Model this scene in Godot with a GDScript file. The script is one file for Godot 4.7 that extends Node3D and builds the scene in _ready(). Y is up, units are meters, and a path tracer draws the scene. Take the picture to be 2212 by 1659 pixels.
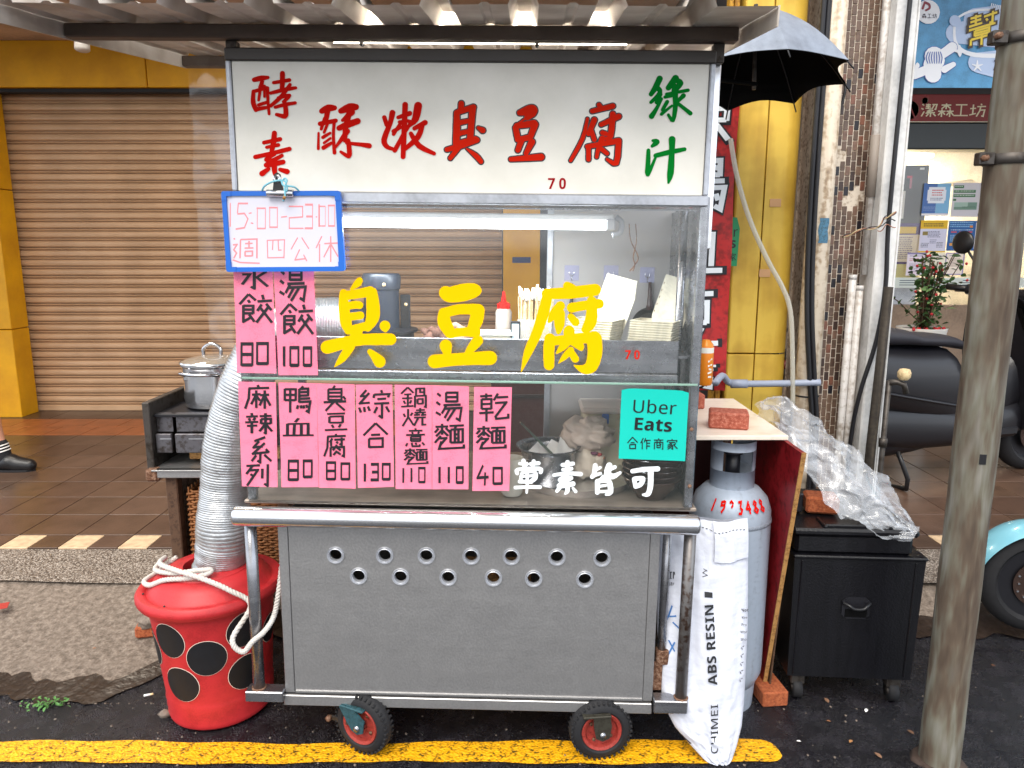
extends Node3D
# A rainy-day street food cart in front of a shuttered arcade. Positions u, v are in a 2212 x 1659 frame of the photograph and are always laid on a real plane (depth z or height y).
const F := 1597.0
const EYE := Vector3(0, 1.62, 0)
var cam_basis := Basis(Vector3.RIGHT, deg_to_rad(-10.4))
var S: Transform3D      # the cart's own frame: it stands a little turned and tilted on the road
var SI: Transform3D
var M := {}
var used := {}
var rng := RandomNumberGenerator.new()

func ray(u, v): return cam_basis * Vector3((u - 1106.0) / F, (829.5 - v) / F, -1.0)
func W(u, v, z):
	var d = ray(u, v)
	return EYE + d * (z / d.z)
func G(u, v, y = 0.0):
	var d = ray(u, v)
	return EYE + d * ((y - EYE.y) / d.y)
func SP(u, v, z = 0.0):
	var o = SI * EYE
	var d = SI.basis * ray(u, v)
	return o + d * ((z - o.z) / d.z)

class MB:
	var st := SurfaceTool.new()
	var sg := 0
	func _init(smooth_on = false):
		st.begin(Mesh.PRIMITIVE_TRIANGLES)
		st.set_smooth_group(0 if smooth_on else -1)
	func flat():
		st.set_smooth_group(-1)
		return self
	func soft(n = 0):
		st.set_smooth_group(n)
		return self
	func tri(a, b, c):
		st.add_vertex(a); st.add_vertex(b); st.add_vertex(c)
	func quad(a, b, c, d):
		tri(a, b, c); tri(a, c, d)
	func quad_out(a, b, c, d, from):
		var n = (b - a).cross(c - a)
		if n.length_squared() < 1e-16: n = (c - a).cross(d - a)
		if n.dot((a + b + c + d) * 0.25 - from) > 0: quad(a, d, c, b)
		else: quad(a, b, c, d)
	func tri_out(a, b, c, from):
		if (b - a).cross(c - a).dot((a + b + c) / 3.0 - from) > 0: tri(a, c, b)
		else: tri(a, b, c)
	func box(c: Vector3, s: Vector3, b := 0.0, turn := Basis()):
		var h = s * 0.5
		b = min(b, min(h.x, min(h.y, h.z)) * 0.95)
		var p = func(sg3: Vector3, ax: int) -> Vector3:
			var q = Vector3()
			for i in 3: q[i] = sg3[i] * (h[i] - (0.0 if i == ax else b))
			return c + turn * q
		for a in 3:
			var u = (a + 1) % 3
			var v = (a + 2) % 3
			for s1 in [-1.0, 1.0]:
				var q = []
				for k in [[-1.0, -1.0], [1.0, -1.0], [1.0, 1.0], [-1.0, 1.0]]:
					var g = Vector3(); g[a] = s1; g[u] = k[0]; g[v] = k[1]
					q.append(p.call(g, a))
				quad_out(q[0], q[1], q[2], q[3], c)
				if b > 0.0:
					for s2 in [-1.0, 1.0]:
						var e = []
						for k in [[-1.0, a], [1.0, a], [1.0, u], [-1.0, u]]:
							var g = Vector3(); g[a] = s1; g[u] = s2; g[v] = k[0]
							e.append(p.call(g, k[1]))
						quad_out(e[0], e[1], e[2], e[3], c)
		if b > 0.0:
			for i in 8:
				var g = Vector3(1 if i & 1 else -1, 1 if i & 2 else -1, 1 if i & 4 else -1)
				tri_out(p.call(g, 0), p.call(g, 1), p.call(g, 2), c)
		return self
	func tube(pts, r, seg := 8, caps := true, squash := 1.0):
		var n = pts.size()
		var t = (pts[1] - pts[0]).normalized()
		var x = t.cross(Vector3.UP if abs(t.y) < 0.9 else Vector3.RIGHT).normalized()
		var prev = []
		for i in n:
			var tt = (pts[min(i + 1, n - 1)] - pts[max(i - 1, 0)]).normalized()
			x = (x - tt * x.dot(tt)).normalized()
			var y = tt.cross(x)
			var rr = r[i] if r is Array else r
			var ring = []
			for k in seg:
				var a = TAU * k / seg
				ring.append(pts[i] + (x * cos(a) + y * sin(a) * squash) * rr)
			if i > 0:
				for k in seg:
					var j = (k + 1) % seg
					quad_out(prev[k], prev[j], ring[j], ring[k], (pts[i] + pts[i - 1]) * 0.5)
			if caps and (i == 0 or i == n - 1):
				for k in seg: tri_out(pts[i], ring[k], ring[(k + 1) % seg], pts[i] + (tt if i == 0 else -tt) * 0.1)
			prev = ring
		return self
	func cyl(a, b, r, seg := 16, r2 = -1.0): return tube([a, b], [r, r if r2 < 0 else r2], seg)
	func lathe(prof, seg := 24, c := Vector3.ZERO, turn := Basis(), arc := TAU):
		var g = 0
		for i in range(1, prof.size()):
			if i > 1:
				var d0 = (prof[i - 1] - prof[i - 2]).normalized()
				var d1 = (prof[i] - prof[i - 1]).normalized()
				if d0.dot(d1) < 0.75: g += 1
			st.set_smooth_group(100 + g)
			for k in seg:
				var a0 = arc * k / seg
				var a1 = arc * (k + 1) / seg
				var f = func(q, a): return c + turn * Vector3(q.x * cos(a), q.y, q.x * sin(a))
				var p0 = prof[i - 1]
				var p1 = prof[i]
				if p0.x < 1e-6: tri(f.call(p0, a0), f.call(p1, a0), f.call(p1, a1))
				elif p1.x < 1e-6: tri(f.call(p0, a0), f.call(p1, a0), f.call(p0, a1))
				else: quad(f.call(p0, a0), f.call(p1, a0), f.call(p1, a1), f.call(p0, a1))
		st.set_smooth_group(-1)
		return self
	func extrude(poly: PackedVector2Array, z0, z1, c := Vector3.ZERO, turn := Basis()):
		var ids = Geometry2D.triangulate_polygon(poly)
		var f = func(p, z): return c + turn * Vector3(p.x, p.y, z)
		for z in [z0, z1]:
			for i in range(0, ids.size(), 3):
				tri_out(f.call(poly[ids[i]], z), f.call(poly[ids[i + 1]], z), f.call(poly[ids[i + 2]], z), f.call(poly[ids[i]], (z0 + z1) * 0.5))
		var cw = Geometry2D.is_polygon_clockwise(poly)
		for i in poly.size():
			var a = poly[i]
			var b = poly[(i + 1) % poly.size()]
			if cw: quad(f.call(a, z0), f.call(b, z0), f.call(b, z1), f.call(a, z1))
			else: quad(f.call(b, z0), f.call(a, z0), f.call(a, z1), f.call(b, z1))
		return self
	func grid(fn: Callable, nu: int, nv: int):
		var rows = []
		for j in nv + 1:
			var row = []
			for i in nu + 1: row.append(fn.call(float(i) / nu, float(j) / nv))
			rows.append(row)
		for j in nv:
			for i in nu: quad(rows[j][i], rows[j][i + 1], rows[j + 1][i + 1], rows[j + 1][i])
		return self
	func ball(c, r: Vector3, seg := 16, rings := 10, wob := 0.0, sd := 0):
		var nz = FastNoiseLite.new(); nz.seed = sd; nz.frequency = 1.0
		grid(func(a, b):
			var d = Vector3(cos(a * TAU) * sin(b * PI), cos(b * PI), -sin(a * TAU) * sin(b * PI))
			if b == 0.0 or b == 1.0: d = Vector3(0, cos(b * PI), 0)
			if a == 1.0: d = Vector3(sin(b * PI), cos(b * PI), 0.0)
			return c + d * r * (1.0 + wob * nz.get_noise_3dv(d * 1.7)), seg, rings)
		return self
	func mesh() -> ArrayMesh:
		st.generate_normals()
		return st.commit()

func numbered(parent, called):
	var key = str(parent.get_instance_id()) + called
	var n = used.get(key, 0)
	used[key] = n + 1
	return called if n == 0 else "%s_%03d" % [called, n]
func P(parent, called, mesh, mat, pos = Vector3.ZERO, turn = Basis()):
	var o := MeshInstance3D.new()
	o.name = numbered(parent, called)
	o.mesh = mesh.mesh() if mesh is MB else mesh
	o.material_override = mat
	o.transform = Transform3D(turn, pos)
	parent.add_child(o, true)
	return o
func T(called, label, category, xf = Transform3D(), group = "", kind = ""):
	var o := Node3D.new()
	o.name = numbered(self, called)
	o.transform = xf
	add_child(o, true)
	tag(o, label, category, group, kind)
	return o
func tag(o, label, category = "", group = "", kind = ""):
	if label: o.set_meta("label", label)
	if category: o.set_meta("category", category)
	if group: o.set_meta("group", group)
	if kind: o.set_meta("kind", kind)
	return o
func at(p, yaw = 0.0): return Transform3D(Basis(Vector3.UP, deg_to_rad(yaw)), p)
func cart_at(p, yaw = 0.0): return S * at(p, yaw)
func bx(s, b = 0.003): return MB.new().box(Vector3.ZERO, s, b)

# ---- textures and materials
func noise_image(n, freq, octaves, sd, w, h, cell = false):
	var z := FastNoiseLite.new()
	z.seed = sd
	z.frequency = freq
	z.noise_type = FastNoiseLite.TYPE_CELLULAR if cell else FastNoiseLite.TYPE_SIMPLEX_SMOOTH
	z.fractal_type = FastNoiseLite.FRACTAL_NONE if cell else FastNoiseLite.FRACTAL_FBM
	z.fractal_octaves = octaves
	if cell: z.cellular_return_type = FastNoiseLite.RETURN_CELL_VALUE
	var im = z.get_seamless_image(w, h)
	if w != n or h != n: im.resize(n, n, Image.INTERPOLATE_CUBIC)
	im.convert(Image.FORMAT_L8)
	return im
func ramp(im: Image, stops: Array, im2 = null, mixing = 0.5) -> ImageTexture:
	# stops: [value, Color] pairs from dark to light
	var g := Gradient.new()
	g.offsets = PackedFloat32Array(stops.map(func(s): return s[0]))
	g.colors = PackedColorArray(stops.map(func(s): return s[1]))
	var lut = []
	for i in 256:
		var c = g.sample(i / 255.0)
		lut.append([c.r8, c.g8, c.b8])
	var a = im.get_data()
	var b = im2.get_data() if im2 else a
	var out := PackedByteArray()
	out.resize(a.size() * 3)
	var m2 = mixing if im2 else 0.0
	for i in a.size():
		var l = lut[int(a[i] * (1.0 - m2) + b[i] * m2)]
		out[i * 3] = l[0]; out[i * 3 + 1] = l[1]; out[i * 3 + 2] = l[2]
	return ImageTexture.create_from_image(Image.create_from_data(im.get_width(), im.get_height(), false, Image.FORMAT_RGB8, out))
func bump(im: Image, k) -> ImageTexture:
	var j = im.duplicate()
	j.convert(Image.FORMAT_RGBA8)
	j.bump_map_to_normal_map(k)
	return ImageTexture.create_from_image(j)
func mat(c, rough = 0.6, metal = 0.0, o = {}):
	var m := StandardMaterial3D.new()
	m.albedo_color = Color(c) if c is String else c
	m.roughness = rough
	m.metallic = metal
	m.metallic_specular = o.get("spec", 0.5)
	if o.has("tex") or o.has("nor") or o.has("rtex"):
		if not o.get("uv", false):
			m.uv1_triplanar = true
			m.uv1_world_triplanar = o.get("world", false)
		var k = o.get("k", 1.0)
		m.uv1_scale = k if k is Vector3 else Vector3(k, k, k)
	if o.has("tex"): m.albedo_texture = o.tex
	if o.has("rtex"): m.roughness_texture = o.rtex
	if o.has("nor"):
		m.normal_enabled = true
		m.normal_texture = o.nor
		m.normal_scale = o.get("ns", 1.0)
	if o.has("alpha"):
		m.transparency = BaseMaterial3D.TRANSPARENCY_ALPHA
		m.albedo_color.a = o.alpha
	if o.has("emit"):
		m.emission_enabled = true
		m.emission = o.emit
		m.emission_energy_multiplier = o.get("power", 1.0)
	if o.has("coat"):
		m.clearcoat_enabled = true
		m.clearcoat = o.coat
		m.clearcoat_roughness = 0.1
	if o.has("back"):
		m.backlight_enabled = true
		m.backlight = o.back
	m.cull_mode = BaseMaterial3D.CULL_DISABLED
	return m

# ---- lettering: strokes given as "x,y[,w] x,y[,w]; ..." become flat shapes on a surface
func parse(s: String) -> Array:
	var out = []
	for st in s.split(";", false):
		var pts = []
		for p in st.strip_edges().split(" ", false):
			var q = p.split(",")
			pts.append(Vector3(float(q[0]), float(q[1]), float(q[2]) if q.size() > 2 else 0.0))
		if pts.size() > 1: out.append(pts)
	return out
func stroke_shapes(pts: Array, w: float, extra := 0.0) -> Array:
	if pts[0].z == 0.0:
		var line := PackedVector2Array()
		for p in pts: line.append(Vector2(p.x, p.y))
		return Geometry2D.offset_polyline(line, w * 0.5 + extra, Geometry2D.JOIN_MITER, Geometry2D.END_BUTT if extra == 0.0 else Geometry2D.END_SQUARE)
	# a brush: soften the path, then join tapered capsules
	var q = []
	for i in pts.size() - 1:
		for k in 3:
			var t = k / 3.0
			var a = pts[max(i - 1, 0)]
			var d = pts[min(i + 2, pts.size() - 1)]
			q.append(pts[i].cubic_interpolate(pts[i + 1], a, d, t))
	q.append(pts[-1])
	var shape := PackedVector2Array()
	for i in q.size() - 1:
		var ring := PackedVector2Array()
		for e in [q[i], q[i + 1]]:
			for k in 14: ring.append(Vector2(e.x, e.y) + Vector2.from_angle(TAU * (k + 0.5 * i) / 14.0) * (max(e.z, 1.0) * 0.5 + extra))
		var hull = Geometry2D.convex_hull(ring)
		hull.remove_at(hull.size() - 1)
		if shape.is_empty(): shape = hull
		else:
			var best = shape
			var m = Geometry2D.merge_polygons(shape, hull)
			var most = 0
			for pm in m:
				if not Geometry2D.is_polygon_clockwise(pm) and pm.size() > most:
					most = pm.size(); best = pm
			shape = best
	return [shape]
func glyph(data: String, place: Callable, w := 8.0, lift := Vector3(0, 0, 0.00012), extra := 0.0, first := Vector3.ZERO) -> ArrayMesh:
	var b = MB.new()
	var n = 0
	for pts in parse(data):
		for poly in stroke_shapes(pts, w, extra):
			if Geometry2D.is_polygon_clockwise(poly): continue
			var ids = Geometry2D.triangulate_polygon(poly)
			for i in range(0, ids.size(), 3):
				var a = []
				for k in 3: a.append(place.call(poly[ids[i + k]]) + lift * n + first)
				if (a[1] - a[0]).cross(a[2] - a[0]).dot(lift) > 0: b.tri(a[0], a[2], a[1])
				else: b.tri(a[0], a[1], a[2])
			n += 1
	return b.mesh()
# a character of the table in a box of the frame
func in_box(x0, y0, x1, y1, place: Callable) -> Callable:
	return func(p): return place.call(Vector2(x0 + (x1 - x0) * p.x / 100.0, y0 + (y1 - y0) * p.y / 100.0))
func words(parent, s, size, mat_, pos, turn = Basis(), bold = true, serif = false, stretch = 1.0, called = "lettering"):
	var f := SystemFont.new()
	f.font_names = PackedStringArray(["Droid Serif" if serif else "Droid Sans"])
	f.font_weight = 700 if bold else 400
	var t := TextMesh.new()
	t.text = s
	t.font = f
	t.font_size = 64
	t.pixel_size = size / 47.0
	t.depth = 0.0006
	return P(parent, called, t, mat_, pos, turn * Basis.from_scale(Vector3(stretch, 1, 1)))
const HAN := {
"水": "50,0 50,95 38,85;10,25 35,25 10,75;90,10 58,40;55,35 95,85",
"餃": "28,0 0,35;28,0 50,22;26,20 32,30;12,38 12,95 32,82;12,40 42,40 42,68;12,53 42,53;12,66 42,66;30,70 46,95;70,2 74,18;55,25 100,22;68,35 55,58;82,33 98,55;90,42 52,98;65,48 100,98",
"湯": "5,5 18,15;2,35 16,45;0,70 18,80;38,2 38,36;38,3 80,3 80,36;38,18 80,18;38,33 80,33;28,46 92,44;38,48 22,75;32,58 95,55 88,98 74,90;52,58 32,90;72,57 42,100",
"麻": "50,0 55,10;15,14 95,12;18,14 16,55 2,98;28,40 62,38;45,22 45,95;44,42 25,80;46,45 60,65;60,42 95,40;78,22 78,98;77,42 58,85;79,45 100,85",
"辣": "25,0 27,12;5,18 48,15;15,25 20,38;38,22 32,36;2,45 50,42;8,62 46,60;26,42 26,98;55,15 98,13;60,28 60,52;60,29 95,28 95,52;60,50 95,50;76,0 76,98 70,92;74,55 54,88;78,55 100,88",
"系": "70,2 25,18;45,18 22,42 60,38;68,25 20,66 80,60;72,48 86,62;50,62 50,100 38,92;34,72 15,95;66,70 95,95",
"列": "5,8 60,5;30,8 5,45;20,28 52,26 8,98;22,45 38,58;70,20 70,65;92,0 92,98 78,88",
"鴨": "5,10 5,55;5,12 45,12 45,55;5,33 45,33;5,53 45,53;25,12 25,100;72,0 66,8;58,10 58,62;58,11 90,9 90,38;58,23 90,22;58,36 90,35;58,48 98,46;58,60 98,58 92,98 82,92;54,72 50,86;64,72 66,84;74,72 76,84;84,70 88,82",
"血": "52,0 40,22;15,30 15,92;15,32 82,30 82,92;38,30 36,92;60,30 60,92;0,94 100,92",
"臭": "50,0 42,12;22,14 22,58;22,15 78,14 78,60;22,28 78,28;22,43 78,43;22,57 78,57;2,66 98,62;52,58 10,100;55,68 92,98;85,42 95,55",
"豆": "12,5 88,2;22,20 22,55;22,20 78,18 78,55;22,53 78,53;32,65 40,82;70,62 62,80;2,95 98,90",
"腐": "52,0 55,9;15,12 96,9;18,12 16,60 2,98;38,20 26,38;32,32 32,55;46,26 92,24;78,16 78,48 68,44;55,34 62,42;30,58 30,100;30,59 88,57 88,98 78,94;58,48 40,72;58,60 74,72;58,74 42,92;58,78 74,90",
"綜": "25,0 8,22 24,22;34,10 4,48 36,45;2,62 8,80;18,60 20,78;30,58 36,74;72,0 75,10;50,15 48,28;50,16 98,14 94,26;60,32 88,30;50,48 98,46;75,48 75,98 64,90;60,60 50,82;88,58 98,78",
"合": "50,0 2,50;50,0 98,46;32,48 68,46;24,62 24,100;24,63 78,61 78,100;24,97 78,96",
"鍋": "28,0 2,32;28,0 50,28;14,36 42,34;6,55 46,53;28,36 28,92;12,66 18,82;42,64 36,80;2,96 50,92;60,5 60,40;60,6 92,5 92,40;76,10 76,24 90,24;56,42 56,100;56,43 98,41 98,98 90,95;66,58 66,82;66,58 86,57 86,82;66,81 86,80",
"燒": "8,30 14,48;44,25 36,42;26,5 26,50 4,98;28,50 48,92;75,0 75,22;58,12 94,10;52,25 98,23;62,25 62,42;50,38 74,36;86,25 86,42;78,38 100,36;50,52 98,50;66,55 50,96;84,54 84,90 100,88",
"意": "50,0 52,10;18,14 84,12;34,20 38,30;68,18 62,28;5,36 96,33;28,44 28,68;28,44 74,43 74,68;28,56 74,56;28,67 74,67;12,78 4,94;32,76 36,94 70,94 72,84;50,76 56,86;82,74 94,88",
"麵": "28,0 28,42;6,12 48,10;16,18 4,34;40,16 54,32;28,24 8,48;30,26 48,46;24,46 4,72;14,56 42,54 22,80;52,8 100,6;74,8 70,20;56,22 56,72;56,22 96,20 96,72;70,24 70,70;82,24 82,70;70,40 82,40;70,55 82,55;56,71 96,70;26,66 18,95 100,90 100,78",
"乾": "25,0 25,16;5,10 45,8;10,20 10,56;10,21 42,20 42,56;10,38 42,37;10,55 42,54;2,70 50,67;26,56 26,100;64,0 50,25;60,14 98,12;54,34 92,31 56,82 58,90 98,86 98,72",
"週": "8,5 12,10;5,30 20,28 8,48 18,60 8,80;4,85 30,95 100,98;32,10 30,80;32,10 90,8 90,80;48,25 75,24;62,15 62,42;46,42 78,41;48,54 48,72;48,54 74,53 74,72;48,71 74,70",
"四": "5,5 8,95;5,8 95,5 92,95;35,8 32,55;62,8 64,55 80,55;8,92 92,90",
"公": "40,5 5,50;60,5 98,48;50,50 25,90 80,85;70,70 88,95",
"休": "30,0 5,45;20,30 20,98;40,28 98,26;68,0 68,98;66,32 38,80;70,32 100,78",
"作": "30,0 5,45;20,30 20,98;52,0 38,38;48,20 98,20;62,20 62,98;62,45 94,45;62,70 94,70",
"商": "50,0 50,12;5,16 95,16;32,20 38,30;68,20 62,30;10,36 10,98;10,36 90,36 90,96 80,96;42,36 30,56;60,36 62,52 76,54;34,62 34,84;34,62 66,62 66,84;34,83 66,83",
"家": "50,0 50,12;8,18 8,32;8,16 92,16 92,32;22,34 80,34;52,36 10,62;38,48 55,65 55,96 42,92;48,56 8,80;52,68 10,98;84,44 62,58;60,52 98,92",
"潔": "4,5 16,15;0,36 14,44;4,96 20,60;28,10 60,10;28,22 58,22;26,36 62,34;44,2 44,42;68,8 98,8 92,44 84,42;82,8 66,46;60,44 40,58 76,54;78,50 34,72 90,68;62,70 62,100;48,78 34,96;78,76 96,94",
"森": "20,12 80,12;50,0 50,42;48,14 22,40;52,14 78,38;2,58 48,58;25,44 25,100;24,60 4,88;27,60 46,84;54,58 98,58;76,44 76,100;75,60 56,88;78,60 98,88",
"工": "12,10 88,10;50,10 50,90;2,90 98,90",
"坊": "2,38 38,36;20,8 20,80;0,86 40,74;66,2 72,14;44,24 98,22;66,24 62,55 44,98;64,50 92,48 86,96 74,92",
"幫": "10,8 46,6;10,20 46,18;28,0 28,34;6,34 50,31;55,12 98,8;84,0 84,38 74,36;62,20 68,28;6,46 94,42;26,52 26,70;26,53 74,51 74,70;26,61 74,60;26,69 74,68;14,78 14,98;14,79 86,76 86,95;50,68 50,104",
"洗": "5,8 18,18;2,38 16,46;4,95 22,60;48,5 34,34;44,22 92,20;66,0 66,46;28,48 100,46;54,48 50,75 28,98;74,48 74,92 98,90 98,78",
"0": "12,0 12,100;5,4 88,4 88,100;12,96 88,96", "8": "12,0 12,100;5,4 88,4 88,100;12,50 88,50;12,96 88,96", "1": "50,0 50,100", "3": "8,4 88,4 88,96 5,96;20,50 88,50", "4": "55,0 8,62 100,58;72,35 68,100",
"2": "5,4 90,4 90,48 8,52 8,96 95,96", "5": "90,4 35,4 30,40;30,42 70,40 90,60 70,92 20,97"}
# brushed characters: x, y, width along each stroke, in their own frame (x0, y0, scale to the frame)
const BRUSH_RED := [
"295,275,35 355,262,45 415,255,25;365,290,30 352,340,40;290,375,30 287,470,38 312,532,40;305,372,28 400,345,30;412,345,26 415,450,24 425,570,22;350,350,24 335,450,22;385,330,22 385,420,20;335,492,26 405,470,26;312,530,36 400,515,26;540,220,40 540,300,42 535,365,34;465,300,26 600,278,30;440,390,26 560,360,34 655,345,24;605,318,28 530,420,34 440,500,28;505,432,26 600,412,30 550,465,26;478,512,24 560,490,30 650,475,26;560,470,32 570,540,40 562,590,40 490,575,26",
"470,735,40 465,800,46 448,890,36;380,818,30 520,788,34;405,858,26 505,838,30;305,942,34 450,910,34 600,872,36;470,915,34 400,965,34 480,972,30;535,930,30 400,1012,40 545,985,40;470,995,44 472,1060,42 480,1110,22;420,1045,30 365,1085,46;520,1050,30 580,1068,44",
"880,545,44 935,520,60 990,518,40;930,550,44 915,625,40;852,735,16 850,870,22;865,655,36 1000,628,34;905,610,28 875,700,24;988,632,26 980,760,24 990,905,30;935,640,24 900,730,20;890,772,28 952,735,20;895,862,34 962,822,24;900,820,20 955,780,18;1045,545,44 1120,515,70 1175,510,50;1140,555,52 1060,625,26;1030,692,44 1110,660,56 1190,632,50;1115,570,46 1085,700,44 1080,800,34;1100,720,46 1050,790,34 990,870,14;1095,822,24 1200,832,30 1290,845,42;1108,800,36 1118,880,40 1112,935,36 1045,898,22",
"1420,600,36 1440,665,34;1490,560,48 1470,650,40 1418,790,46 1440,850,38 1490,872,28;1500,745,28 1560,650,26;1540,600,30 1640,565,40;1600,490,46 1592,700,44 1582,940,40;1500,720,34 1560,685,28;1550,640,26 1645,636,28 1600,725,26;1590,740,36 1510,885,36;1712,500,66 1690,610,58 1640,670,26;1680,695,34 1772,645,44;1752,655,36 1710,770,46 1600,872,32;1650,740,34 1720,845,46 1850,912,30",
"2085,480,44 2082,545,46;2045,560,44 2046,700,56 2040,820,52;2060,552,44 2190,512,46;2182,520,54 2172,650,50 2160,800,52;2050,650,42 2160,628,34;2050,742,42 2160,718,34;2040,832,50 2205,792,54;1960,878,36 2060,852,46 2220,795,44;2070,850,40 1990,952,34;2130,870,10 2210,930,40 2255,982,36;2232,690,24 2270,712,46",
"2590,560,44 2694,540,96 2654,600,46;2574,655,10 2634,612,14;2554,690,46 2574,790,48;2564,672,46 2714,652,56;2722,662,54 2684,762,46;2584,792,46 2674,772,46;2604,800,46 2574,882,42;2694,812,54 2644,912,36;2514,962,36 2774,942,56",
"3274,492,36 3296,522,36;3216,546,36 3394,502,42;3174,612,22 3134,780,32 3030,972,26;3234,622,46 3184,742,36;3204,702,36 3234,792,36;3294,662,36 3444,592,46;3394,572,46 3374,760,46 3334,782,26;3304,732,36 3334,742,36;3184,852,36 3184,962,36;3174,852,36 3444,802,46;3444,802,46 3424,992,42 3344,962,20;3304,782,46 3274,852,36 3254,942,26;3294,872,36 3344,912,32"]
const BRUSH_GREEN := [
"1725,265,50 1690,340,48 1650,400,36;1700,340,44 1728,385,36 1650,470,26;1735,400,26 1700,470,34;1740,440,24 1700,520,30 1655,590,44;1862,262,56 1800,345,44;1870,280,44 1905,305,46 1850,370,44;1785,400,26 1970,365,26;1852,330,46 1862,480,42 1840,625,30 1800,578,22;1770,425,24 1870,405,26;1790,465,30 1750,535,28;1930,412,38 1880,462,26;1880,478,26 1990,565,34;1830,500,18 1740,572,26",
"1665,800,20 1700,812,46 1660,848,24;1628,885,30 1625,980,38 1622,1090,36 1690,945,18;1690,930,36 1810,900,40 1940,875,30;1832,790,56 1830,900,46 1818,1080,54 1800,1165,14"]
const BRUSH_YELLOW := [[674.0, 587.6, 0.15626,
"655,120,95 625,160,100 545,235,40;435,290,110 440,500,150 470,700,160 500,805,100;470,325,130 640,300,130 800,270,150;825,290,160 845,500,190 835,640,180 770,770,110;480,472,110 600,452,110 655,458,108;480,622,110 600,610,110 668,600,112;500,810,110 620,775,110 780,745,130;620,800,165 605,900,175;210,1040,185 600,945,160 900,930,165 1085,930,165;530,1030,130 420,1190,110 310,1312,8;800,1100,75 870,1165,120 935,1240,168;1008,745,150 1015,808,54"], [916.0, 587.6, 0.18751,
"250,240,160 300,262,180 430,240,205 560,215,175 620,215,90;225,470,120 235,580,160 300,700,130;225,475,120 400,430,120 590,430,130;620,445,160 600,560,160 560,650,130;300,710,110 440,690,100 590,690,130;250,850,145 268,935,90;620,790,125 560,860,110 500,935,70;120,1030,160 400,1005,145 760,990,165"], [916.0, 587.6, 0.18751,
"1650,160,100 1710,185,90;1410,250,120 1650,242,140 1970,205,140;1420,270,120 1380,450,130 1300,700,120 1200,920,100 1120,1150,10;1570,390,110 1500,480,110 1440,570,40;1560,480,130 1560,600,120 1548,695,50;1700,412,115 1850,385,110 2015,366,115;1930,330,110 1930,520,140 1895,620,130 1845,665,70;1690,515,80 1745,578,95;1450,770,130 1438,900,130 1440,1070,125;1480,795,110 1700,770,110 1950,755,140;1960,770,180 1970,920,170 1930,1080,150 1840,1120,100 1730,1075,14;1670,680,130 1670,765,120;1660,800,90 1590,870,80 1528,935,20;1700,800,80 1790,845,100 1812,885,50;1690,900,80 1620,975,70 1550,1050,10;1690,920,80 1742,1000,90"]]
const BRUSH_WHITE := [
"150,200,40 240,205,52;200,165,56 212,235,56;290,205,46 392,195,54;330,170,52 318,222,46;118,325,50 130,275,46 400,265,54 420,310,52;180,320,40 160,420,44;190,315,36 340,305,44 352,380,60 300,425,56;165,365,40 330,355,36;150,430,50 300,435,50;245,260,40 248,420,44 240,572,30;95,508,46 250,500,44 412,502,48",
"700,218,50 835,200,52;765,182,56 760,360,56;708,278,46 815,265,50;590,348,44 760,325,50 935,335,56;745,360,50 665,410,52 760,425,50;810,385,56 655,485,60 835,460,66;765,470,64 765,550,56 735,588,26;662,508,56 630,552,46;835,515,34 870,558,44",
"1122,225,60 1108,330,60 1082,370,56;1125,282,46 1185,252,40;1100,352,50 1190,328,40;1302,225,80 1280,330,90 1350,365,70 1440,318,40;1300,275,50 1372,245,52;1225,365,46 1190,410,44;1150,430,66 1148,570,60;1165,425,64 1290,420,70 1318,560,70 1262,598,34;1175,492,38 1255,480,38;1160,562,38 1290,555,38",
"1600,298,56 1750,275,60 1925,268,66;1835,285,76 1832,480,72 1800,590,64 1735,600,28;1622,400,58 1640,495,56;1632,395,58 1735,392,58 1705,465,64 1650,495,52"]
func _ready():
	rng.seed = 7
	# camera
	var cam := Camera3D.new()
	cam.name = "camera"
	cam.transform = Transform3D(cam_basis, EYE)
	cam.fov = rad_to_deg(2.0 * atan(829.5 / F))
	cam.far = 400.0
	add_child(cam)
	# sky and exposure
	var env := Environment.new()
	env.background_mode = Environment.BG_SKY
	var sm := ProceduralSkyMaterial.new()
	sm.sky_top_color = Color(0.80, 0.84, 0.90)
	sm.sky_horizon_color = Color(0.90, 0.91, 0.92)
	sm.ground_bottom_color = Color(0.2, 0.2, 0.2)
	sm.ground_horizon_color = Color(0.5, 0.5, 0.5)
	sm.energy_multiplier = 1.0
	var sky := Sky.new()
	sky.sky_material = sm
	env.sky = sky
	env.tonemap_mode = Environment.TONE_MAPPER_LINEAR
	env.tonemap_exposure = 2.8
	env.sdfgi_enabled = true
	env.ssao_enabled = true
	env.ssil_enabled = true
	var we := WorldEnvironment.new()
	we.name = "environment"
	we.environment = env
	add_child(we)
	var sun := DirectionalLight3D.new()
	sun.name = "overcast_sun"
	sun.light_energy = 0.45
	sun.light_angular_distance = 40.0
	sun.light_color = Color(1.0, 0.98, 0.95)
	sun.shadow_enabled = true
	sun.rotation_degrees = Vector3(-52, -18, 0)
	add_child(sun)
	# the cart's frame
	S = Transform3D(Basis(Vector3.UP, deg_to_rad(-1.3)) * Basis(Vector3.BACK, deg_to_rad(-0.67)), Vector3(-0.117, 0, -2.15))
	SI = S.affine_inverse()
	make_materials()
	make_ground()
	make_arcade()
	make_right_corner()
	make_shop()
	make_cart()
	make_canopy()
	make_signs()
	make_shelf_goods()
	make_counter_goods()
	make_left_goods()
	make_right_goods()
	make_scooters()
	make_person()
	make_litter()

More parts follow.
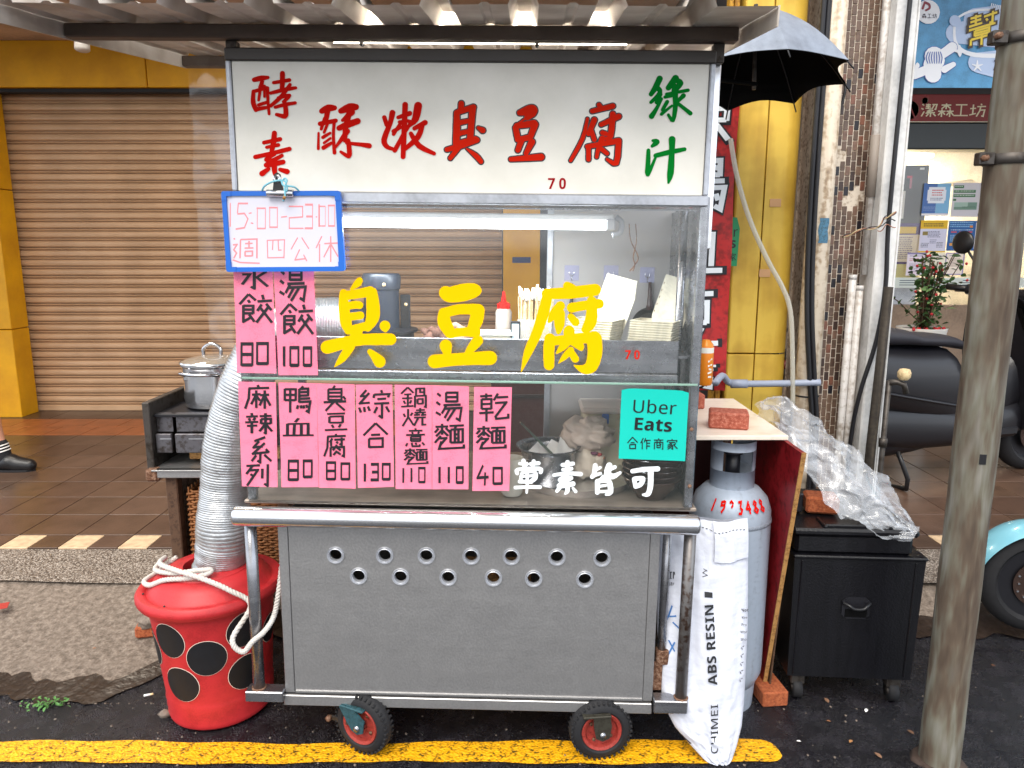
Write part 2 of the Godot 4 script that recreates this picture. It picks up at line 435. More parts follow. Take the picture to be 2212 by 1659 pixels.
func make_materials():
	var blot = noise_image(512, 0.012, 5, 1, 512, 512)
	var fine = noise_image(512, 0.12, 3, 2, 512, 512)
	var mid = noise_image(512, 0.04, 4, 3, 512, 512)
	var streak = noise_image(512, 0.03, 4, 4, 64, 512)      # runs along x
	var drip = noise_image(512, 0.03, 4, 5, 512, 48)        # runs along y
	var cells = noise_image(512, 0.11, 1, 6, 512, 512, true)
	var peb = noise_image(512, 0.16, 1, 8, 512, 512, true)
	var dull = ramp(blot, [[0.0, Color(0.72, 0.72, 0.72)], [0.5, Color(0.9, 0.9, 0.9)], [1.0, Color(1, 1, 1)]], fine, 0.3)
	var grime = ramp(mid, [[0.0, Color(0.45, 0.40, 0.34)], [0.36, Color(0.78, 0.75, 0.72)], [0.5, Color(0.95, 0.95, 0.95)], [1.0, Color(1, 1, 1)]], blot, 0.5)
	var brushed = ramp(streak, [[0.0, Color(0.66, 0.66, 0.67)], [0.5, Color(0.85, 0.85, 0.86)], [1.0, Color(1, 1, 1)]], blot, 0.45)
	var brushed_r = ramp(streak, [[0.0, Color(0.6, 0.6, 0.6)], [1.0, Color(1, 1, 1)]], mid, 0.5)
	var fine_n = bump(fine, 1.2)
	var mid_n = bump(mid, 3.0)
	var streak_n = bump(streak, 0.6)
	M.grime = grime
	M.grime_soft = dull
	# the street
	M.asphalt = mat(Color(0.80, 0.79, 0.84), 0.34, 0, {tex = ramp(fine, [[0.0, Color("08080a")], [0.5, Color("1b1a1e")], [0.66, Color("2a282d")], [0.8, Color("5d5a5c")], [1.0, Color("a5a09a")]], blot, 0.3), nor = bump(noise_image(512, 0.2, 2, 9, 512, 512), 5.0), ns = 0.8, k = 1.6, world = true, rtex = ramp(blot, [[0.0, Color(0.35, 0.35, 0.35)], [0.5, Color(0.8, 0.8, 0.8)], [1.0, Color(1, 1, 1)]], mid, 0.4)})
	M.concrete = mat(Color(1.0, 0.99, 0.97), 0.75, 0, {tex = ramp(mid, [[0.0, Color("3a312b")], [0.35, Color("60564e")], [0.6, Color("7b7068")], [1.0, Color("a39a90")]], fine, 0.4), nor = mid_n, ns = 1.0, k = 1.3, world = true})
	M.wet_concrete = mat(Color(0.42, 0.38, 0.36), 0.34, 0, {tex = M.concrete.albedo_texture, nor = mid_n, ns = 0.5, k = 1.3, world = true})
	M.pebble = mat(Color(0.85, 0.84, 0.83), 0.45, 0, {tex = ramp(peb, [[0.0, Color("3a332e")], [0.4, Color("75695f")], [0.7, Color("a79d93")], [1.0, Color("ddd6cf")]]), nor = bump(peb, 6.0), ns = 1.0, k = 2.6, world = true})
	M.paint = mat(Color.WHITE, 0.5, 0, {tex = ramp(fine, [[0.0, Color("3a2f16")], [0.30, Color("6b5312")], [0.40, Color("c98e08")], [0.55, Color("f0ab0a")], [1.0, Color("fbc233")]], mid, 0.5), nor = bump(fine, 3.0), k = 1.4, world = true})
	M.tile = []
	for c in ["574438", "5b473b", "544137", "5e4a3f"]:
		M.tile.append(mat(c, 0.30, 0, {tex = dull, k = 0.8, world = true, nor = fine_n, ns = 0.15}))
	M.beige_tile = mat("d9bd9b", 0.45, 0, {tex = dull, k = 3.0, world = true})
	M.terracotta = mat("a8623a", 0.35, 0, {tex = dull, k = 1.0, world = true})
	M.grout = mat("453730", 0.8, 0, {tex = grime, k = 1.0, world = true})
	M.granite = mat("8d7b6d", 0.5, 0, {tex = ramp(cells, [[0.0, Color(0.5, 0.5, 0.5)], [1.0, Color(1, 1, 1)]]), k = 3.0, world = true})
	# walls
	M.wall = mat("b9aa9a", 0.85, 0, {tex = dull, k = 0.3, world = true})
	M.ceiling = mat("dcc2ad", 0.85, 0, {tex = dull, k = 0.4, world = true})
	M.shutter = mat("d4b08c", 0.4, 0.0, {tex = ramp(streak, [[0.0, Color(0.8, 0.78, 0.76)], [0.6, Color(0.94, 0.93, 0.92)], [1.0, Color(1, 1, 1)]], blot, 0.6), k = 0.35, world = true})
	M.yellow_panel = mat("eeb200", 0.5, 0, {tex = ramp(blot, [[0.0, Color(0.86, 0.82, 0.75)], [1.0, Color(1, 1, 1)]], fine, 0.15), k = 0.4, world = true})
	M.yellow_old = mat("dfbb4a", 0.5, 0, {tex = ramp(drip, [[0.0, Color(0.80, 0.74, 0.64)], [0.4, Color(0.93, 0.90, 0.85)], [0.6, Color(1, 1, 1)], [1.0, Color(1, 1, 1)]], blot, 0.6), k = 0.6, world = true})
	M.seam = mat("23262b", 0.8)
	M.white_paint = mat("eeedeb", 0.5, 0, {tex = dull, k = 0.6, world = true})
	M.cream_pipe = mat("d6c8b4", 0.55, 0, {tex = ramp(drip, [[0.0, Color(0.35, 0.28, 0.22)], [0.32, Color(0.75, 0.68, 0.6)], [0.5, Color(1, 1, 1)], [1.0, Color(1, 1, 1)]], mid, 0.5), k = 1.2, world = true})
	M.white_pipe = mat("dad6d2", 0.4, 0, {tex = grime, k = 1.6, world = true})
	M.grey_pipe = mat("9aa2b4", 0.4)
	M.mortar = mat("e4d8c8", 0.9, 0, {tex = grime, k = 2.0, world = true})
	M.brick_tile = []
	for c in ["6e594c", "7d6556", "5f4a40", "86695a", "4a3a35", "2a2830", "8a5d4c", "735f53"]: M.brick_tile.append(mat(c, 0.35, 0, {tex = dull, k = 5.0, world = true}))
	M.cable = mat("17161a", 0.45)
	M.hose = mat("d8d4c4", 0.15, 0, {alpha = 0.55})
	M.wood_old = mat(Color.WHITE, 0.8, 0, {tex = ramp(drip, [[0.0, Color("2b2420")], [0.4, Color("6b625a")], [0.7, Color("a59b8f")], [1.0, Color("c9c0b2")]], mid, 0.4), k = 2.0})
	M.pole = mat(Color(0.92, 0.92, 0.92), 0.75, 0, {tex = ramp(mid, [[0.0, Color("2a2521")], [0.32, Color("4e4034")], [0.45, Color("5f5143")], [0.58, Color("716e60")], [0.72, Color("838178")], [1.0, Color("a5a199")]], blot, 0.5), nor = mid_n, ns = 0.4, k = Vector3(1.6, 0.25, 1.6), world = true})
	# metals
	M.steel = mat("b4b5b8", 0.34, 0.9, {tex = brushed, rtex = brushed_r, nor = streak_n, ns = 0.25, k = 1.3})
	M.steel_panel = mat("bfbebd", 0.42, 0.8, {tex = ramp(fine, [[0.0, Color(0.86, 0.86, 0.87)], [1.0, Color(1, 1, 1)]], blot, 0.3), rtex = brushed_r, nor = fine_n, ns = 0.2, k = 1.6})
	M.rail_rusty = mat("8f8d8c", 0.4, 0.8, {tex = ramp(drip, [[0.0, Color(0.35, 0.2, 0.13)], [0.33, Color(0.6, 0.5, 0.45)], [0.45, Color(0.9, 0.9, 0.9)], [1.0, Color(1, 1, 1)]], mid, 0.5), k = 2.0})
	M.counter = mat("b3a596", 0.35, 0.35, {tex = brushed, nor = streak_n, ns = 0.2, k = 1.3})
	M.steel_bright = mat("d9dadd", 0.24, 0.95, {rtex = brushed_r, nor = streak_n, ns = 0.2, k = 1.0})
	M.steel_dark = mat("55504c", 0.5, 0.7, {tex = grime, k = 2.0})
	M.stove = mat("77757a", 0.4, 0.8, {tex = grime, k = 2.5})
	M.beam = mat("75675c", 0.55, 0.2, {tex = brushed, k = 1.0})
	M.galv = mat("e6e2dc", 0.45, 0.05, {tex = ramp(blot, [[0.0, Color(0.7, 0.66, 0.62)], [0.6, Color(0.92, 0.9, 0.88)], [1.0, Color(1, 1, 1)]], streak, 0.4), k = 0.9})
	M.alu = mat("c9ccd3", 0.35, 0.6, {tex = dull, k = 1.0})
	M.foil = mat("e2e4e6", 0.34, 0.85, {tex = dull, k = 4.0, nor = mid_n, ns = 0.5})
	M.rust = mat(Color.WHITE, 0.8, 0.2, {tex = ramp(mid, [[0.0, Color("2a1d17")], [0.4, Color("5f3d2a")], [0.6, Color("8a6a55")], [1.0, Color("9b9188")]], fine, 0.4), k = 3.0})
	M.glass = mat(Color(0.30, 0.36, 0.34), 0.04, 0, {alpha = 0.05})
	M.glass_edge = mat(Color(0.55, 0.68, 0.62), 0.1, 0, {alpha = 0.75})
	M.film = mat(Color(0.90, 0.92, 0.95), 0.12, 0, {alpha = 0.24, nor = mid_n, ns = 0.35, k = 1.5})
	M.bag_film = mat(Color(0.90, 0.87, 0.82), 0.3, 0, {alpha = 0.62, nor = mid_n, ns = 1.5, k = 6.0})
	M.silver = mat("98a2b2", 0.45, 0.2, {tex = dull, k = 3.0})
	M.tarp = mat("0a0a0b", 0.8, 0, {spec = 0.2})
	# sign, paper, plastics
	M.sign_face = mat("f3efe4", 0.28, 0, {tex = ramp(blot, [[0.0, Color(0.93, 0.93, 0.92)], [1.0, Color(1, 1, 1)]], fine, 0.1), k = 0.9})
	M.red_ink = mat("c4140c", 0.7, 0, {spec = 0.12})
	M.orange_ink = mat("cf2410", 0.7, 0, {spec = 0.12})
	M.dark_red_ink = mat("a01018", 0.7, 0, {spec = 0.12})
	M.green_ink = mat("067a28", 0.7, 0, {spec = 0.12})
	M.black_ink = mat("1d1c22", 0.5, 0, {tex = ramp(streak, [[0.0, Color(0.7, 0.7, 0.8)], [1.0, Color(1, 1, 1)]]), k = 8.0})
	M.yellow_vinyl = mat("f2bc00", 0.6, 0, {spec = 0.15})
	M.white_vinyl = mat("eef4f8", 0.35)
	M.pink = mat("f5809c", 0.7, 0, {tex = ramp(fine, [[0.0, Color(0.86, 0.8, 0.82)], [0.5, Color(1, 1, 1)], [1.0, Color(1, 1, 1)]], blot, 0.5), k = 3.0, nor = fine_n, ns = 0.1})
	M.blue_plastic = mat("1263c4", 0.35)
	M.whiteboard = mat("d2d0dc", 0.2)
	M.faint_red = mat("ef8d92", 0.5)
	M.teal = mat("12c2b2", 0.3)
	M.black = mat("151518", 0.4)
	M.black_plastic = mat("1c1c22", 0.38, 0, {tex = dull, k = 2.0})
	M.rubber = mat("1a1a1e", 0.75, 0, {tex = dull, k = 6.0, nor = fine_n, ns = 0.3})
	M.bin_black = mat("131318", 0.32, 0, {tex = ramp(drip, [[0.0, Color(0.5, 0.5, 0.55)], [0.5, Color(0.8, 0.8, 0.82)], [1.0, Color(1, 1, 1)]], fine, 0.4), k = 1.6, nor = fine_n, ns = 0.4})
	M.red_plastic = mat("c02a30", 0.5, 0, {tex = ramp(blot, [[0.0, Color(0.72, 0.62, 0.6)], [0.5, Color(0.95, 0.93, 0.92)], [1.0, Color(1, 1, 1)]], fine, 0.35), k = 2.0, nor = fine_n, ns = 0.25})
	M.dot_black = mat("12161d", 0.5, 0, {tex = dull, k = 4.0})
	M.dot_rim = mat("f0d8c8", 0.6)
	M.rope = mat("dcd6cf", 0.8, 0, {tex = dull, k = 12.0})
	M.rim_red = mat("a83a30", 0.6, 0.1, {tex = grime, k = 9.0})
	M.fork_blue = mat("2d5660", 0.6, 0.2, {tex = grime, k = 8.0})
	M.fork_dark = mat("3d3b32", 0.6, 0.3, {tex = grime, k = 8.0})
	M.card = mat("b58a5c", 0.8, 0, {tex = grime, k = 4.0})
	M.paper_box = mat("efe8d2", 0.6, 0, {tex = dull, k = 4.0})
	M.white_foam = mat("eceade", 0.5)
	M.bamboo = mat("e2c99a", 0.6, 0, {tex = grime, k = 5.0})
	M.tissue = mat("f4f3f0", 0.8)
	M.clear = mat(Color(0.9, 0.92, 0.92), 0.1, 0, {alpha = 0.25})
	M.frosted = mat(Color(0.86, 0.85, 0.80), 0.35, 0, {alpha = 0.72})
	M.bowl = mat("3a2015", 0.25, 0, {tex = dull, k = 5.0, coat = 0.4})
	M.brick = mat(Color.WHITE, 0.9, 0, {tex = ramp(mid, [[0.0, Color("6e3527")], [0.45, Color("a3523f")], [0.65, Color("b8705c")], [1.0, Color("cfa08c")]], fine, 0.4), nor = mid_n, ns = 0.35, k = 3.0})
	M.brick_orange = mat(Color.WHITE, 0.9, 0, {tex = ramp(mid, [[0.0, Color("5a2c18")], [0.5, Color("9c4f2c")], [1.0, Color("b9784e")]], fine, 0.4), nor = mid_n, ns = 0.35, k = 3.0})
	M.marble = mat("f0e6d8", 0.3, 0, {tex = ramp(streak, [[0.0, Color(0.86, 0.82, 0.78)], [0.45, Color(0.97, 0.96, 0.95)], [1.0, Color(1, 1, 1)]], blot, 0.5), k = 1.5})
	M.ply_red = mat("8e1a22", 0.35, 0, {tex = grime, k = 2.0})
	M.ply_edge = mat("b3854c", 0.8, 0, {tex = grime, k = 6.0})
	M.gas_grey = mat("a3aebd", 0.4, 0.1, {tex = ramp(drip, [[0.0, Color(0.75, 0.72, 0.7)], [0.4, Color(0.95, 0.95, 0.95)], [1.0, Color(1, 1, 1)]], mid, 0.5), k = 2.0})
	M.sack = mat("d2d6e0", 0.55, 0, {tex = ramp(streak, [[0.0, Color(0.86, 0.86, 0.88)], [0.5, Color(0.98, 0.98, 0.99)], [1.0, Color(1, 1, 1)]], blot, 0.5), nor = bump(mid, 2.0), ns = 0.7, k = 2.5})
	M.wicker = mat("9a6437", 0.7, 0, {tex = grime, k = 8.0})
	M.wood_dark = mat("5b4230", 0.7, 0, {tex = grime, k = 4.0})
	M.leaf = mat("2d4a26", 0.5, 0, {back = Color(0.2, 0.3, 0.1)})
	M.leaf_pale = mat("6f8f5a", 0.5, 0, {back = Color(0.2, 0.3, 0.1)})
	M.berry = mat("b8202a", 0.35)
	M.white_pot = mat("e6e2dc", 0.5)
	M.skin = mat("c69077", 0.6)
	M.sock = mat("18181c", 0.9)
	M.stripe = mat("e8e6e2", 0.9)
	M.lamp_glow = mat("ffffff", 0.5, 0, {emit = Color(0.95, 0.98, 1.0), power = 5.0})
	M.lamp_glow_warm = mat("ffffff", 0.5, 0, {emit = Color(1.0, 0.96, 0.88), power = 5.0})
	M.lamp_shell = mat("e9e8e5", 0.4)
	M.scoot_dark = mat("111117", 0.42, 0, {coat = 0.15})
	M.scoot_seat = mat("24242c", 0.6, 0, {nor = fine_n, ns = 0.3, k = 6.0})
	M.scoot_blue = mat("78b8cc", 0.3, 0.1, {coat = 0.6})
	M.amber = mat("e08a12", 0.2)
	M.chrome = mat("c8c8cc", 0.15, 1.0)
	M.dry_leaf = mat("8a5a3a", 0.8)

# ---- the ground
func edge_z(x): return -2.46 - 0.42 * smoothstep(-1.55, -1.1, x) + 0.03 * sin(x * 3.1) + 0.02 * sin(x * 7.7 + 1.0)
func make_ground():
	var road = P(self, "road", MB.new().box(Vector3(0, -0.1, -20), Vector3(300, 0.2, 300)), M.asphalt)
	tag(road, "", "", "", "structure")
	# the washed-out concrete apron rises to the arcade
	var nz := FastNoiseLite.new()
	nz.seed = 5
	nz.frequency = 2.2
	var apron = MB.new(true).grid(func(a, b):
		var x = lerp(-7.0, 7.0, a)
		var z = lerp(edge_z(x) + 0.05 * nz.get_noise_2d(x * 3.0, 0.0), -3.24, b)
		var y = 0.002 + 0.108 * pow(b, 1.4) + 0.008 * nz.get_noise_2d(x * 1.5, z * 1.5) * (1.0 - b) * min(1.0, b * 6.0)
		return Vector3(x, y, z), 280, 22)
	tag(P(self, "sidewalk_apron", apron, M.concrete), "", "", "", "structure")
	tag(P(self, "pebble_strip", MB.new(true).grid(func(a, b): return Vector3(lerp(-7.0, 7.0, a), 0.110 + 0.004 * sin(a * 60.0) * (1.0 - b) + 0.006 * b, lerp(-3.19 - 0.02 * sin(a * 47.0), -3.543, b)), 80, 4), M.pebble), "", "", "", "structure")
	# rain-soaked lower edge of the apron, with its own ragged outline
	var wet = MB.new(true).grid(func(a, b):
		var x = lerp(-6.0, 6.0, a)
		var e = edge_z(x) + 0.05 * nz.get_noise_2d(x * 3.0, 0.0)
		var reach = 0.15 + 0.12 * nz.get_noise_2d(x * 0.5, 9.0) + 0.035 * nz.get_noise_2d(x * 2.0, 3.0) + 0.008 * nz.get_noise_2d(x * 7.0, 5.0)
		var z = e + 0.01 - (max(reach, 0.02) + 0.01) * b
		var t = clamp((z - e) / (-3.24 - e), 0.0, 1.0)
		var y = 0.002 + 0.108 * pow(t, 1.4) + 0.008 * nz.get_noise_2d(x * 1.5, z * 1.5) * (1.0 - t) * min(1.0, t * 6.0)
		return Vector3(x, y + 0.0035, z), 420, 10)
	tag(P(self, "wet_apron_edge", wet, M.wet_concrete), "", "", "", "structure")
	# the painted yellow edge line
	var line = MB.new(true)
	line.grid(func(a, b):
		var x = lerp(-6.0, 0.875, 1.0 - pow(1.0 - a, 2.5))
		var z0 = -2.105 + 0.006 * sin(x * 5.0) + 0.003 * sin(x * 23.0)
		var z1 = -2.205 - 0.008 * sin(x * 4.0 + 1.0) - 0.004 * sin(x * 19.0) - 0.02 * smoothstep(0.2, 0.8, x)
		var cut = sqrt(max(0.0, 1.0 - pow(clamp((x - 0.815) / 0.060, 0.0, 1.0), 3.0)))
		var mid = (z0 + z1) * 0.5 + 0.02 * (1.0 - cut)
		return Vector3(x, 0.004, lerp(lerp(mid, z0, cut), lerp(mid, z1, cut), b)), 240, 3)
	tag(P(self, "yellow_road_line", line, M.paint), "", "", "", "structure")
	# the arcade floor: a slab with tiles laid on it
	var floor_ = T("arcade_floor", "", "", Transform3D(), "", "structure")
	P(floor_, "slab", MB.new().box(Vector3(0, 0.036, -5.24), Vector3(16, 0.152, 3.4)), M.grout)
	var t1 = bx(Vector3(0.300, 0.012, 0.300), 0.002).mesh()
	var t2 = bx(Vector3(0.148, 0.012, 0.166), 0.002).mesh()
	var t3 = bx(Vector3(0.300, 0.012, 0.286), 0.002).mesh()
	var t4 = bx(Vector3(0.606, 0.012, 0.36), 0.002).mesh()
	var spans = [[-5.2, 15], [1.75, 10]]
	for sp in spans:
		for i in sp[1]:
			var x = sp[0] + 0.304 * i
			for h in 2: P(floor_, "tile", t2, M.beige_tile if h == 0 else M.tile[(i * 3 + h) % 4], Vector3(x - 0.076 + 0.152 * h, 0.1165, -3.631))
			for r in 7: P(floor_, "tile", t1, M.tile[rng.randi() % 4], Vector3(x, 0.1165 + rng.randf() * 0.0015, -3.87 - 0.304 * r))
			if sp[0] < 0:
				for r in 2: P(floor_, "tile", t3, M.terracotta, Vector3(x + (0.15 if r else 0.0), 0.1165, -6.0 - 0.29 * r))
				if i % 2 == 0: P(floor_, "tile", t4, M.tile[2], Vector3(x + 0.15, 0.1165, -6.62))

# ---- the shuttered arcade behind
func make_arcade():
	var wall = T("building_wall", "", "", Transform3D(), "", "structure")
	P(wall, "back_wall", MB.new().box(Vector3(-2.7, 2.2, -7.02), Vector3(10.6, 4.4, 0.2)), M.wall)
	P(wall, "back_wall", MB.new().box(Vector3(6.75, 2.2, -7.02), Vector3(2.5, 4.4, 0.2)), M.wall)
	P(wall, "return_wall", MB.new().box(Vector3(2.56, 1.72, -6.7), Vector3(0.1, 3.2, 0.5)), M.wall)
	P(wall, "upper_wall", MB.new().box(Vector3(0, 6.2, -3.6), Vector3(16, 5.2, 0.3)), M.wall)
	tag(P(self, "arcade_ceiling", MB.new().box(Vector3(0, 3.46, -5.2), Vector3(16, 0.28, 3.5)), M.ceiling), "", "", "", "structure")
	# rolling shutter: one profile per slat
	var sh = T("rolling_shutter", "closed tan metal rolling shutter made of horizontal slats", "shutter", at(Vector3(-2.29, 0.12, -6.8)))
	var prof = PackedVector2Array([Vector2(-0.012, 0), Vector2(0.004, 0.004), Vector2(0.010, 0.010), Vector2(0.004, 0.017), Vector2(-0.012, 0.020), Vector2(-0.012, 0.023), Vector2(0.012, 0.027), Vector2(0.020, 0.036), Vector2(0.022, 0.052), Vector2(0.019, 0.068), Vector2(0.012, 0.078), Vector2(-0.012, 0.082), Vector2(-0.012, 0.0838), Vector2(-0.018, 0.0838), Vector2(-0.018, 0)])
	var sb = MB.new()
	for i in prof.size():
		var a = prof[i]
		var b = prof[(i + 1) % prof.size()]
		sb.quad(Vector3(-2.2, a.y, a.x), Vector3(2.2, a.y, a.x), Vector3(2.2, b.y, b.x), Vector3(-2.2, b.y, b.x))
	var slat = sb.mesh()
	for i in 34: P(sh, "slat", slat, M.shutter, Vector3(0, 0.06 + i * 0.0838, 0.002 * sin(i * 2.3)))
	P(sh, "bottom_bar", MB.new().box(Vector3(0, 0.03, 0.01), Vector3(4.4, 0.056, 0.04), 0.006), M.shutter)
	for s in [-1, 1]: P(sh, "guide_rail", MB.new().box(Vector3(s * 2.215, 1.45, 0.0), Vector3(0.03, 2.86, 0.09), 0.004), M.steel_dark)
	# yellow cladding
	var fascia = T("yellow_fascia", "long mustard yellow fascia above the tan shutter", "fascia", at(Vector3(-2.6, 2.95, -6.6)))
	for a in [[-4.6, -0.464], [-0.456, 2.9]]:
		P(fascia, "panel", MB.new().box(Vector3((a[0] + a[1]) * 0.5, 0.185, 0), Vector3(a[1] - a[0], 0.37, 0.1), 0.006), M.yellow_panel)
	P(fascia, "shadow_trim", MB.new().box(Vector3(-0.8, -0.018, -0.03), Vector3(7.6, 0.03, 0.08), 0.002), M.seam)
	var pl = T("yellow_pillar", "mustard yellow clad pillar at the left end of the shutter", "pillar", at(Vector3(-5.0, 0.12, -6.62)))
	for a in [[0.0, 0.79], [0.797, 2.0], [2.007, 2.81]]:
		P(pl, "panel", MB.new().box(Vector3(0, (a[0] + a[1]) * 0.5, 0), Vector3(1.17, a[1] - a[0], 0.24), 0.005), M.yellow_panel)
	P(pl, "navy_sticker", MB.new().box(Vector3(0.22, 1.42, 0.1215), Vector3(0.30, 0.16, 0.001)), mat("1d3a78", 0.4))
	var p2 = T("yellow_door_pillar", "narrow yellow pillar seen through the cart's glass beside the shutter", "pillar", at(Vector3(0.083, 0.12, -6.62)))
	for a in [[0.0, 0.79], [0.797, 2.81]]:
		P(p2, "panel", MB.new().box(Vector3(0, (a[0] + a[1]) * 0.5, 0), Vector3(0.32, a[1] - a[0], 0.2), 0.005), M.yellow_panel)
	P(p2, "name_plate", MB.new().box(Vector3(0.0, 1.40, 0.1015), Vector3(0.16, 0.05, 0.002)), mat("33406e", 0.4))
	var p3 = T("dark_door_frame", "dark door frame right of the narrow yellow pillar", "door frame", at(Vector3(0.75, 0.12, -6.75)))
	P(p3, "frame", MB.new().box(Vector3(-0.46, 1.4, 0), Vector3(0.08, 2.8, 0.12), 0.004), mat("3a3f52", 0.5))
	P(p3, "door_leaf", MB.new().box(Vector3(0.25, 1.4, -0.06), Vector3(1.3, 2.8, 0.05), 0.004), mat("8c867e", 0.6))
	# tube lamps on the arcade ceiling, above the picture
	for k in 2:
		var lx = [-2.7, 2.3][k]
		var al = T("arcade_lamp", ["ceiling tube lamp above the tan shutter", "ceiling tube lamp above the dark scooter"][k], "lamp", at(Vector3(lx, 3.24, -4.35)), "arcade ceiling lamps")
		P(al, "housing", MB.new().box(Vector3(0, 0.05, 0), Vector3(1.26, 0.06, 0.16), 0.01), M.lamp_shell)
		P(al, "lamp_tube", MB.new(true).cyl(Vector3(-0.6, 0.0, 0), Vector3(0.6, 0.0, 0), 0.016, 14), M.lamp_glow_warm)
		add_area("arcade_lamp_light_%d" % k, Transform3D(Basis(Vector3.RIGHT, -PI / 2), Vector3(lx, 3.21, -4.35)), Vector2(1.2, 0.12), 2.1, Color(1.0, 0.94, 0.86))
	# little lamp under the ceiling
	var lp = T("ceiling_spotlight", "small white spotlight hanging under the arcade ceiling", "lamp", at(Vector3(-2.99, 3.02, -5.5)))
	P(lp, "bracket", MB.new(true).tube([Vector3(-0.02, 0.3, 0), Vector3(-0.02, 0.12, 0), Vector3(-0.01, 0.07, 0)], 0.012, 10), M.lamp_shell)
	P(lp, "head", MB.new(true).tube([Vector3(-0.012, 0.11, -0.02), Vector3(0.0, 0.03, 0.01), Vector3(0.005, -0.04, 0.03)], [0.035, 0.048, 0.05], 14), M.lamp_shell)
	P(lp, "ring", MB.new(true).tube([Vector3(-0.001, 0.035, 0.008), Vector3(0.0, 0.028, 0.011)], 0.051, 14), M.steel_dark)
# ---- pillar, tiled wall and pipes at the right corner of the arcade
func make_right_corner():
	var yp = T("yellow_column", "weathered bright yellow clad column right of the cart", "column", at(Vector3(1.18, 0.12, -3.72)))
	# front panels with dark seams between them and a rounded right edge
	for r in [[0.0, 1.0], [1.006, 3.2]]:
		var h = r[1] - r[0]
		var yc = (r[0] + r[1]) * 0.5
		P(yp, "panel", MB.new().box(Vector3(-0.082, yc, 0.16), Vector3(0.126, h, 0.1), 0.004), M.yellow_old)
		P(yp, "panel", MB.new().box(Vector3(0.0305, yc, 0.16), Vector3(0.089, h, 0.1), 0.0), M.yellow_old)
		var cur = MB.new(true).grid(func(a, b):
			var q = a * PI * 0.5
			return Vector3(0.075 + 0.075 * sin(q), r[0] + h * b, 0.135 + 0.075 * cos(q)), 10, 1)
		P(yp, "rounded_panel", cur, M.yellow_old)
		P(yp, "side_strip", MB.new().box(Vector3(-0.175, yc, 0.15), Vector3(0.022, h, 0.06), 0.003), mat("c08a1e", 0.6, 0, {tex = M.grime, k = 3.0}))
		P(yp, "side_strip", MB.new().box(Vector3(-0.199, yc, 0.145), Vector3(0.020, h, 0.05), 0.003), mat("c99526", 0.6, 0, {tex = M.grime, k = 3.0}))
	P(yp, "core", MB.new().box(Vector3(-0.03, 1.6, 0.0), Vector3(0.33, 3.2, 0.23)), M.seam)
	for q in [[1675, 438], [1652, 590]]:
		var c = W(q[0], q[1], -3.508)
		P(yp, "old_sticker", MB.new().box(c - Vector3(1.18, 0.12, -3.72), Vector3(0.052, 0.036, 0.002), 0.0005), mat("cfa277", 0.8))
	# big cream drain pipe
	var dp = T("drain_pipe", "thick stained cream drain pipe between yellow column and tiled wall", "pipe", at(Vector3(1.40, 0.1, -3.45)))
	P(dp, "pipe", MB.new(true).cyl(Vector3(0, 0, 0), Vector3(0, 3.2, 0), 0.055, 24), M.cream_pipe)
	P(dp, "socket", MB.new(true).cyl(Vector3(0, 0.42, 0), Vector3(0, 0.56, 0), 0.061, 24), M.cream_pipe)
	for y in [0.62, 0.83]: P(dp, "cable_tie", MB.new(true).cyl(Vector3(0, y, 0), Vector3(0, y + 0.008, 0), 0.0575, 20), M.cable)
	var sn = T("torn_sticker", "torn blue sticker on the thick cream drain pipe", "sticker", at(W(1731, 498, -3.392)))
	P(sn, "sheet", MB.new(true).grid(func(a, b):
		var q = lerp(-0.35, 0.45, a) + 0.06 * sin(b * 9.0)
		return Vector3(1.40 + 0.0562 * sin(q), lerp(-0.055, 0.055, b), -3.45 + 0.0562 * cos(q)) - Vector3(W(1731, 498, -3.392).x, 0, -3.392), 8, 6), mat("4d7f9c", 0.5, 0, {tex = M.grime, k = 10.0}))
	# wall of small upright tiles
	var tw = T("tiled_wall", "brown wall of small upright glazed tiles with pale joints", "wall", at(Vector3(1.56, 0.12, -3.55)))
	P(tw, "mortar", MB.new().box(Vector3(0, 1.6, -0.1455), Vector3(0.24, 3.2, 0.3)), M.mortar)
	var tm = bx(Vector3(0.0208, 0.0408, 0.008), 0.001).mesh()
	var rest = MB.new()
	for cidx in 9:
		for r in 66:
			var p = Vector3(-0.106 + cidx * 0.0248, 0.06 + (r + 0.5 * (cidx % 2)) * 0.0448, 0.003 + rng.randf() * 0.001)
			var hole = Vector2(p.x - 0.03, p.y - 1.72).length() < 0.045 or Vector2(p.x + 0.06, p.y - 1.93).length() < 0.04
			if hole: continue
			if r >= 17 and r < 51 and cidx < 9: P(tw, "tile", tm, M.brick_tile[[0, 1, 3, 7, 1, 0, 2, 6, 5, 4, 3, 7, 0, 2][rng.randi() % 14]], p)
			else: rest.box(p, Vector3(0.0208, 0.0408, 0.008), 0.001)
	tag(P(tw, "more_tiles", rest, M.brick_tile[1]), "", "", "", "stuff")
	# black cables and the clear hose
	for k in 2:
		var x = 1.338 + k * 0.022
		var pts = [Vector3(x, 3.2, -3.41), Vector3(x - 0.005, 2.3, -3.40), Vector3(x - 0.002, 1.75, -3.40), Vector3(x + 0.012, 1.35, -3.39), Vector3(x + 0.05, 1.0, -3.388), Vector3(x + 0.075, 0.75, -3.386), Vector3(x + 0.085, 0.12, -3.386)]
		var c = T("black_cable", ["left one of the two black cables beside the drain pipe", "right one of the two black cables beside the drain pipe"][k], "cable", at(pts[-1]), "cables beside the drain pipe")
		P(c, "sheath", MB.new(true).tube(smooth_path(pts, 6).map(func(p): return p - pts[-1]), 0.0115, 10), M.cable)
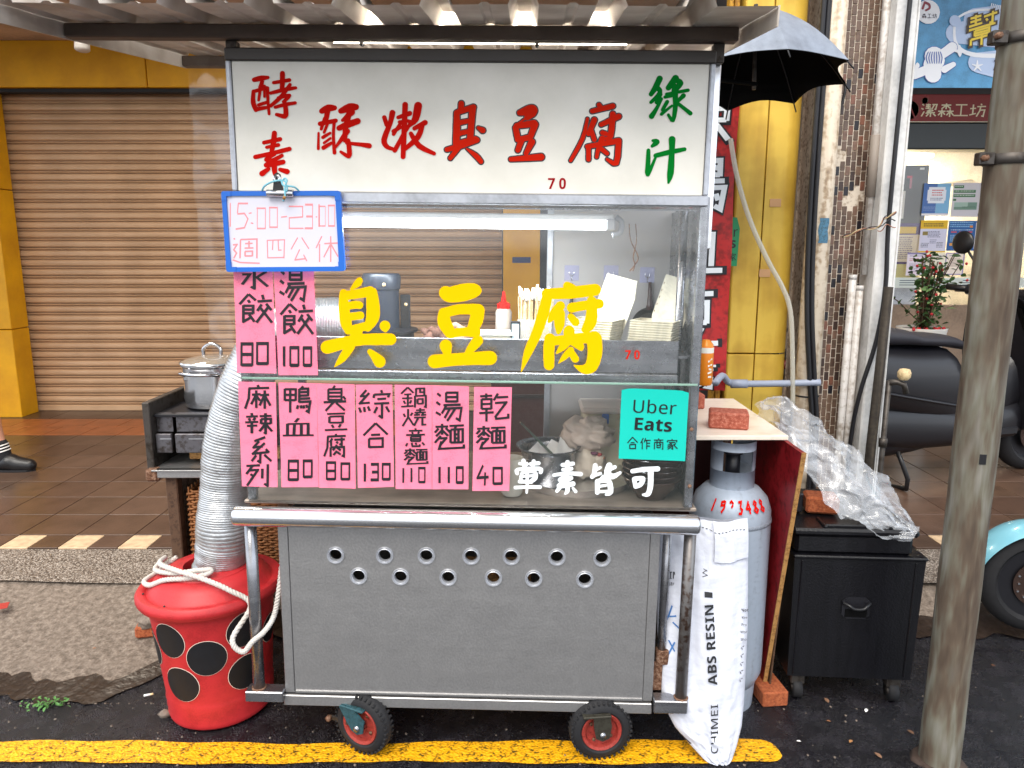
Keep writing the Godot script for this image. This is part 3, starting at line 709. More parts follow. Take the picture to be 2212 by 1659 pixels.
	var hp = [W(1578, 300, -3.42), W(1592, 380, -3.40), W(1618, 470, -3.39), W(1655, 555, -3.385), W(1690, 620, -3.385), W(1706, 665, -3.385), W(1711, 730, -3.385), W(1713, 880, -3.385)]
	var hz = T("clear_hose", "clear plastic hose curving down across the yellow column", "hose", at(hp[-1]))
	P(hz, "tube", MB.new(true).tube(smooth_path(hp, 5).map(func(p): return p - hp[-1]), 0.011, 10), M.hose)
	var gp = [W(1545, 828, -3.3), W(1560, 812, -3.36), W(1575, 826, -3.40), W(1600, 829, -3.40), W(1700, 828, -3.40), W(1772, 826, -3.38)]
	var gz = T("grey_water_pipe", "grey plastic water pipe running level across the yellow column", "pipe", at(gp[3]))
	P(gz, "pipe", MB.new(true).tube(smooth_path(gp, 5).map(func(p): return p - gp[3]), 0.016, 12), M.grey_pipe)
	P(gz, "elbow", MB.new(true).tube([Vector3(-0.045, 0.0, 0.0), Vector3(0.03, 0.0, 0.0)], 0.021, 12), M.grey_pipe)
	# dark cable dangling on the tiles
	var dc = [W(1822, 175, -3.48), W(1826, 190, -3.46), W(1820, 220, -3.46), W(1806, 262, -3.46), W(1800, 300, -3.46), W(1790, 320, -3.44), W(1768, 331, -3.42)]
	P(T("dangling_wire", "thin black wire end dangling over the tiled wall", "wire", at(dc[0])), "wire", MB.new(true).tube(smooth_path(dc, 5).map(func(p): return p - dc[0]), 0.006, 8), M.cable)
	# white pillar with pipes in front
	var wp = T("white_post", "tall white painted square post at the tiled wall's right edge", "post", at(Vector3(1.694, 0.12, -3.5)))
	P(wp, "post", MB.new().box(Vector3(0, 1.6, 0), Vector3(0.090, 3.2, 0.2), 0.006), M.white_paint)
	P(wp, "edge_strip", MB.new().box(Vector3(0.049, 1.6, 0.09), Vector3(0.008, 3.2, 0.022), 0.002), M.white_paint)
	for k in 2:
		var x = [1.580, 1.616][k]
		var w = T("white_pipe", ["white plastic pipe with a cut top nearest the brown tiles", "white plastic pipe with a cut top nearest the white post"][k], "pipe", at(Vector3(x, 0.1, -3.46)), "white pipes")
		P(w, "pipe", MB.new(true).cyl(Vector3.ZERO, Vector3(0, 1.38 - 0.05 * k, 0), 0.017, 14), M.white_pipe)
		P(w, "cap", MB.new(true).cyl(Vector3(0, 1.38 - 0.05 * k, 0), Vector3(0, 1.40 - 0.05 * k, 0), 0.019, 14), M.white_pipe)
	var uc = T("conduit", "pale conduit pipe running up between tiled wall and white post", "pipe", at(Vector3(1.635, 1.5, -3.47)))
	P(uc, "pipe", MB.new(true).cyl(Vector3.ZERO, Vector3(0, 1.8, 0), 0.015, 12), M.white_pipe)
	P(uc, "socket", MB.new(true).cyl(Vector3(0, 0.35, 0), Vector3(0, 0.62, 0), 0.021, 12), mat("8d837a", 0.6))
	var bc = [Vector3(1.69, 3.2, -3.37), Vector3(1.682, 2.4, -3.37), Vector3(1.678, 1.75, -3.37), Vector3(1.69, 1.45, -3.37), Vector3(1.675, 1.2, -3.38), Vector3(1.63, 0.95, -3.40), Vector3(1.615, 0.7, -3.42), Vector3(1.61, 0.12, -3.42)]
	P(T("long_black_cable", "single long black cable running down over the white post", "cable", at(bc[-1])), "sheath", MB.new(true).tube(smooth_path(bc, 6).map(func(p): return p - bc[-1]), 0.010, 10), M.cable)
	var wd = T("wooden_pole", "weathered grey wooden pole leaning against the white post", "pole", at(Vector3(1.665, 0.1, -3.33)))
	P(wd, "pole", MB.new(true).tube([Vector3(0, 0, 0), Vector3(0.005, 0.6, 0), Vector3(0.02, 1.35, 0.0)], [0.024, 0.022, 0.019], 12), mat("6e6962", 0.85, 0, {tex = M.wood_old.albedo_texture, k = 2.0}))
	var fa = T("water_tap", "brass water tap with round wooden knob on the white post", "tap", at(Vector3(1.71, 0.1, -3.3)))
	P(fa, "riser", MB.new(true).cyl(Vector3(-0.005, 0, 0), Vector3(0, 0.93, 0), 0.012, 10), M.steel_dark)
	P(fa, "union", MB.new(true).cyl(Vector3(-0.002, 0.62, 0), Vector3(-0.002, 0.66, 0), 0.019, 8), M.steel_dark)
	P(fa, "spout", MB.new(true).tube([Vector3(0, 0.92, 0), Vector3(0.03, 0.925, 0.01), Vector3(0.058, 0.915, 0.02), Vector3(0.07, 0.875, 0.025)], [0.016, 0.013, 0.014, 0.013], 10), M.steel_dark)
	P(fa, "knob", MB.new().lathe([Vector2(0, 0.0), Vector2(0.018, 0.002), Vector2(0.028, 0.015), Vector2(0.029, 0.035), Vector2(0.022, 0.05), Vector2(0.01, 0.053), Vector2(0, 0.053)], 16, Vector3(0.055, 0.935, 0.02)), M.bamboo)
	# wires knotted on the post
	var wn = [W(1818, 513, -3.40), W(1850, 500, -3.38), W(1895, 489, -3.36), W(1912, 470, -3.35), W(1935, 460, -3.35)]
	var wk = T("knotted_wires", "bundle of thin twisted wires knotted across the white post", "wire", at(wn[2]))
	for k in 5:
		var pts = smooth_path(wn, 6)
		var out = []
		for i in pts.size(): out.append(pts[i] - wn[2] + Vector3(0, sin(i * 0.8 + k * 1.3) * 0.006, cos(i * 0.8 + k * 1.3) * 0.005 + 0.002 * k))
		if k > 2: out = out.slice(12).map(func(p): return p + Vector3(0, -0.03 * (k - 2) * (p.x + 0.05) * 8.0, 0))
		P(wk, "strand", MB.new(true).tube(out, 0.0022, 6), [M.cable, mat("9c6a52", 0.5), mat("b5a37a", 0.5)][k % 3])
	# red banner with outlined white characters
	var rb0 = Vector3(0.88, 0.96, -3.44)
	var rb = T("red_banner", "tall red banner with white black-edged characters beside yellow column", "banner", at(rb0))
	var sway = func(x, y): return 0.012 * sin(y * 5.0 + x * 3.0) + 0.01 * sin(x * 14.0 + y * 9.0)
	P(rb, "cloth", MB.new(true).grid(func(a, b): return Vector3(lerp(-0.22, 0.125, a), lerp(0.0, 1.37, b), sway.call(lerp(-0.22, 0.125, a), b * 1.37)), 18, 40), mat("c4201f", 0.55, 0, {tex = M.grime, k = 1.5}))
	var marks = ["辣", "鴨", "血", "豆", "腐"]
	for i in 5:
		var y1 = [1.33, 1.07, 0.80, 0.46, 0.13][i]
		var y0 = [1.11, 0.83, 0.54, 0.20, -0.02][i]
		var place = func(p):
			var x = lerp(-0.2, 0.085, p.x / 100.0)
			var y = lerp(y1, max(y0, 0.01), p.y / 100.0)
			return Vector3(x, y, sway.call(x, y))
		P(rb, "character_edge", glyph(HAN[marks[i]], place, 9.0, Vector3(0, 0, 0.0002), 3.2, Vector3(0, 0, 0.003)), M.black_ink)
		P(rb, "character", glyph(HAN[marks[i]], place, 9.0, Vector3(0, 0, 0.0002), 0.0, Vector3(0, 0, 0.008)), M.white_vinyl)
	var gs0 = W(1577, 575, -3.47)
	var gs = T("green_card", "green delivery card half hidden behind the red banner", "card", at(gs0))
	P(gs, "card", MB.new().extrude(PackedVector2Array([Vector2(-0.08, 0), Vector2(0.03, 0), Vector2(0.035, 0.17), Vector2(0.02, 0.22), Vector2(-0.08, 0.23)]), 0.0, 0.004), mat("188a55", 0.4))
	words(gs, "Uber", 0.045, M.black, Vector3(-0.04, 0.155, 0.0052), Basis(), false)
	words(gs, "Eats", 0.045, M.black, Vector3(-0.04, 0.105, 0.0052), Basis(), true)
	for k in 2: P(gs, "character", glyph(HAN["商家"[k]], in_box(-0.045 + 0.036 * k, 0.06, -0.012 + 0.036 * k, 0.025, func(p): return Vector3(p.x, p.y, 0.0046)), 9.0), M.black)
	# parasol behind the canopy
	make_parasol()
	# the big leaning-looking street pole
	var sp = T("street_pole", "thick weathered grey street pole standing by the yellow line", "pole", at(Vector3(1.372, 0.0, -2.12)))
	var pr = []
	for i in 25: pr.append(Vector2(0.059 + 0.001 * sin(i * 1.7), i * 0.125))
	P(sp, "shaft", MB.new().lathe(pr, 32), M.pole)
	P(sp, "footing", MB.new(true).ball(Vector3(0, 0.0, 0), Vector3(0.078, 0.012, 0.078), 24, 8, 0.25, 3), M.grout)
	for y in [1.86, 2.17]:
		var cl = P(sp, "clamp", MB.new(true).cyl(Vector3(0, y - 0.014, 0), Vector3(0, y + 0.014, 0), 0.0625, 28), M.steel_dark)
		P(cl, "lug", MB.new().box(Vector3(-0.080, y, 0.02), Vector3(0.042, 0.034, 0.03), 0.003), M.steel_dark)
		P(cl, "bolt", MB.new(true).cyl(Vector3(-0.092, y, 0.03), Vector3(-0.092, y, 0.05), 0.009, 6), M.rust)
	P(sp, "dark_patch", MB.new(true).grid(func(a, b):
		var q = lerp(-0.35, -0.05, a)
		return Vector3(0.0612 * sin(q), lerp(1.005, 1.035, b), 0.0612 * cos(q)), 6, 2), M.black)

func smooth_path(pts: Array, n: int) -> Array:
	var out = []
	for i in pts.size() - 1:
		for k in n: out.append(pts[i].cubic_interpolate(pts[i + 1], pts[max(i - 1, 0)], pts[min(i + 2, pts.size() - 1)], float(k) / n))
	out.append(pts[-1])
	return out

func make_parasol():
	var c = Vector3(0.945, 2.25, -3.05)
	var t = T("parasol", "open parasol with silver top and black underside behind the canopy", "umbrella", at(c, 0))
	t.rotate_object_local(Vector3.RIGHT, deg_to_rad(-6.0))
	var R = 0.36
	var surf = func(k, a, b, off):
		var q0 = TAU * k / 8.0
		var q1 = TAU * (k + 1) / 8.0
		var rr = R * b
		var e0 = Vector3(cos(q0), 0, sin(q0)) * rr
		var e1 = Vector3(cos(q1), 0, sin(q1)) * rr
		var p = e0.lerp(e1, a)
		p *= 1.0 - 0.10 * sin(a * PI) * b * b
		p.y = 0.27 * (1.0 - pow(b, 1.8)) + off + 0.02 * sin(a * PI) * b
		return p
	for k in 8:
		P(t, "top_panel", MB.new(true).grid(func(a, b): return surf.call(k, a, b, 0.003), 8, 12), M.silver)
		P(t, "lining_panel", MB.new(true).grid(func(a, b): return surf.call(k, a, b, 0.0), 8, 12), M.tarp)
		var rib = []
		for i in 9: rib.append(surf.call(k, 0.0, i / 8.0 * 1.05 if i == 8 else i / 8.0, -0.006))
		P(t, "rib", MB.new(true).tube(rib, 0.003, 6), M.black)
	P(t, "pole", MB.new(true).cyl(Vector3(0, -0.02, 0), Vector3(0, 0.30, 0), 0.008, 12), M.steel_dark)
	P(t, "clamp_arm", MB.new(true).tube([Vector3(0.01, 0.0, 0), Vector3(-0.36, -0.02, 0.17)], 0.008, 10), M.tarp)
# ---- the shop at the right
func print_image(w, h, bg, rects) -> ImageTexture:
	var im = Image.create(w, h, false, Image.FORMAT_RGB8)
	im.fill(Color(bg))
	for r in rects:
		var c = Color(r[4])
		if r.size() > 5:      # lines of small type
			var n = r[5]
			for i in n:
				var y = int((r[1] + r[3] * i / n) * h)
				var x = r[0] * w
				while x < (r[0] + r[2]) * w - 2:
					var l = rng.randi_range(1, 4)
					im.fill_rect(Rect2i(int(x), y, l, max(1, int(r[3] / n * h * 0.55))), c)
					x += l + 1
		else: im.fill_rect(Rect2i(int(r[0] * w), int(r[1] * h), max(1, int(r[2] * w)), max(1, int(r[3] * h))), c)
	return ImageTexture.create_from_image(im)
func sheet(parent, called, tex, size, pos, rough = 0.5):
	var q := QuadMesh.new()
	q.size = size
	var m := StandardMaterial3D.new()
	m.albedo_texture = tex
	m.roughness = rough
	m.cull_mode = BaseMaterial3D.CULL_DISABLED
	return P(parent, called, q, m, pos)
func make_shop():
	var room = T("shop_room", "", "", at(Vector3(4.0, 0.12, -7.7)), "", "structure")
	var cream = mat("efe6d2", 0.8, 0, {tex = M.grime_soft, k = 0.5, world = true})
	P(room, "rear_wall", MB.new().box(Vector3(0, 1.6, -1.0), Vector3(2.8, 3.2, 0.1)), cream)
	for s in [-1, 1]: P(room, "side_wall", MB.new().box(Vector3(s * 1.4, 1.6, 0.0), Vector3(0.1, 3.2, 2.0)), cream)
	P(room, "ceiling", MB.new().box(Vector3(0, 2.9, 0.0), Vector3(2.8, 0.1, 2.0)), cream)
	P(room, "floor", MB.new().box(Vector3(0, -0.03, 0.0), Vector3(2.8, 0.08, 2.0)), mat("a58f78", 0.6))
	P(room, "lower_wall", MB.new().box(Vector3(0, 0.50, 1.0), Vector3(2.7, 1.0, 0.06)), mat("a58d78", 0.7, 0, {tex = M.grime_soft, k = 0.6, world = true}))
	P(room, "conduit", MB.new(true).tube([Vector3(-1.2, 1.95, -0.94), Vector3(1.2, 2.25, -0.94)], 0.02, 8), cream)
	var lt = T("shop_lamp", "long tube lamp on the shop's cream wall", "lamp", at(Vector3(4.0, 2.60, -8.4), 8))
	P(lt, "housing", MB.new().box(Vector3(0, 0.03, 0), Vector3(1.3, 0.05, 0.08), 0.006), M.lamp_shell)
	P(lt, "lamp_tube", MB.new(true).cyl(Vector3(-0.6, -0.012, 0), Vector3(0.6, -0.012, 0), 0.014, 12), M.lamp_glow_warm)
	var al := AreaLight3D.new()
	al.name = "shop_lamp_light"
	al.area_size = Vector2(1.2, 0.1)
	al.light_energy = 3.2
	al.light_color = Color(1.0, 0.96, 0.86)
	al.shadow_enabled = true
	al.position = Vector3(4.0, 2.56, -8.1)
	al.rotation_degrees = Vector3(-60, 0, 0)
	add_child(al)
	# front: window, header box and name board
	var fr = T("storefront", "glazed shop front with white frosted strip at the right", "storefront", at(Vector3(4.0, 0.12, -6.62)))
	P(fr, "window_pane", MB.new().box(Vector3(0, 1.66, 0), Vector3(2.6, 1.32, 0.008)), M.glass)
	for x in [-1.32, 1.32]: P(fr, "window_frame", MB.new().box(Vector3(x, 1.16, 0), Vector3(0.05, 2.32, 0.08), 0.004), M.alu)
	P(fr, "shutter_box", MB.new().box(Vector3(0, 2.43, 0.02), Vector3(2.8, 0.215, 0.2), 0.01), mat("1f2526", 0.3))
	P(fr, "dark_lintel", MB.new().box(Vector3(0, 2.80, 0.0), Vector3(2.8, 0.07, 0.16), 0.006), mat("241a1a", 0.4))
	P(fr, "header_wall", MB.new().box(Vector3(0, 3.03, -0.05), Vector3(2.8, 0.38, 0.06)), M.wall)
	var stp = P(fr, "frosted_strip", MB.new().box(Vector3(-0.1, 1.20, 0.008), Vector3(2.3, 0.09, 0.002)), mat("dfe8e4", 0.5, 0, {alpha = 0.85}))
	for k in 2:
		for i in 3: P(stp, "stripe", MB.new().box(Vector3(-0.47 + 0.56 * k, 1.18 + 0.02 * i, 0.0102), Vector3(0.19, 0.006, 0.001)), mat("2f4658", 0.5))
	var nb = T("name_board", "dark red name board with pale characters above shop window", "sign", at(Vector3(4.0, 2.66, -6.52)))
	P(nb, "board", MB.new().box(Vector3(0, 0.115, 0), Vector3(2.6, 0.215, 0.05), 0.004), mat("7d1a17", 0.4))
	P(nb, "trim", MB.new().box(Vector3(0, 0.003, 0.004), Vector3(2.6, 0.006, 0.05)), mat("d8cdb8", 0.4))
	var pale = mat("d8cfae", 0.4)
	var xs = [[570, 710], [735, 880], [890, 1025], [1050, 1195]]
	for i in 4:
		var a = W(1866.6 + xs[i][0] * 0.2188, 223.5, -6.494)
		var b = W(1866.6 + xs[i][1] * 0.2188, 252.5, -6.494)
		P(nb, "character", glyph(HAN["潔森工坊"[i]], in_box(a.x - 4.0, a.y - 2.66, b.x - 4.0, b.y - 2.66, func(p): return Vector3(p.x, p.y, 0.0262)), 9.0), pale)
	var lg = W(1866.6 + 450 * 0.2188, 238, -6.494) - Vector3(4.0, 2.66, -6.52)
	P(nb, "logo_disc", MB.new().lathe([Vector2(0, 0), Vector2(0.075, 0), Vector2(0.075, 0.003)], 28, Vector3(lg.x, lg.y, 0.025), Basis(Vector3.RIGHT, PI / 2)), pale)
	P(nb, "logo_slash", MB.new().box(Vector3(lg.x + 0.02, lg.y - 0.01, 0.0295), Vector3(0.012, 0.12, 0.001), 0.0, Basis(Vector3.BACK, 0.5)), mat("7d1a17", 0.4))
	P(nb, "logo_dot", MB.new().lathe([Vector2(0, 0), Vector2(0.026, 0), Vector2(0.026, 0.003)], 20, Vector3(lg.x + 0.12, lg.y + 0.075, 0.025), Basis(Vector3.RIGHT, PI / 2)), pale)
	# posters on the glass
	var defs = [
		["blue poster with a white disc on the shop window", [595, 230, 828, 550], "4a6fb0", [[0.5, 0, 0.5, 0.92, "7db4dc"], [0.2, 0.12, 0.62, 0.5, "e6e9f2"], [0.16, 0.2, 0.7, 0.34, "e6e9f2"], [0.32, 0.2, 0.4, 0.22, "c85a5e", 3], [0.28, 0.45, 0.45, 0.1, "55608c", 2], [0.06, 0.72, 0.5, 0.14, "a9b8dc", 4], [0, 0.93, 1, 0.07, "eceaf0"]]],
		["grey poster with green text bars and a small picture", [885, 225, 1120, 560], "cfcbd2", [[0.05, 0.08, 0.35, 0.09, "3f7048"], [0.05, 0.21, 0.8, 0.09, "3f7048"], [0.05, 0.34, 0.8, 0.09, "3f7048"], [0.05, 0.47, 0.12, 0.07, "3f7048"], [0.08, 0.1, 0.28, 0.05, "dfe6dc", 1], [0.08, 0.23, 0.74, 0.05, "dfe6dc", 1], [0.08, 0.36, 0.74, 0.05, "dfe6dc", 1], [0.1, 0.58, 0.84, 0.22, "6f8f80"], [0.1, 0.58, 0.5, 0.14, "9fb9ae"], [0.4, 0.70, 0.5, 0.06, "45604f", 2]]],
		["white price poster with navy bands next to the street pole", [1155, 225, 1390, 555], "eceaf0", [[0, 0, 1, 0.09, "34407c"], [0, 0.92, 1, 0.08, "34407c"], [0.08, 0.13, 0.8, 0.08, "4a5590", 1], [0.12, 0.22, 0.7, 0.08, "4a5590", 1], [0.1, 0.33, 0.6, 0.09, "c2404a", 1], [0.1, 0.46, 0.7, 0.24, "6a6f8c", 6]]],
		["pale poster with a yellow heading and tool drawings", [565, 595, 797, 915], "d5d4ea", [[0, 0, 1, 0.27, "e3b81e"], [0.12, 0.10, 0.76, 0.13, "55481c", 2], [0.1, 0.35, 0.2, 0.12, "8c7a3c"], [0.3, 0.34, 0.45, 0.2, "6a6c8a", 5], [0.4, 0.6, 0.25, 0.14, "74769a", 3], [0.08, 0.7, 0.3, 0.16, "63657c", 4], [0.66, 0.68, 0.26, 0.18, "63657c", 4], [0, 0.95, 1, 0.05, "e3b81e"]]],
		["dark blue poster with orange and white text on the shop window", [840, 600, 1078, 895], "1f5a9e", [[0.05, 0.05, 0.85, 0.2, "8fc0e6", 3], [0.78, 0.16, 0.12, 0.08, "e08a3a"], [0.1, 0.30, 0.8, 0.05, "dfe8f4", 1], [0.12, 0.36, 0.22, 0.05, "d8505a"], [0.42, 0.36, 0.22, 0.05, "d8505a"], [0.7, 0.36, 0.2, 0.05, "d8505a"], [0.1, 0.47, 0.34, 0.24, "9fc4e4", 6], [0.5, 0.47, 0.42, 0.18, "15243c", 5], [0.1, 0.74, 0.1, 0.1, "e6a24a"], [0.45, 0.76, 0.5, 0.2, "16202e", 4]]],
		["white poster with a pen drawing next to the street pole", [1110, 600, 1330, 900], "ece6ea", [[0, 0, 1, 0.07, "454a80"], [0, 0.93, 1, 0.07, "454a80"], [0.1, 0.25, 0.3, 0.1, "6a6c8a", 3], [0.3, 0.4, 0.12, 0.22, "6b6f80", 6], [0.1, 0.70, 0.7, 0.18, "b07078", 5]]],
		["pale purple price sheet at the lower left of the window", [430, 915, 595, 1140], "e6dcea", [[0, 0, 1, 0.08, "8a82b4"], [0.15, 0.13, 0.7, 0.06, "6f689a", 1], [0.15, 0.26, 0.5, 0.14, "c87c84", 2], [0.15, 0.48, 0.7, 0.4, "a49ab4", 6]]],
		["cream price sheet in the middle of the lower window row", [605, 920, 785, 1135], "eee8d8", [[0.15, 0.1, 0.7, 0.06, "7a7690", 1], [0.15, 0.22, 0.7, 0.1, "c0807c", 2], [0.12, 0.4, 0.76, 0.5, "aba590", 8]]],
		["cream sheet with a purple border at the lower right of the window", [810, 915, 975, 1135], "f2e4d8", [[0, 0, 1, 0.05, "8f86b8"], [0, 0.95, 1, 0.05, "8f86b8"], [0, 0, 0.06, 1, "8f86b8"], [0.94, 0, 0.06, 1, "8f86b8"], [0.2, 0.12, 0.6, 0.06, "8a7a9a", 1], [0.25, 0.25, 0.5, 0.4, "b09a8c", 7]]]]
	for d in defs:
		var a = W(1866.6 + d[1][0] * 0.2188, 345.7 + d[1][1] * 0.2188, -6.606)
		var b = W(1866.6 + d[1][2] * 0.2188, 345.7 + d[1][3] * 0.2188, -6.606)
		var c = (a + b) * 0.5
		var t = T("poster", d[0], "poster", at(c), "posters on the shop window")
		sheet(t, "print", print_image(72, 96, d[2], d[3]), Vector2(b.x - a.x, a.y - b.y), Vector3.ZERO)
	var pa = W(1929, 375, -6.75)
	var pb = W(1984, 598, -6.75)
	var ru = T("advert_stand", "tall advert stand with dark top and yellow stripe behind the glass", "advert", at(Vector3((pa.x + pb.x) * 0.5 - 0.05, 0.12, -6.75)))
	sheet(ru, "print", print_image(80, 300, "4a4a4c", [[0.55, 0.09, 0.12, 0.02, "c8485a"], [0.62, 0.11, 0.05, 0.09, "b06a78"], [0.8, 0.02, 0.1, 0.02, "dcdcdc"], [0, 0.18, 0.5, 0.34, "cfc6c2"], [0.1, 0.22, 0.45, 0.24, "dcd8d2"], [0.18, 0.24, 0.22, 0.22, "a8a39a"], [0, 0.5, 1, 0.1, "4a2f70"], [0.05, 0.53, 0.8, 0.06, "e6c02a"], [0, 0.6, 1, 0.24, "e2d8c4"], [0.1, 0.62, 0.7, 0.2, "7c6a84", 12], [0, 0.84, 1, 0.02, "4a2f70"], [0, 0.86, 1, 0.14, "e0d890"]]), Vector2(0.42, 1.0), Vector3(0, 1.72, 0))
	P(ru, "stand", MB.new().box(Vector3(0, 0.6, -0.02), Vector3(0.42, 1.2, 0.012), 0.003), M.alu)
	# blue banner hanging under the arcade ceiling
	var z = -4.2
	var b0 = W(1960, 190, z)
	var bl = T("blue_banner", "sky blue advertising banner with yellow character and white drawings", "banner", at(b0))
	var wave = func(x, y): return 0.005 * sin(x * 7.0 + y * 5.0)
	var q = func(u, v):
		var p = W(u, v, z) - b0
		p.z = wave.call(p.x, p.y)
		return p
	P(bl, "cloth", MB.new(true).grid(func(a, b): return Vector3(lerp(-0.15, 0.85, a), lerp(0.0, 0.84, b), wave.call(lerp(-0.15, 0.85, a), 0.84 * b)), 36, 30), mat("5ca6d8", 0.4, 0, {tex = M.grime_soft, k = 1.6}))
	var fz = func(x, y): return q.call(1866.6 + x * 0.2188, y * 0.2188)     # from the enlarged view of the banner
	var fp = func(p): return fz.call(p.x, p.y)
	var pale_blue = mat("b9cbea", 0.4)
	var wht = mat("eef0f6", 0.4)
	var line_blue = mat("3f5fae", 0.4)
	P(bl, "tub_shape", glyph("900,330,200 1400,300,360; 1100,200,240 1500,180,300; 1120,620,200 1380,640,300", fp, 10.0, Vector3(0, 0, 0.0003), 0.0, Vector3(0, 0, 0.003)), pale_blue)
	P(bl, "tub_rim", glyph("890,230,26 890,400,30 960,500,40 1100,545,44 1300,550,44 1460,540,40;930,170,22 1040,115,24 1200,95,24 1330,110,20", fp, 10.0, Vector3(0, 0, 0.0002), 0.0, Vector3(0, 0, 0.0045)), wht)
	P(bl, "bubble", glyph("890,208,112 894,212,112", fp, 10.0, Vector3(0, 0, 0.0002), 0.0, Vector3(0, 0, 0.006)), pale_blue)
	P(bl, "sparkle", glyph("935,450,8 935,510,50 935,565,6;870,505,6 935,510,40 1000,512,6;515,625,6 515,655,44 490,690,8", fp, 10.0, Vector3(0, 0, 0.0002), 0.0, Vector3(0, 0, 0.0065)), wht)
	P(bl, "drawing_line", glyph("490,740,90 590,700,90;660,640,170 670,740,160;680,560,190 690,600,190;760,540,90 860,470,100;780,690,70 870,640,50", fp, 10.0, Vector3(0, 0, 0.0002), 7.0, Vector3(0, 0, 0.0045)), line_blue)
	P(bl, "drawing_fill", glyph("490,740,90 590,700,90;660,640,170 670,740,160;680,560,190 690,600,190;760,540,90 860,470,100;780,690,70 870,640,50", fp, 10.0, Vector3(0, 0, 0.0002), 0.0, Vector3(0, 0, 0.0065)), wht)
	for i in 7: P(bl, "drawing_line", glyph("%d,520,8 %d,575,10 %d,630,8" % [620 + i * 20, 600 + i * 26, 615 + i * 22], fp, 10.0, Vector3(0, 0, 0.0002), 0.0, Vector3(0, 0, 0.0085)), line_blue)
	P(bl, "flower", glyph("1110,600,10 1110,650,26;1060,640,10 1110,655,24;1160,640,10 1110,655,24;1075,700,10 1110,660,24;1145,700,10 1110,660,24", fp, 10.0, Vector3(0, 0, 0.0002), 0.0, Vector3(0, 0, 0.007)), wht)
	P(bl, "logo_disc", glyph("620,120,236 624,124,236", fp, 10.0, Vector3(0, 0, 0.0002), 0.0, Vector3(0, 0, 0.0055)), wht)
	P(bl, "logo_mark", glyph("590,30,24 630,50,26 636,85,22 600,108,20;585,40,20 568,90,22", fp, 10.0, Vector3(0, 0, 0.0002), 0.0, Vector3(0, 0, 0.007)), mat("8c2436", 0.4))
	for i in 3: P(bl, "character", glyph(HAN["森工坊"[i]], in_box(560 + 52 * i, 140, 604 + 52 * i, 186, fp), 9.0, Vector3(0, 0, 0.0001), 0.0, Vector3(0, 0, 0.007)), mat("38304a", 0.5))
	var tilt = func(p): return fz.call(1010 + p.x * 3.0 - p.y * 0.4 * 0.4, 175 + p.y * 3.0 - p.x * 0.75)
	P(bl, "character_edge", glyph(HAN["幫"], tilt, 9.0, Vector3(0, 0, 0.0001), 3.5, Vector3(0, 0, 0.011)), mat("4a3a2a", 0.5))
	P(bl, "character", glyph(HAN["幫"], tilt, 7.5, Vector3(0, 0, 0.0001), 0.0, Vector3(0, 0, 0.0135)), mat("f0d030", 0.4))
	var tilt2 = func(p): return fz.call(1310 + p.x * 3.0, 575 + p.y * 2.6 - p.x * 0.4)
	P(bl, "character_edge", glyph(HAN["洗"], tilt2, 12.0, Vector3(0, 0, 0.0001), 6.0, Vector3(0, 0, 0.009)), mat("3a2350", 0.5))
	P(bl, "character", glyph(HAN["洗"], tilt2, 11.0, Vector3(0, 0, 0.0001), 0.0, Vector3(0, 0, 0.012)), mat("f0e2a8", 0.4))
	for i in 8: P(bl, "bristle", glyph("%d,%d,8 %d,%d,8" % [1260 + i * 17, 35 + i * 5, 1250 + i * 17, 75 + i * 5], fp, 10.0, Vector3(0, 0, 0.0002), 0.0, Vector3(0, 0, 0.006)), wht)
	# potted plant before the window
	var pp = W(1988, 735, -5.9)
	var pt = T("potted_plant", "leafy plant with red berries in a white ribbed pot", "plant", at(Vector3(pp.x, 0.12, pp.z)))
	var pf = []
	for i in 41: pf.append(Vector2(0.11 + 0.075 * i / 40.0 + (0.003 if i % 2 else 0.0), 0.50 + i * 0.0095))
	P(pt, "pot", MB.new().lathe(pf, 24), M.white_pot)
	P(pt, "pot_stand", MB.new(true).cyl(Vector3(0, 0, 0), Vector3(0, 0.5, 0), 0.10, 16), M.white_pot)
	P(pt, "soil", MB.new(true).cyl(Vector3(0, 0.84, 0), Vector3(0, 0.86, 0), 0.175, 20), mat("3a2a20", 0.9))
	var leaves = MB.new()
	var pales = MB.new()
	var stems = MB.new(true)
	var berries = MB.new(true)
	for i in 26:
		var az = rng.randf() * TAU
		var top = Vector3(cos(az) * rng.randf_range(0.02, 0.26), rng.randf_range(1.05, 1.5), sin(az) * rng.randf_range(0.02, 0.2))
		stems.tube([Vector3(cos(az) * 0.03, 0.86, sin(az) * 0.03), Vector3(top.x * 0.4, top.y * 0.8, top.z * 0.4), top], 0.004, 5)
		for k in 16:
			var c = Vector3(top.x * 0.4, top.y * 0.78, top.z * 0.4).lerp(top, rng.randf()) + Vector3(rng.randf_range(-0.07, 0.07), rng.randf_range(-0.1, 0.06), rng.randf_range(-0.07, 0.07))
			leaf(leaves if rng.randf() < 0.8 else pales, c, rng.randf_range(0.045, 0.075), Basis.from_euler(Vector3(rng.randf_range(-0.9, 0.9), rng.randf() * TAU, rng.randf_range(-0.9, 0.9))))
		if i % 2 == 0:
			for k in 2: berries.ball(top + Vector3(rng.randf_range(-0.06, 0.06), rng.randf_range(-0.15, 0.03), rng.randf_range(0.0, 0.08)), Vector3.ONE * 0.011, 8, 6)
	for k in 18: berries.ball(Vector3(rng.randf_range(-0.15, 0.15), 0.875, rng.randf_range(0.02, 0.15)), Vector3.ONE * 0.013, 8, 6)
	P(pt, "stems", stems, M.wood_dark)
	tag(P(pt, "foliage", leaves, M.leaf), "", "", "", "stuff")
	tag(P(pt, "pale_foliage", pales, M.leaf_pale), "", "", "", "stuff")
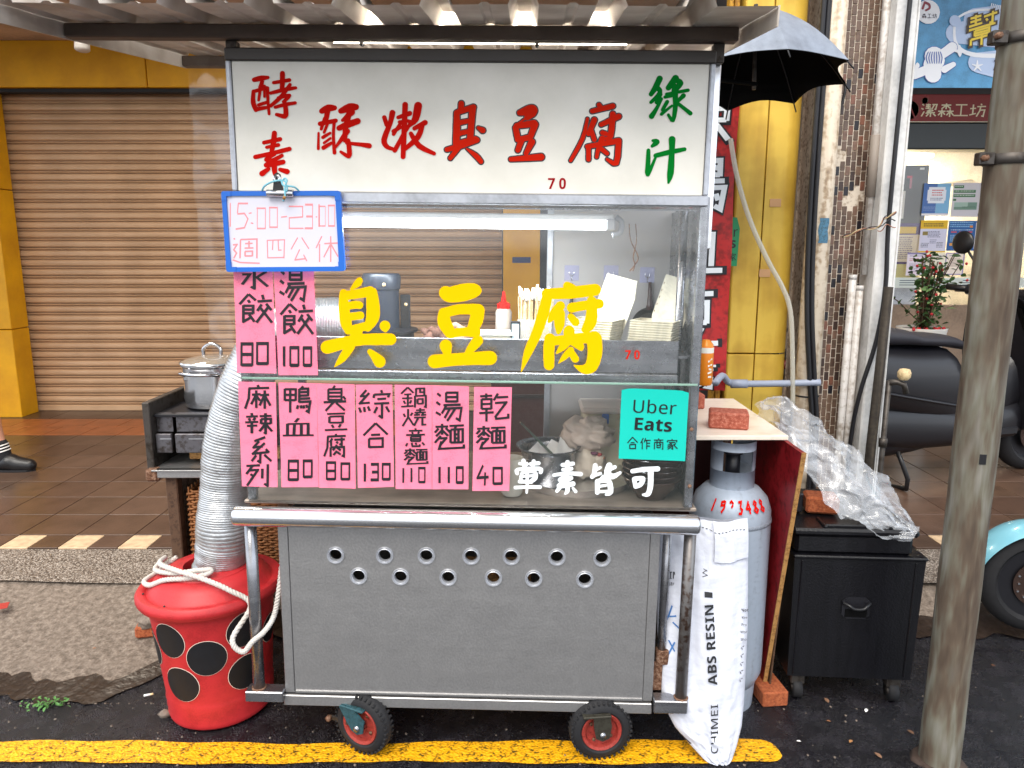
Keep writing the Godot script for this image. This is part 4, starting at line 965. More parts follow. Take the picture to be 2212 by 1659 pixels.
	tag(P(pt, "berries", berries, M.berry), "", "", "", "stuff")
	var br = smooth_path([Vector3(-0.02, 0.9, 0.05), Vector3(-0.15, 1.0, 0.08), Vector3(-0.27, 1.10, 0.1), Vector3(-0.36, 1.14, 0.1)], 5)
	var bq = P(pt, "branch", MB.new(true).tube(br, 0.004, 6), M.wood_dark)
	var bl2 = MB.new()
	for i in 8: leaf(bl2, br[4 + i] + Vector3(0, -0.02 + 0.04 * (i % 2), 0.01), 0.05, Basis.from_euler(Vector3(0.3, i * 2.0, 0.8 - 1.6 * (i % 2))))
	P(bq, "leaves", bl2, M.leaf)

func leaf(b, c, s, turn):
	var p = []
	for q in [[0.0, 0.0, 0.0], [0.25, 0.22, 0.05], [0.6, 0.25, 0.06], [1.0, 0.0, -0.05], [0.6, -0.25, 0.06], [0.25, -0.22, 0.05]]: p.append(c + turn * (Vector3(q[0], q[2], q[1]) * s))
	var m = c + turn * (Vector3(0.5, 0.0, 0.0) * s)
	for i in 6: b.tri(m, p[i], p[(i + 1) % 6])
# ---- the cart
var cart
func make_cart():
	cart = T("food_cart", "stainless steel stinky tofu cart with white sign and glass front", "food cart", S)
	# the front sheet with its vent holes
	var holes = []
	for q in [[724.8, 1199], [831, 1199.5], [921, 1200.3], [1017.8, 1201.3], [1104.4, 1202], [1202.9, 1203.2], [1300.1, 1205.5], [774.8, 1244], [865.2, 1245.6], [968, 1247], [1065.8, 1248.2], [1152.7, 1249.6], [1263.2, 1251.3]]: holes.append(SP(q[0], q[1]))
	var x0 = -0.583
	var x1 = 0.530
	var y0 = 0.205
	var y1 = 0.785
	var ym = (holes[0].y + holes[7].y) * 0.5
	var yt = holes[0].y * 2.0 - ym
	var yb = holes[7].y * 2.0 - ym
	var b = MB.new()
	b.quad(Vector3(x0, y1, 0), Vector3(x1, y1, 0), Vector3(x1, yt, 0), Vector3(x0, yt, 0))
	b.quad(Vector3(x0, yb, 0), Vector3(x1, yb, 0), Vector3(x1, y0, 0), Vector3(x0, y0, 0))
	for row in [[0, 7, ym, yt], [7, 13, yb, ym]]:
		for i in range(row[0], row[1]):
			var l = x0 if i == row[0] else (holes[i - 1].x + holes[i].x) * 0.5
			var r = x1 if i == row[1] - 1 else (holes[i + 1].x + holes[i].x) * 0.5
			var c = Vector2(holes[i].x, holes[i].y)
			var an = []
			for k in 24: an.append(TAU * k / 24.0)
			for cr in [Vector2(l, row[2]), Vector2(r, row[2]), Vector2(r, row[3]), Vector2(l, row[3])]: an.append(fposmod((cr - c).angle(), TAU))
			an.sort()
			for k in an.size():
				var e = []
				for a in [an[k], an[(k + 1) % an.size()]]:
					var d = Vector2.from_angle(a)
					var tx = INF if abs(d.x) < 1e-6 else ((r if d.x > 0 else l) - c.x) / d.x
					var ty = INF if abs(d.y) < 1e-6 else ((row[3] if d.y > 0 else row[2]) - c.y) / d.y
					var o = c + d * min(tx, ty)
					var n = c + d * 0.021
					e.append([Vector3(n.x, n.y, 0), Vector3(o.x, o.y, 0)])
				b.quad(e[0][0], e[1][0], e[1][1], e[0][1])
	var fp = P(cart, "front_panel", b, M.steel_panel)
	var ring = MB.new().lathe([Vector2(0.0185, -0.012), Vector2(0.0185, 0.002), Vector2(0.021, 0.005), Vector2(0.0235, 0.003), Vector2(0.0245, 0.005), Vector2(0.027, 0.005), Vector2(0.0275, 0.0005)], 28, Vector3.ZERO, Basis(Vector3.RIGHT, PI / 2)).mesh()
	for h in holes: P(fp, "vent_ring", ring, M.alu, h)
	P(fp, "bottom_fold", MB.new().box(Vector3(-0.026, 0.212, 0.002), Vector3(1.11, 0.004, 0.004)), M.steel_panel)
	P(cart, "corner_strip", MB.new().box(Vector3(-0.6005, 0.495, -0.006), Vector3(0.031, 0.58, 0.012), 0.002), M.steel_panel)
	P(cart, "corner_strip", MB.new().box(Vector3(0.5465, 0.495, -0.006), Vector3(0.031, 0.58, 0.012), 0.002), M.steel_panel)
	P(cart, "side_panel", MB.new().box(Vector3(-0.614, 0.495, -0.31), Vector3(0.004, 0.58, 0.59)), M.steel_panel)
	P(cart, "side_panel", MB.new().box(Vector3(0.560, 0.495, -0.31), Vector3(0.004, 0.58, 0.59)), M.steel_panel)
	P(cart, "rear_panel", MB.new().box(Vector3(-0.027, 0.495, -0.607), Vector3(1.17, 0.58, 0.004)), M.steel_panel)
	P(cart, "floor_panel", MB.new().box(Vector3(-0.027, 0.206, -0.31), Vector3(1.16, 0.006, 0.58)), M.steel_dark)
	P(cart, "base_frame", MB.new().box(Vector3(-0.03, 0.182, -0.008), Vector3(1.18, 0.036, 0.03), 0.002), M.steel_panel)
	P(cart, "base_frame", MB.new().box(Vector3(-0.03, 0.182, -0.59), Vector3(1.18, 0.036, 0.03), 0.002), M.steel_panel)
	# bumper rail, guards and feet
	P(cart, "bumper_rail", MB.new(true).tube([Vector3(-0.738, 0.8135, 0.034), Vector3(-0.735, 0.8135, 0.034), Vector3(-0.728, 0.8135, 0.034), Vector3(0.66, 0.8135, 0.034), Vector3(0.667, 0.8135, 0.034), Vector3(0.67, 0.8135, 0.034)], [0.016, 0.026, 0.0305, 0.0305, 0.026, 0.016], 28), M.steel_bright)
	for q in [[-0.7, M.steel], [0.652, M.rail_rusty]]:
		P(cart, "guard_tube", MB.new(true).cyl(Vector3(q[0], 0.222, 0.0), Vector3(q[0], 0.80, 0.0), 0.0185, 18), q[1])
		P(cart, "weld_ring", MB.new(true).cyl(Vector3(q[0], 0.220, 0.0), Vector3(q[0], 0.225, 0.0), 0.023, 14), M.rust)
	P(cart, "foot_bracket", MB.new().box(Vector3(-0.677, 0.202, 0.0), Vector3(0.122, 0.036, 0.05), 0.003), M.steel)
	P(cart, "foot_bracket", MB.new().box(Vector3(0.617, 0.200, 0.0), Vector3(0.106, 0.044, 0.05), 0.003), M.steel)
	P(cart, "inner_tube", MB.new(true).cyl(Vector3(0.593, 0.36, -0.05), Vector3(0.593, 0.80, -0.05), 0.0135, 14), M.steel)
	P(cart, "rusty_bracket", MB.new().box(Vector3(0.595, 0.335, -0.05), Vector3(0.04, 0.05, 0.03), 0.003), M.rust)
	P(cart, "hinge_plate", MB.new().box(Vector3(0.582, 0.27, -0.04), Vector3(0.03, 0.10, 0.006), 0.002), M.rust)
	# wheels
	for q in [[-0.365, 0.103, -0.005, -24.0, M.fork_blue], [0.400, 0.107, 0.0, 8.0, M.fork_dark], [-0.365, 0.103, -0.52, 10.0, M.fork_dark], [0.400, 0.107, -0.52, -10.0, M.fork_dark]]:
		make_wheel(Vector3(q[0], q[1], q[2]), q[3], q[4])
	# counter, shelf, posts and glass
	P(cart, "countertop", MB.new().box(Vector3(-0.025, 0.843, -0.312), Vector3(1.39, 0.012, 0.60), 0.003), M.counter)
	for x in [-0.6945, 0.643]:
		P(cart, "front_post", MB.new().box(Vector3(x, 1.31, -0.022), Vector3(0.026, 0.92, 0.026), 0.003), M.steel)
		P(cart, "rear_post", MB.new().box(Vector3(x, 1.50, -0.56), Vector3(0.026, 1.30, 0.026), 0.003), M.steel)
	P(cart, "middle_post", MB.new(true).cyl(Vector3(0.628, 0.85, -0.22), Vector3(0.628, 1.76, -0.22), 0.013, 14), M.steel)
	P(cart, "side_sheet", MB.new().box(Vector3(0.650, 1.30, -0.29), Vector3(0.003, 0.90, 0.5)), M.steel)
	P(cart, "shelf_front", MB.new().box(Vector3(-0.045, 1.306, -0.052), Vector3(1.285, 0.098, 0.008), 0.002), M.steel)
	P(cart, "shelf_lip", MB.new().box(Vector3(-0.045, 1.242, -0.045), Vector3(1.285, 0.026, 0.022), 0.003), M.steel)
	P(cart, "shelf_board", MB.new().box(Vector3(0.105, 1.305, -0.20), Vector3(1.07, 0.008, 0.28), 0.001), M.steel)
	P(cart, "hook_panel", MB.new().box(Vector3(0.445, 1.33, -0.535), Vector3(0.43, 0.96, 0.006), 0.001), mat("b4b0ae", 0.4, 0.1))
	P(cart, "panel_edge", MB.new().box(Vector3(0.222, 1.33, -0.53), Vector3(0.022, 0.96, 0.014), 0.002), M.alu)
	P(cart, "upper_glass", MB.new().box(Vector3(-0.026, 1.488, 0.0), Vector3(1.345, 0.515, 0.004)), M.glass)
	P(cart, "lower_glass", MB.new().box(Vector3(-0.026, 1.040, 0.004), Vector3(1.345, 0.385, 0.004)), M.glass)
	P(cart, "glass_strip", MB.new().box(Vector3(-0.026, 1.2335, 0.003), Vector3(1.345, 0.006, 0.010), 0.001), M.glass_edge)
	P(cart, "glass_strip", MB.new().box(Vector3(-0.026, 0.8515, 0.003), Vector3(1.345, 0.004, 0.010), 0.001), M.steel_dark)

	for q in [[0.636, 1.10], [0.640, 0.925]]: P(cart, "screw", MB.new(true).ball(Vector3(q[0], q[1], 0.008), Vector3(0.006, 0.006, 0.004), 10, 6), M.rust)
	# sign box
	P(cart, "sign_board", MB.new().box(Vector3(-0.026, 1.9475, -0.03), Vector3(1.316, 0.349, 0.05), 0.002), M.sign_face)
	P(cart, "sign_body", MB.new().box(Vector3(-0.026, 1.945, -0.12), Vector3(1.33, 0.36, 0.12), 0.003), M.alu)
	P(cart, "sign_bezel", MB.new().box(Vector3(-0.026, 1.7575, -0.025), Vector3(1.345, 0.029, 0.07), 0.003), M.alu)
	for x in [-0.692, 0.640]: P(cart, "sign_side", MB.new().box(Vector3(x, 1.9475, -0.03), Vector3(0.014, 0.349, 0.064), 0.003), M.alu)
	P(cart, "top_bar", MB.new().box(Vector3(-0.026, 2.138, -0.02), Vector3(1.346, 0.033, 0.05), 0.003), mat("4b4744", 0.45, 0.3))
	P(cart, "corner_post", MB.new().box(Vector3(0.660, 1.90, -0.06), Vector3(0.022, 0.55, 0.05), 0.003), M.steel_bright)
	P(cart, "roof_sheet", MB.new().box(Vector3(-0.026, 2.13, -0.33), Vector3(1.34, 0.004, 0.52)), M.steel)
	P(cart, "reflector", MB.new().box(Vector3(-0.026, 1.742, -0.12), Vector3(1.31, 0.004, 0.17), 0.0, Basis(Vector3.RIGHT, 0.10)), M.steel)
	# the lamp behind the glass
	var lamp = P(cart, "lamp_housing", MB.new().box(Vector3(-0.105, 1.712, -0.10), Vector3(1.0, 0.02, 0.045), 0.004), M.lamp_shell)
	P(lamp, "lamp_tube", MB.new(true).cyl(Vector3(-0.595, 1.690, -0.085), Vector3(0.372, 1.690, -0.085), 0.0125, 16), M.lamp_glow)
	P(lamp, "socket", MB.new().box(Vector3(0.385, 1.693, -0.085), Vector3(0.026, 0.034, 0.03), 0.004), mat("c8c8ca", 0.5))
	P(lamp, "hook_arm", MB.new(true).tube(smooth_path([Vector3(0.40, 1.715, -0.09), Vector3(0.418, 1.70, -0.09), Vector3(0.415, 1.672, -0.09), Vector3(0.392, 1.663, -0.09)], 5), 0.009, 10), mat("9fa0a4", 0.5))
	for k in 2: P(cart, "bent_wire", MB.new(true).tube(smooth_path([Vector3(0.455 + 0.02 * k, 1.70, -0.2), Vector3(0.462 + 0.018 * k, 1.65, -0.2), Vector3(0.487 - 0.015 * k, 1.60, -0.2), Vector3(0.478, 1.575, -0.2), Vector3(0.462 + 0.01 * k, 1.555, -0.2)], 5), 0.002, 6), M.rust)
	add_area("cart_lamp_light", S * Transform3D(Basis(Vector3.RIGHT, -PI / 2), Vector3(-0.11, 1.672, -0.085)), Vector2(0.96, 0.03), 0.45, Color(0.94, 0.98, 1.0))
	# the bright lettering on sign and glass
	var ina = func(p): return SP(475.3 + 0.25 * p.x, 103.7 + 0.25 * p.y, -0.0045)
	for i in 7:
		if i >= 4: P(cart, "sign_character_edge", glyph(BRUSH_RED[i], ina, 8.0, Vector3(0, 0, 0.00004), 12.0), M.black)
		P(cart, "sign_character", glyph(BRUSH_RED[i], ina, 8.0, Vector3(0, 0, 0.00004), 2.0, Vector3(0, 0, 0.001)), M.orange_ink if i >= 4 else M.red_ink)
	var inb = func(p): return SP(993.7 + 0.25 * p.x, 103.7 + 0.25 * p.y, -0.0045)
	for g in BRUSH_GREEN: P(cart, "sign_character", glyph(g, inb, 8.0, Vector3(0, 0, 0.00004), 2.0, Vector3(0, 0, 0.001)), M.green_ink)
	words(cart, "7 0", 0.030, M.dark_red_ink, SP(1203, 397, -0.0042), Basis(), true, false, 0.95)
	for g in BRUSH_YELLOW:
		P(cart, "glass_character", glyph(g[3], func(p): return SP(g[0] + g[2] * p.x, g[1] + g[2] * p.y, 0.0026), 8.0, Vector3(0, 0, 0.00004)), M.yellow_vinyl)
	for g in BRUSH_WHITE:
		P(cart, "glass_character", glyph(g, func(p): return SP(1097.4 + 0.16798 * p.x, 967.8 + 0.16798 * p.y, 0.0066), 8.0, Vector3(0, 0, 0.00004)), M.white_vinyl)
	words(cart, "7 0", 0.027, M.orange_ink, SP(1366, 767, 0.003), Basis(), true, false, 0.9)

func add_area(called, xf, size, energy, color):
	var al := AreaLight3D.new()
	al.name = called
	al.transform = xf
	al.area_size = size
	al.light_energy = energy
	al.light_color = color
	al.area_range = 8.0
	al.shadow_enabled = true
	add_child(al)

func make_wheel(c, yaw, fork_mat):
	var tb = Basis(Vector3.UP, deg_to_rad(yaw))
	var ax = tb * Basis(Vector3.RIGHT, PI / 2)
	var tyre = [Vector2(0.062, -0.020)]
	for i in 13:
		var a = PI * i / 12.0
		tyre.append(Vector2(0.072 + 0.030 * sin(a), -0.027 * cos(a)))
	tyre.append(Vector2(0.062, 0.020))
	var w = P(cart, "wheel", MB.new().lathe(tyre, 40, Vector3.ZERO, ax), M.rubber, c)
	var lug = MB.new()
	for k in 36:
		for s in [-1, 1]:
			var a = TAU * (k + 0.25 * s) / 36.0
			var d = Vector3(cos(a), 0, sin(a))
			lug.box(ax * (d * 0.0965 + Vector3(0, 0.016 * s, 0)), Vector3(0.008, 0.015, 0.0075), 0.001, ax * Basis(Vector3.UP, -a))
	P(w, "tread", lug, M.rubber)
	P(w, "rim", MB.new().lathe([Vector2(0.0, 0.004), Vector2(0.018, 0.004), Vector2(0.020, 0.010), Vector2(0.034, 0.006), Vector2(0.050, 0.008), Vector2(0.054, 0.022), Vector2(0.063, 0.026), Vector2(0.066, 0.022), Vector2(0.066, -0.022), Vector2(0.0, -0.02)], 36, Vector3.ZERO, ax), M.rim_red)
	for k in 4:
		var a = TAU * k / 4.0 + 0.6
		P(w, "rim_bolt", MB.new(true).cyl(ax * Vector3(cos(a) * 0.040, 0.008, sin(a) * 0.040), ax * Vector3(cos(a) * 0.040, 0.013, sin(a) * 0.040), 0.0055, 8), M.rust)
	P(w, "axle_bolt", MB.new(true).cyl(ax * Vector3(0, -0.045, 0), ax * Vector3(0, 0.045, 0), 0.0095, 12), M.steel)
	for s in [-1, 1]:
		var off = 0.036 * s
		var arm = PackedVector2Array([Vector2(-0.022, -0.012), Vector2(0.0, -0.022), Vector2(0.022, -0.012), Vector2(0.028, 0.03), Vector2(0.02 - 0.045 * (1 if yaw < -20 else 0), 0.072), Vector2(-0.032 - 0.045 * (1 if yaw < -20 else 0), 0.072), Vector2(-0.03 - 0.02 * (1 if yaw < -20 else 0), 0.03)])
		P(w, "fork_arm", MB.new().extrude(arm, off - 0.003, off + 0.003, Vector3.ZERO, tb), fork_mat)
	P(w, "fork_plate", MB.new().box(tb * Vector3(-0.02, 0.064, 0), Vector3(0.09, 0.008, 0.085), 0.002, tb), fork_mat)
	if yaw < -20:
		P(w, "brake_lever", MB.new().box(tb * Vector3(-0.085, -0.005, 0.02), Vector3(0.075, 0.016, 0.006), 0.001, tb), M.steel_dark)
		P(w, "lever_nut", MB.new(true).cyl(tb * Vector3(-0.12, -0.005, 0.02), tb * Vector3(-0.12, -0.005, 0.036), 0.010, 6), M.rust)

# ---- the canopy over the cart
func make_canopy():
	var cn = T("canopy", "corrugated metal canopy on dark beams above the cart", "canopy", S)
	var sl = 0.123
	var yr = func(z): return 2.216 - z * sl
	P(cn, "front_beam", MB.new().box(Vector3(-0.2155, 2.193, 0.0), Vector3(1.83, 0.036, 0.04), 0.003), M.beam)
	P(cn, "rear_beam", MB.new().box(Vector3(-0.2155, 2.280, -0.71), Vector3(1.83, 0.036, 0.04), 0.003), M.beam)
	for x in [-0.683, 0.655]:
		P(cn, "post", MB.new().box(Vector3(x, 2.15, -0.02), Vector3(0.03, 0.05, 0.03), 0.002), M.steel_dark)
		P(cn, "post", MB.new().box(Vector3(x, 2.19, -0.56), Vector3(0.03, 0.19, 0.03), 0.002), M.steel_dark)
	# trapezoid sheet: wide pans, narrow raised ribs
	var prof = []
	var x = -1.131
	prof.append(Vector2(x, 0.0))
	for k in range(-3, 6):
		var c = -0.498 + 0.2075 * k
		for q in [[-0.105, 0.0], [-0.098, 0.005], [-0.084, 0.005], [-0.078, 0.0], [-0.036, 0.0], [-0.018, 0.042], [0.018, 0.042], [0.036, 0.0]]:
			if c + q[0] > -1.13 and c + q[0] < 0.715: prof.append(Vector2(c + q[0], q[1]))
	prof.append(Vector2(0.716, 0.0))
	var b = MB.new()
	for i in prof.size() - 1:
		for j in 12:
			var za = lerp(0.29, -0.74, j / 12.0)
			var zb = lerp(0.29, -0.74, (j + 1) / 12.0)
			var wob = func(z, xx): return 0.0015 * sin(z * 23.0 + xx * 9.0)
			b.quad(Vector3(prof[i].x, yr.call(za) + prof[i].y + wob.call(za, prof[i].x), za), Vector3(prof[i + 1].x, yr.call(za) + prof[i + 1].y + wob.call(za, prof[i + 1].x), za), Vector3(prof[i + 1].x, yr.call(zb) + prof[i + 1].y + wob.call(zb, prof[i + 1].x), zb), Vector3(prof[i].x, yr.call(zb) + prof[i].y + wob.call(zb, prof[i].x), zb))
	P(cn, "roof_sheet", b, M.galv)
	for e in [[-1.134, -1.0], [0.719, 1.0]]:
		P(cn, "edge_flange", MB.new().box(Vector3(e[0], 2.216 + 0.225 * sl - 0.02, -0.225), Vector3(0.004, 0.045, 1.03), 0.0, Basis(Vector3.RIGHT, atan(sl))), M.galv)
	# tube lamp behind the front beam
	var lamp = P(cn, "lamp_rail", MB.new().box(Vector3(0.0, 2.205, -0.055), Vector3(0.86, 0.012, 0.02), 0.002), M.lamp_shell)
	P(lamp, "lamp_tube", MB.new(true).cyl(Vector3(-0.41, 2.187, -0.055), Vector3(0.41, 2.187, -0.055), 0.0055, 14), M.lamp_glow_warm)
	for xx in [-0.33, 0.16]: P(lamp, "clip", MB.new().box(Vector3(xx, 2.184, -0.05), Vector3(0.011, 0.022, 0.02), 0.003), M.black)
	add_area("canopy_lamp_light", S * Transform3D(Basis(Vector3.RIGHT, PI * 0.36), Vector3(0, 2.19, -0.068)), Vector2(0.80, 0.015), 0.6, Color(1.0, 0.98, 0.95))
	var tp = T("black_tarpaulin", "black tarpaulin lying on top of the corrugated canopy", "tarpaulin", S)
	P(tp, "sheet", MB.new(true).grid(func(a, bb):
		var z = lerp(0.24, -0.70, bb)
		return Vector3(lerp(-1.02, 0.56, a), yr.call(z) + 0.05 + 0.006 * sin(a * 47.0) + 0.004 * sin(bb * 20.0 + a * 9.0) + 0.16 * smoothstep(0.0, 0.5, bb), z), 80, 12), M.tarp)
	# clear rain sheet hanging at the left end
	var rs = T("clear_rain_sheet", "clear plastic rain sheet hanging at the cart's left end", "plastic sheet", S * at(Vector3(-0.79, 1.25, -0.08)))
	P(rs, "sheet", MB.new(true).grid(func(a, bb): return Vector3(lerp(-0.055, 0.085, a) + 0.035 * pow(1.0 - bb, 2.0), lerp(0.0, 0.93, bb), 0.02 * sin(a * 4.0 + bb * 5.0) + 0.008 * sin(bb * 23.0)), 14, 40), mat(Color(0.8, 0.78, 0.76), 0.12, 0, {alpha = 0.03}))
	var wr = T("hanging_string", "loop of thin white string hanging under the canopy", "string", S * at(Vector3(-0.62, 2.22, 0.18)))
	P(wr, "cord", MB.new(true).tube(smooth_path([Vector3(-0.02, 0.05, 0), Vector3(-0.01, 0.0, 0.01), Vector3(0.02, -0.022, 0.015), Vector3(0.035, -0.018, 0.01), Vector3(0.03, -0.008, 0.0), Vector3(0.005, -0.005, 0.0), Vector3(-0.012, 0.03, 0.0)], 6), 0.0022, 6), M.rope)
# ---- papers and boards fixed to the cart
func slip(q: Array, label, items: Array, sc: Array, wdt: float):
	# q: four corners (TL, TR, BR, BL) in the view given by sc (x0, y0, scale)
	var z = 0.0085
	var f = func(p): return SP(sc[0] + sc[2] * p.x, sc[1] + sc[2] * p.y, z)
	var c = f.call((q[2] + q[3]) * 0.5)
	var t = T("menu_slip", label, "menu slip", S * at(c), "pink menu slips")
	var b = MB.new(true)
	var nz := FastNoiseLite.new()
	nz.seed = int(q[0].x)
	nz.frequency = 1.0
	var curl = func(a, v): return 0.0012 * nz.get_noise_2d(a * 2.0, v * 3.0) + 0.003 * pow(v, 6.0) * (0.5 + 0.5 * sin(a * 3.0 + q[0].x))
	b.grid(func(a, v):
		var p = q[0].lerp(q[1], a).lerp(q[3].lerp(q[2], a), v)
		return f.call(p) - c + Vector3(0, 0, curl.call(a, v)), 8, 14)
	P(t, "paper", b, M.pink)
	for it in items:
		var lo = q[0]
		var mk = glyph(HAN[it[0]], in_box(it[1], it[2], it[3], it[4], func(p):
			var a = (p.x - q[0].x) / (q[1].x - q[0].x)
			var v = (p.y - q[0].y) / (q[3].y - q[0].y)
			return f.call(p) - c + Vector3(0, 0, curl.call(clamp(a, 0, 1), clamp(v, 0, 1)))), wdt * 100.0 / ((it[3] - it[1]) * 0.5 + (it[4] - it[2]) * 0.5) if it[0] != "1" else wdt * 100.0 / (it[3] - it[1]), Vector3(0, 0, 0.00006), 0.0, Vector3(0, 0, 0.0012))
		P(t, "digit" if it[0] in "0123456789" else "character", mk, M.black_ink)
func V(x, y): return Vector2(x, y)
func make_signs():
	var a = [483.9, 579.0, 0.1406]
	slip([V(140, -60), V(742, -60), V(805, 1620), V(205, 1605)], "pink slip reading boiled dumplings 80, left of the upper pair", [["水", 235, 20, 700, 330], ["餃", 240, 400, 740, 845], ["8", 245, 1150, 465, 1500], ["0", 485, 1145, 700, 1480]], a, 42)
	slip([V(757, -60), V(1375, -60), V(1445, 1645), V(840, 1645)], "pink slip reading soup dumplings 100, right of the upper pair", [["湯", 855, 20, 1275, 505], ["餃", 870, 550, 1370, 1020], ["1", 900, 1200, 950, 1515], ["0", 1000, 1210, 1165, 1505], ["0", 1205, 1215, 1360, 1505]], a, 42)
	var b = [483.9, 803.6, 0.2422]
	slip([V(125, 85), V(462, 92), V(480, 1025), V(160, 1018)], "leftmost lower pink slip with four characters and no price", [["麻", 185, 115, 415, 330], ["辣", 185, 365, 430, 550], ["系", 215, 575, 435, 805], ["列", 190, 820, 410, 1015]], b, 22)
	slip([V(485, 92), V(825, 100), V(845, 1025), V(515, 1025)], "lower pink slip reading duck blood 80, second from left", [["鴨", 530, 125, 775, 360], ["血", 525, 410, 800, 575], ["8", 565, 785, 675, 965], ["0", 700, 785, 795, 940]], b, 22)
	slip([V(826, 100), V(1165, 110), V(1175, 1040), V(850, 1030)], "lower pink slip reading stinky tofu 80, third from left", [["臭", 885, 120, 1095, 345], ["豆", 895, 365, 1105, 525], ["腐", 890, 550, 1095, 755], ["8", 905, 800, 1005, 960], ["0", 1035, 810, 1130, 960]], b, 20)
	slip([V(1175, 112), V(1500, 112), V(1518, 1022), V(1195, 1032)], "lower pink slip with the price 130", [["綜", 1200, 160, 1480, 410], ["合", 1240, 455, 1465, 675], ["1", 1240, 815, 1275, 975], ["3", 1305, 815, 1385, 965], ["0", 1405, 815, 1490, 960]], b, 21)
	slip([V(1522, 112), V(1854, 118), V(1854, 1045), V(1532, 1040)], "lower pink slip with four crowded characters above 110", [["鍋", 1575, 135, 1805, 315], ["燒", 1585, 320, 1805, 485], ["意", 1615, 500, 1800, 670], ["麵", 1600, 680, 1815, 825], ["1", 1580, 855, 1620, 985], ["1", 1655, 855, 1690, 980], ["0", 1730, 850, 1800, 985]], b, 17)
	slip([V(1857, 118), V(2185, 128), V(2180, 1045), V(1858, 1045)], "lower pink slip with two large characters above 110", [["湯", 1890, 175, 2130, 435], ["麵", 1870, 460, 2140, 695], ["1", 1905, 845, 1940, 990], ["1", 1990, 845, 2020, 990], ["0", 2065, 845, 2140, 990]], b, 21)
	slip([V(90, 132), V(427, 135), V(403, 1060), V(75, 1058)], "rightmost pink slip with the price 40", [["乾", 130, 190, 400, 440], ["麵", 100, 480, 370, 690], ["4", 110, 830, 220, 1010], ["0", 250, 850, 350, 1000]], [1002.4, 803.6, 0.2422], 21)
	# teal partner card
	var c = [1002.4, 803.6, 0.2422]
	var z = 0.009
	var f = func(p): return SP(c[0] + c[2] * p.x, c[1] + c[2] * p.y, z)
	var q = [V(1405, 140), V(2005, 165), V(1972, 795), V(1378, 772)]
	var o = f.call((q[2] + q[3]) * 0.5)
	var t = T("delivery_card", "square teal delivery partner card taped to the lower glass", "card", S * at(o))
	P(t, "card", MB.new(true).grid(func(x, y):
		var cut = 0.03 * pow(abs(x * 2.0 - 1.0), 8.0) * pow(1.0 - y, 8.0)
		return f.call(q[0].lerp(q[1], x).lerp(q[3].lerp(q[2], x), y + cut)) - o + Vector3(0, 0, 0.003 * pow(1.0 - y, 5.0)), 10, 10), M.teal)
	var tb = Basis(Vector3.BACK, -0.035)
	words(t, "Uber", 0.039, M.black, f.call(V(1696, 314)) - o + Vector3(0, 0, 0.0012), tb, false, false, 1.14)
	words(t, "Eats", 0.038, M.black, f.call(V(1684, 470)) - o + Vector3(0, 0, 0.0012), tb, true, false, 1.12)
	var bxs = [[1455, 580, 1550, 685], [1570, 588, 1665, 690], [1688, 590, 1782, 690], [1805, 595, 1905, 690]]
	for i in 4: P(t, "character", glyph(HAN["合作商家"[i]], in_box(bxs[i][0], bxs[i][1], bxs[i][2], bxs[i][3], func(p): return f.call(p) - o), 9.5, Vector3(0, 0, 0.00005), 0.0, Vector3(0, 0, 0.0012)), M.black)
	# little whiteboard with opening hours
	var w = [466.6, 380.2, 0.27080]      # enlarged view 540,440
	var zz = 0.030
	var g = func(p): return SP(w[0] + w[2] * p.x, w[1] + w[2] * p.y, zz)
	var cr = [V(48, 122), V(995, 118), V(1032, 758), V(90, 765)]
	var oo = g.call((cr[2] + cr[3]) * 0.5)
	var wb = T("whiteboard", "small blue framed whiteboard with red opening hours clipped up", "whiteboard", S * at(oo))
	var mesh4 = func(quad, z0, z1):
		var k = MB.new()
		var A = quad.map(func(p): return g.call(p) - oo + Vector3(0, 0, z0))
		var B = quad.map(func(p): return g.call(p) - oo + Vector3(0, 0, z1))
		var m = (A[0] + B[2]) * 0.5
		k.quad_out(B[0], B[1], B[2], B[3], m)
		k.quad_out(A[0], A[1], A[2], A[3], m)
		for i in 4: k.quad_out(A[i], A[(i + 1) % 4], B[(i + 1) % 4], B[i], m)
		return k
	P(wb, "board", mesh4.call([V(70, 145), V(975, 140), V(1008, 735), V(112, 742)], -0.004, 0.001), M.whiteboard)
	var mid = [V(86, 160), V(955, 157), V(985, 722), V(124, 728)]
	for i in 4:
		var j = (i + 1) % 4
		P(wb, "frame_bar", mesh4.call([cr[i].lerp(cr[j], 0.04), cr[i].lerp(cr[j], 0.96), mid[j].lerp(mid[i], 0.03), mid[i].lerp(mid[j], 0.03)], -0.006, 0.006), M.blue_plastic)
		var d1 = (cr[j] - cr[i]).normalized() * 78.0
		var k2 = (i + 3) % 4
		var d0 = (cr[k2] - cr[i]).normalized() * 78.0
		var inn = (mid[i] - cr[i]) * 1.08
		var corner := PackedVector2Array([cr[i] + d0, cr[i] + d0 * 0.25, cr[i] + d0 * 0.06 + d1 * 0.06, cr[i] + d1 * 0.25, cr[i] + d1, cr[i] + d1 + inn - d1 * inn.dot(d1.normalized()) / 78.0, cr[i] + inn, cr[i] + d0 + inn - d0 * inn.dot(d0.normalized()) / 78.0])
		var cm = MB.new()
		var ids = Geometry2D.triangulate_polygon(corner)
		for n in range(0, ids.size(), 3):
			var tr = [0, 1, 2].map(func(e): return g.call(corner[ids[n + e]]) - oo + Vector3(0, 0, 0.0075))
			cm.tri_out(tr[0], tr[1], tr[2], tr[0] - Vector3(0, 0, 1))
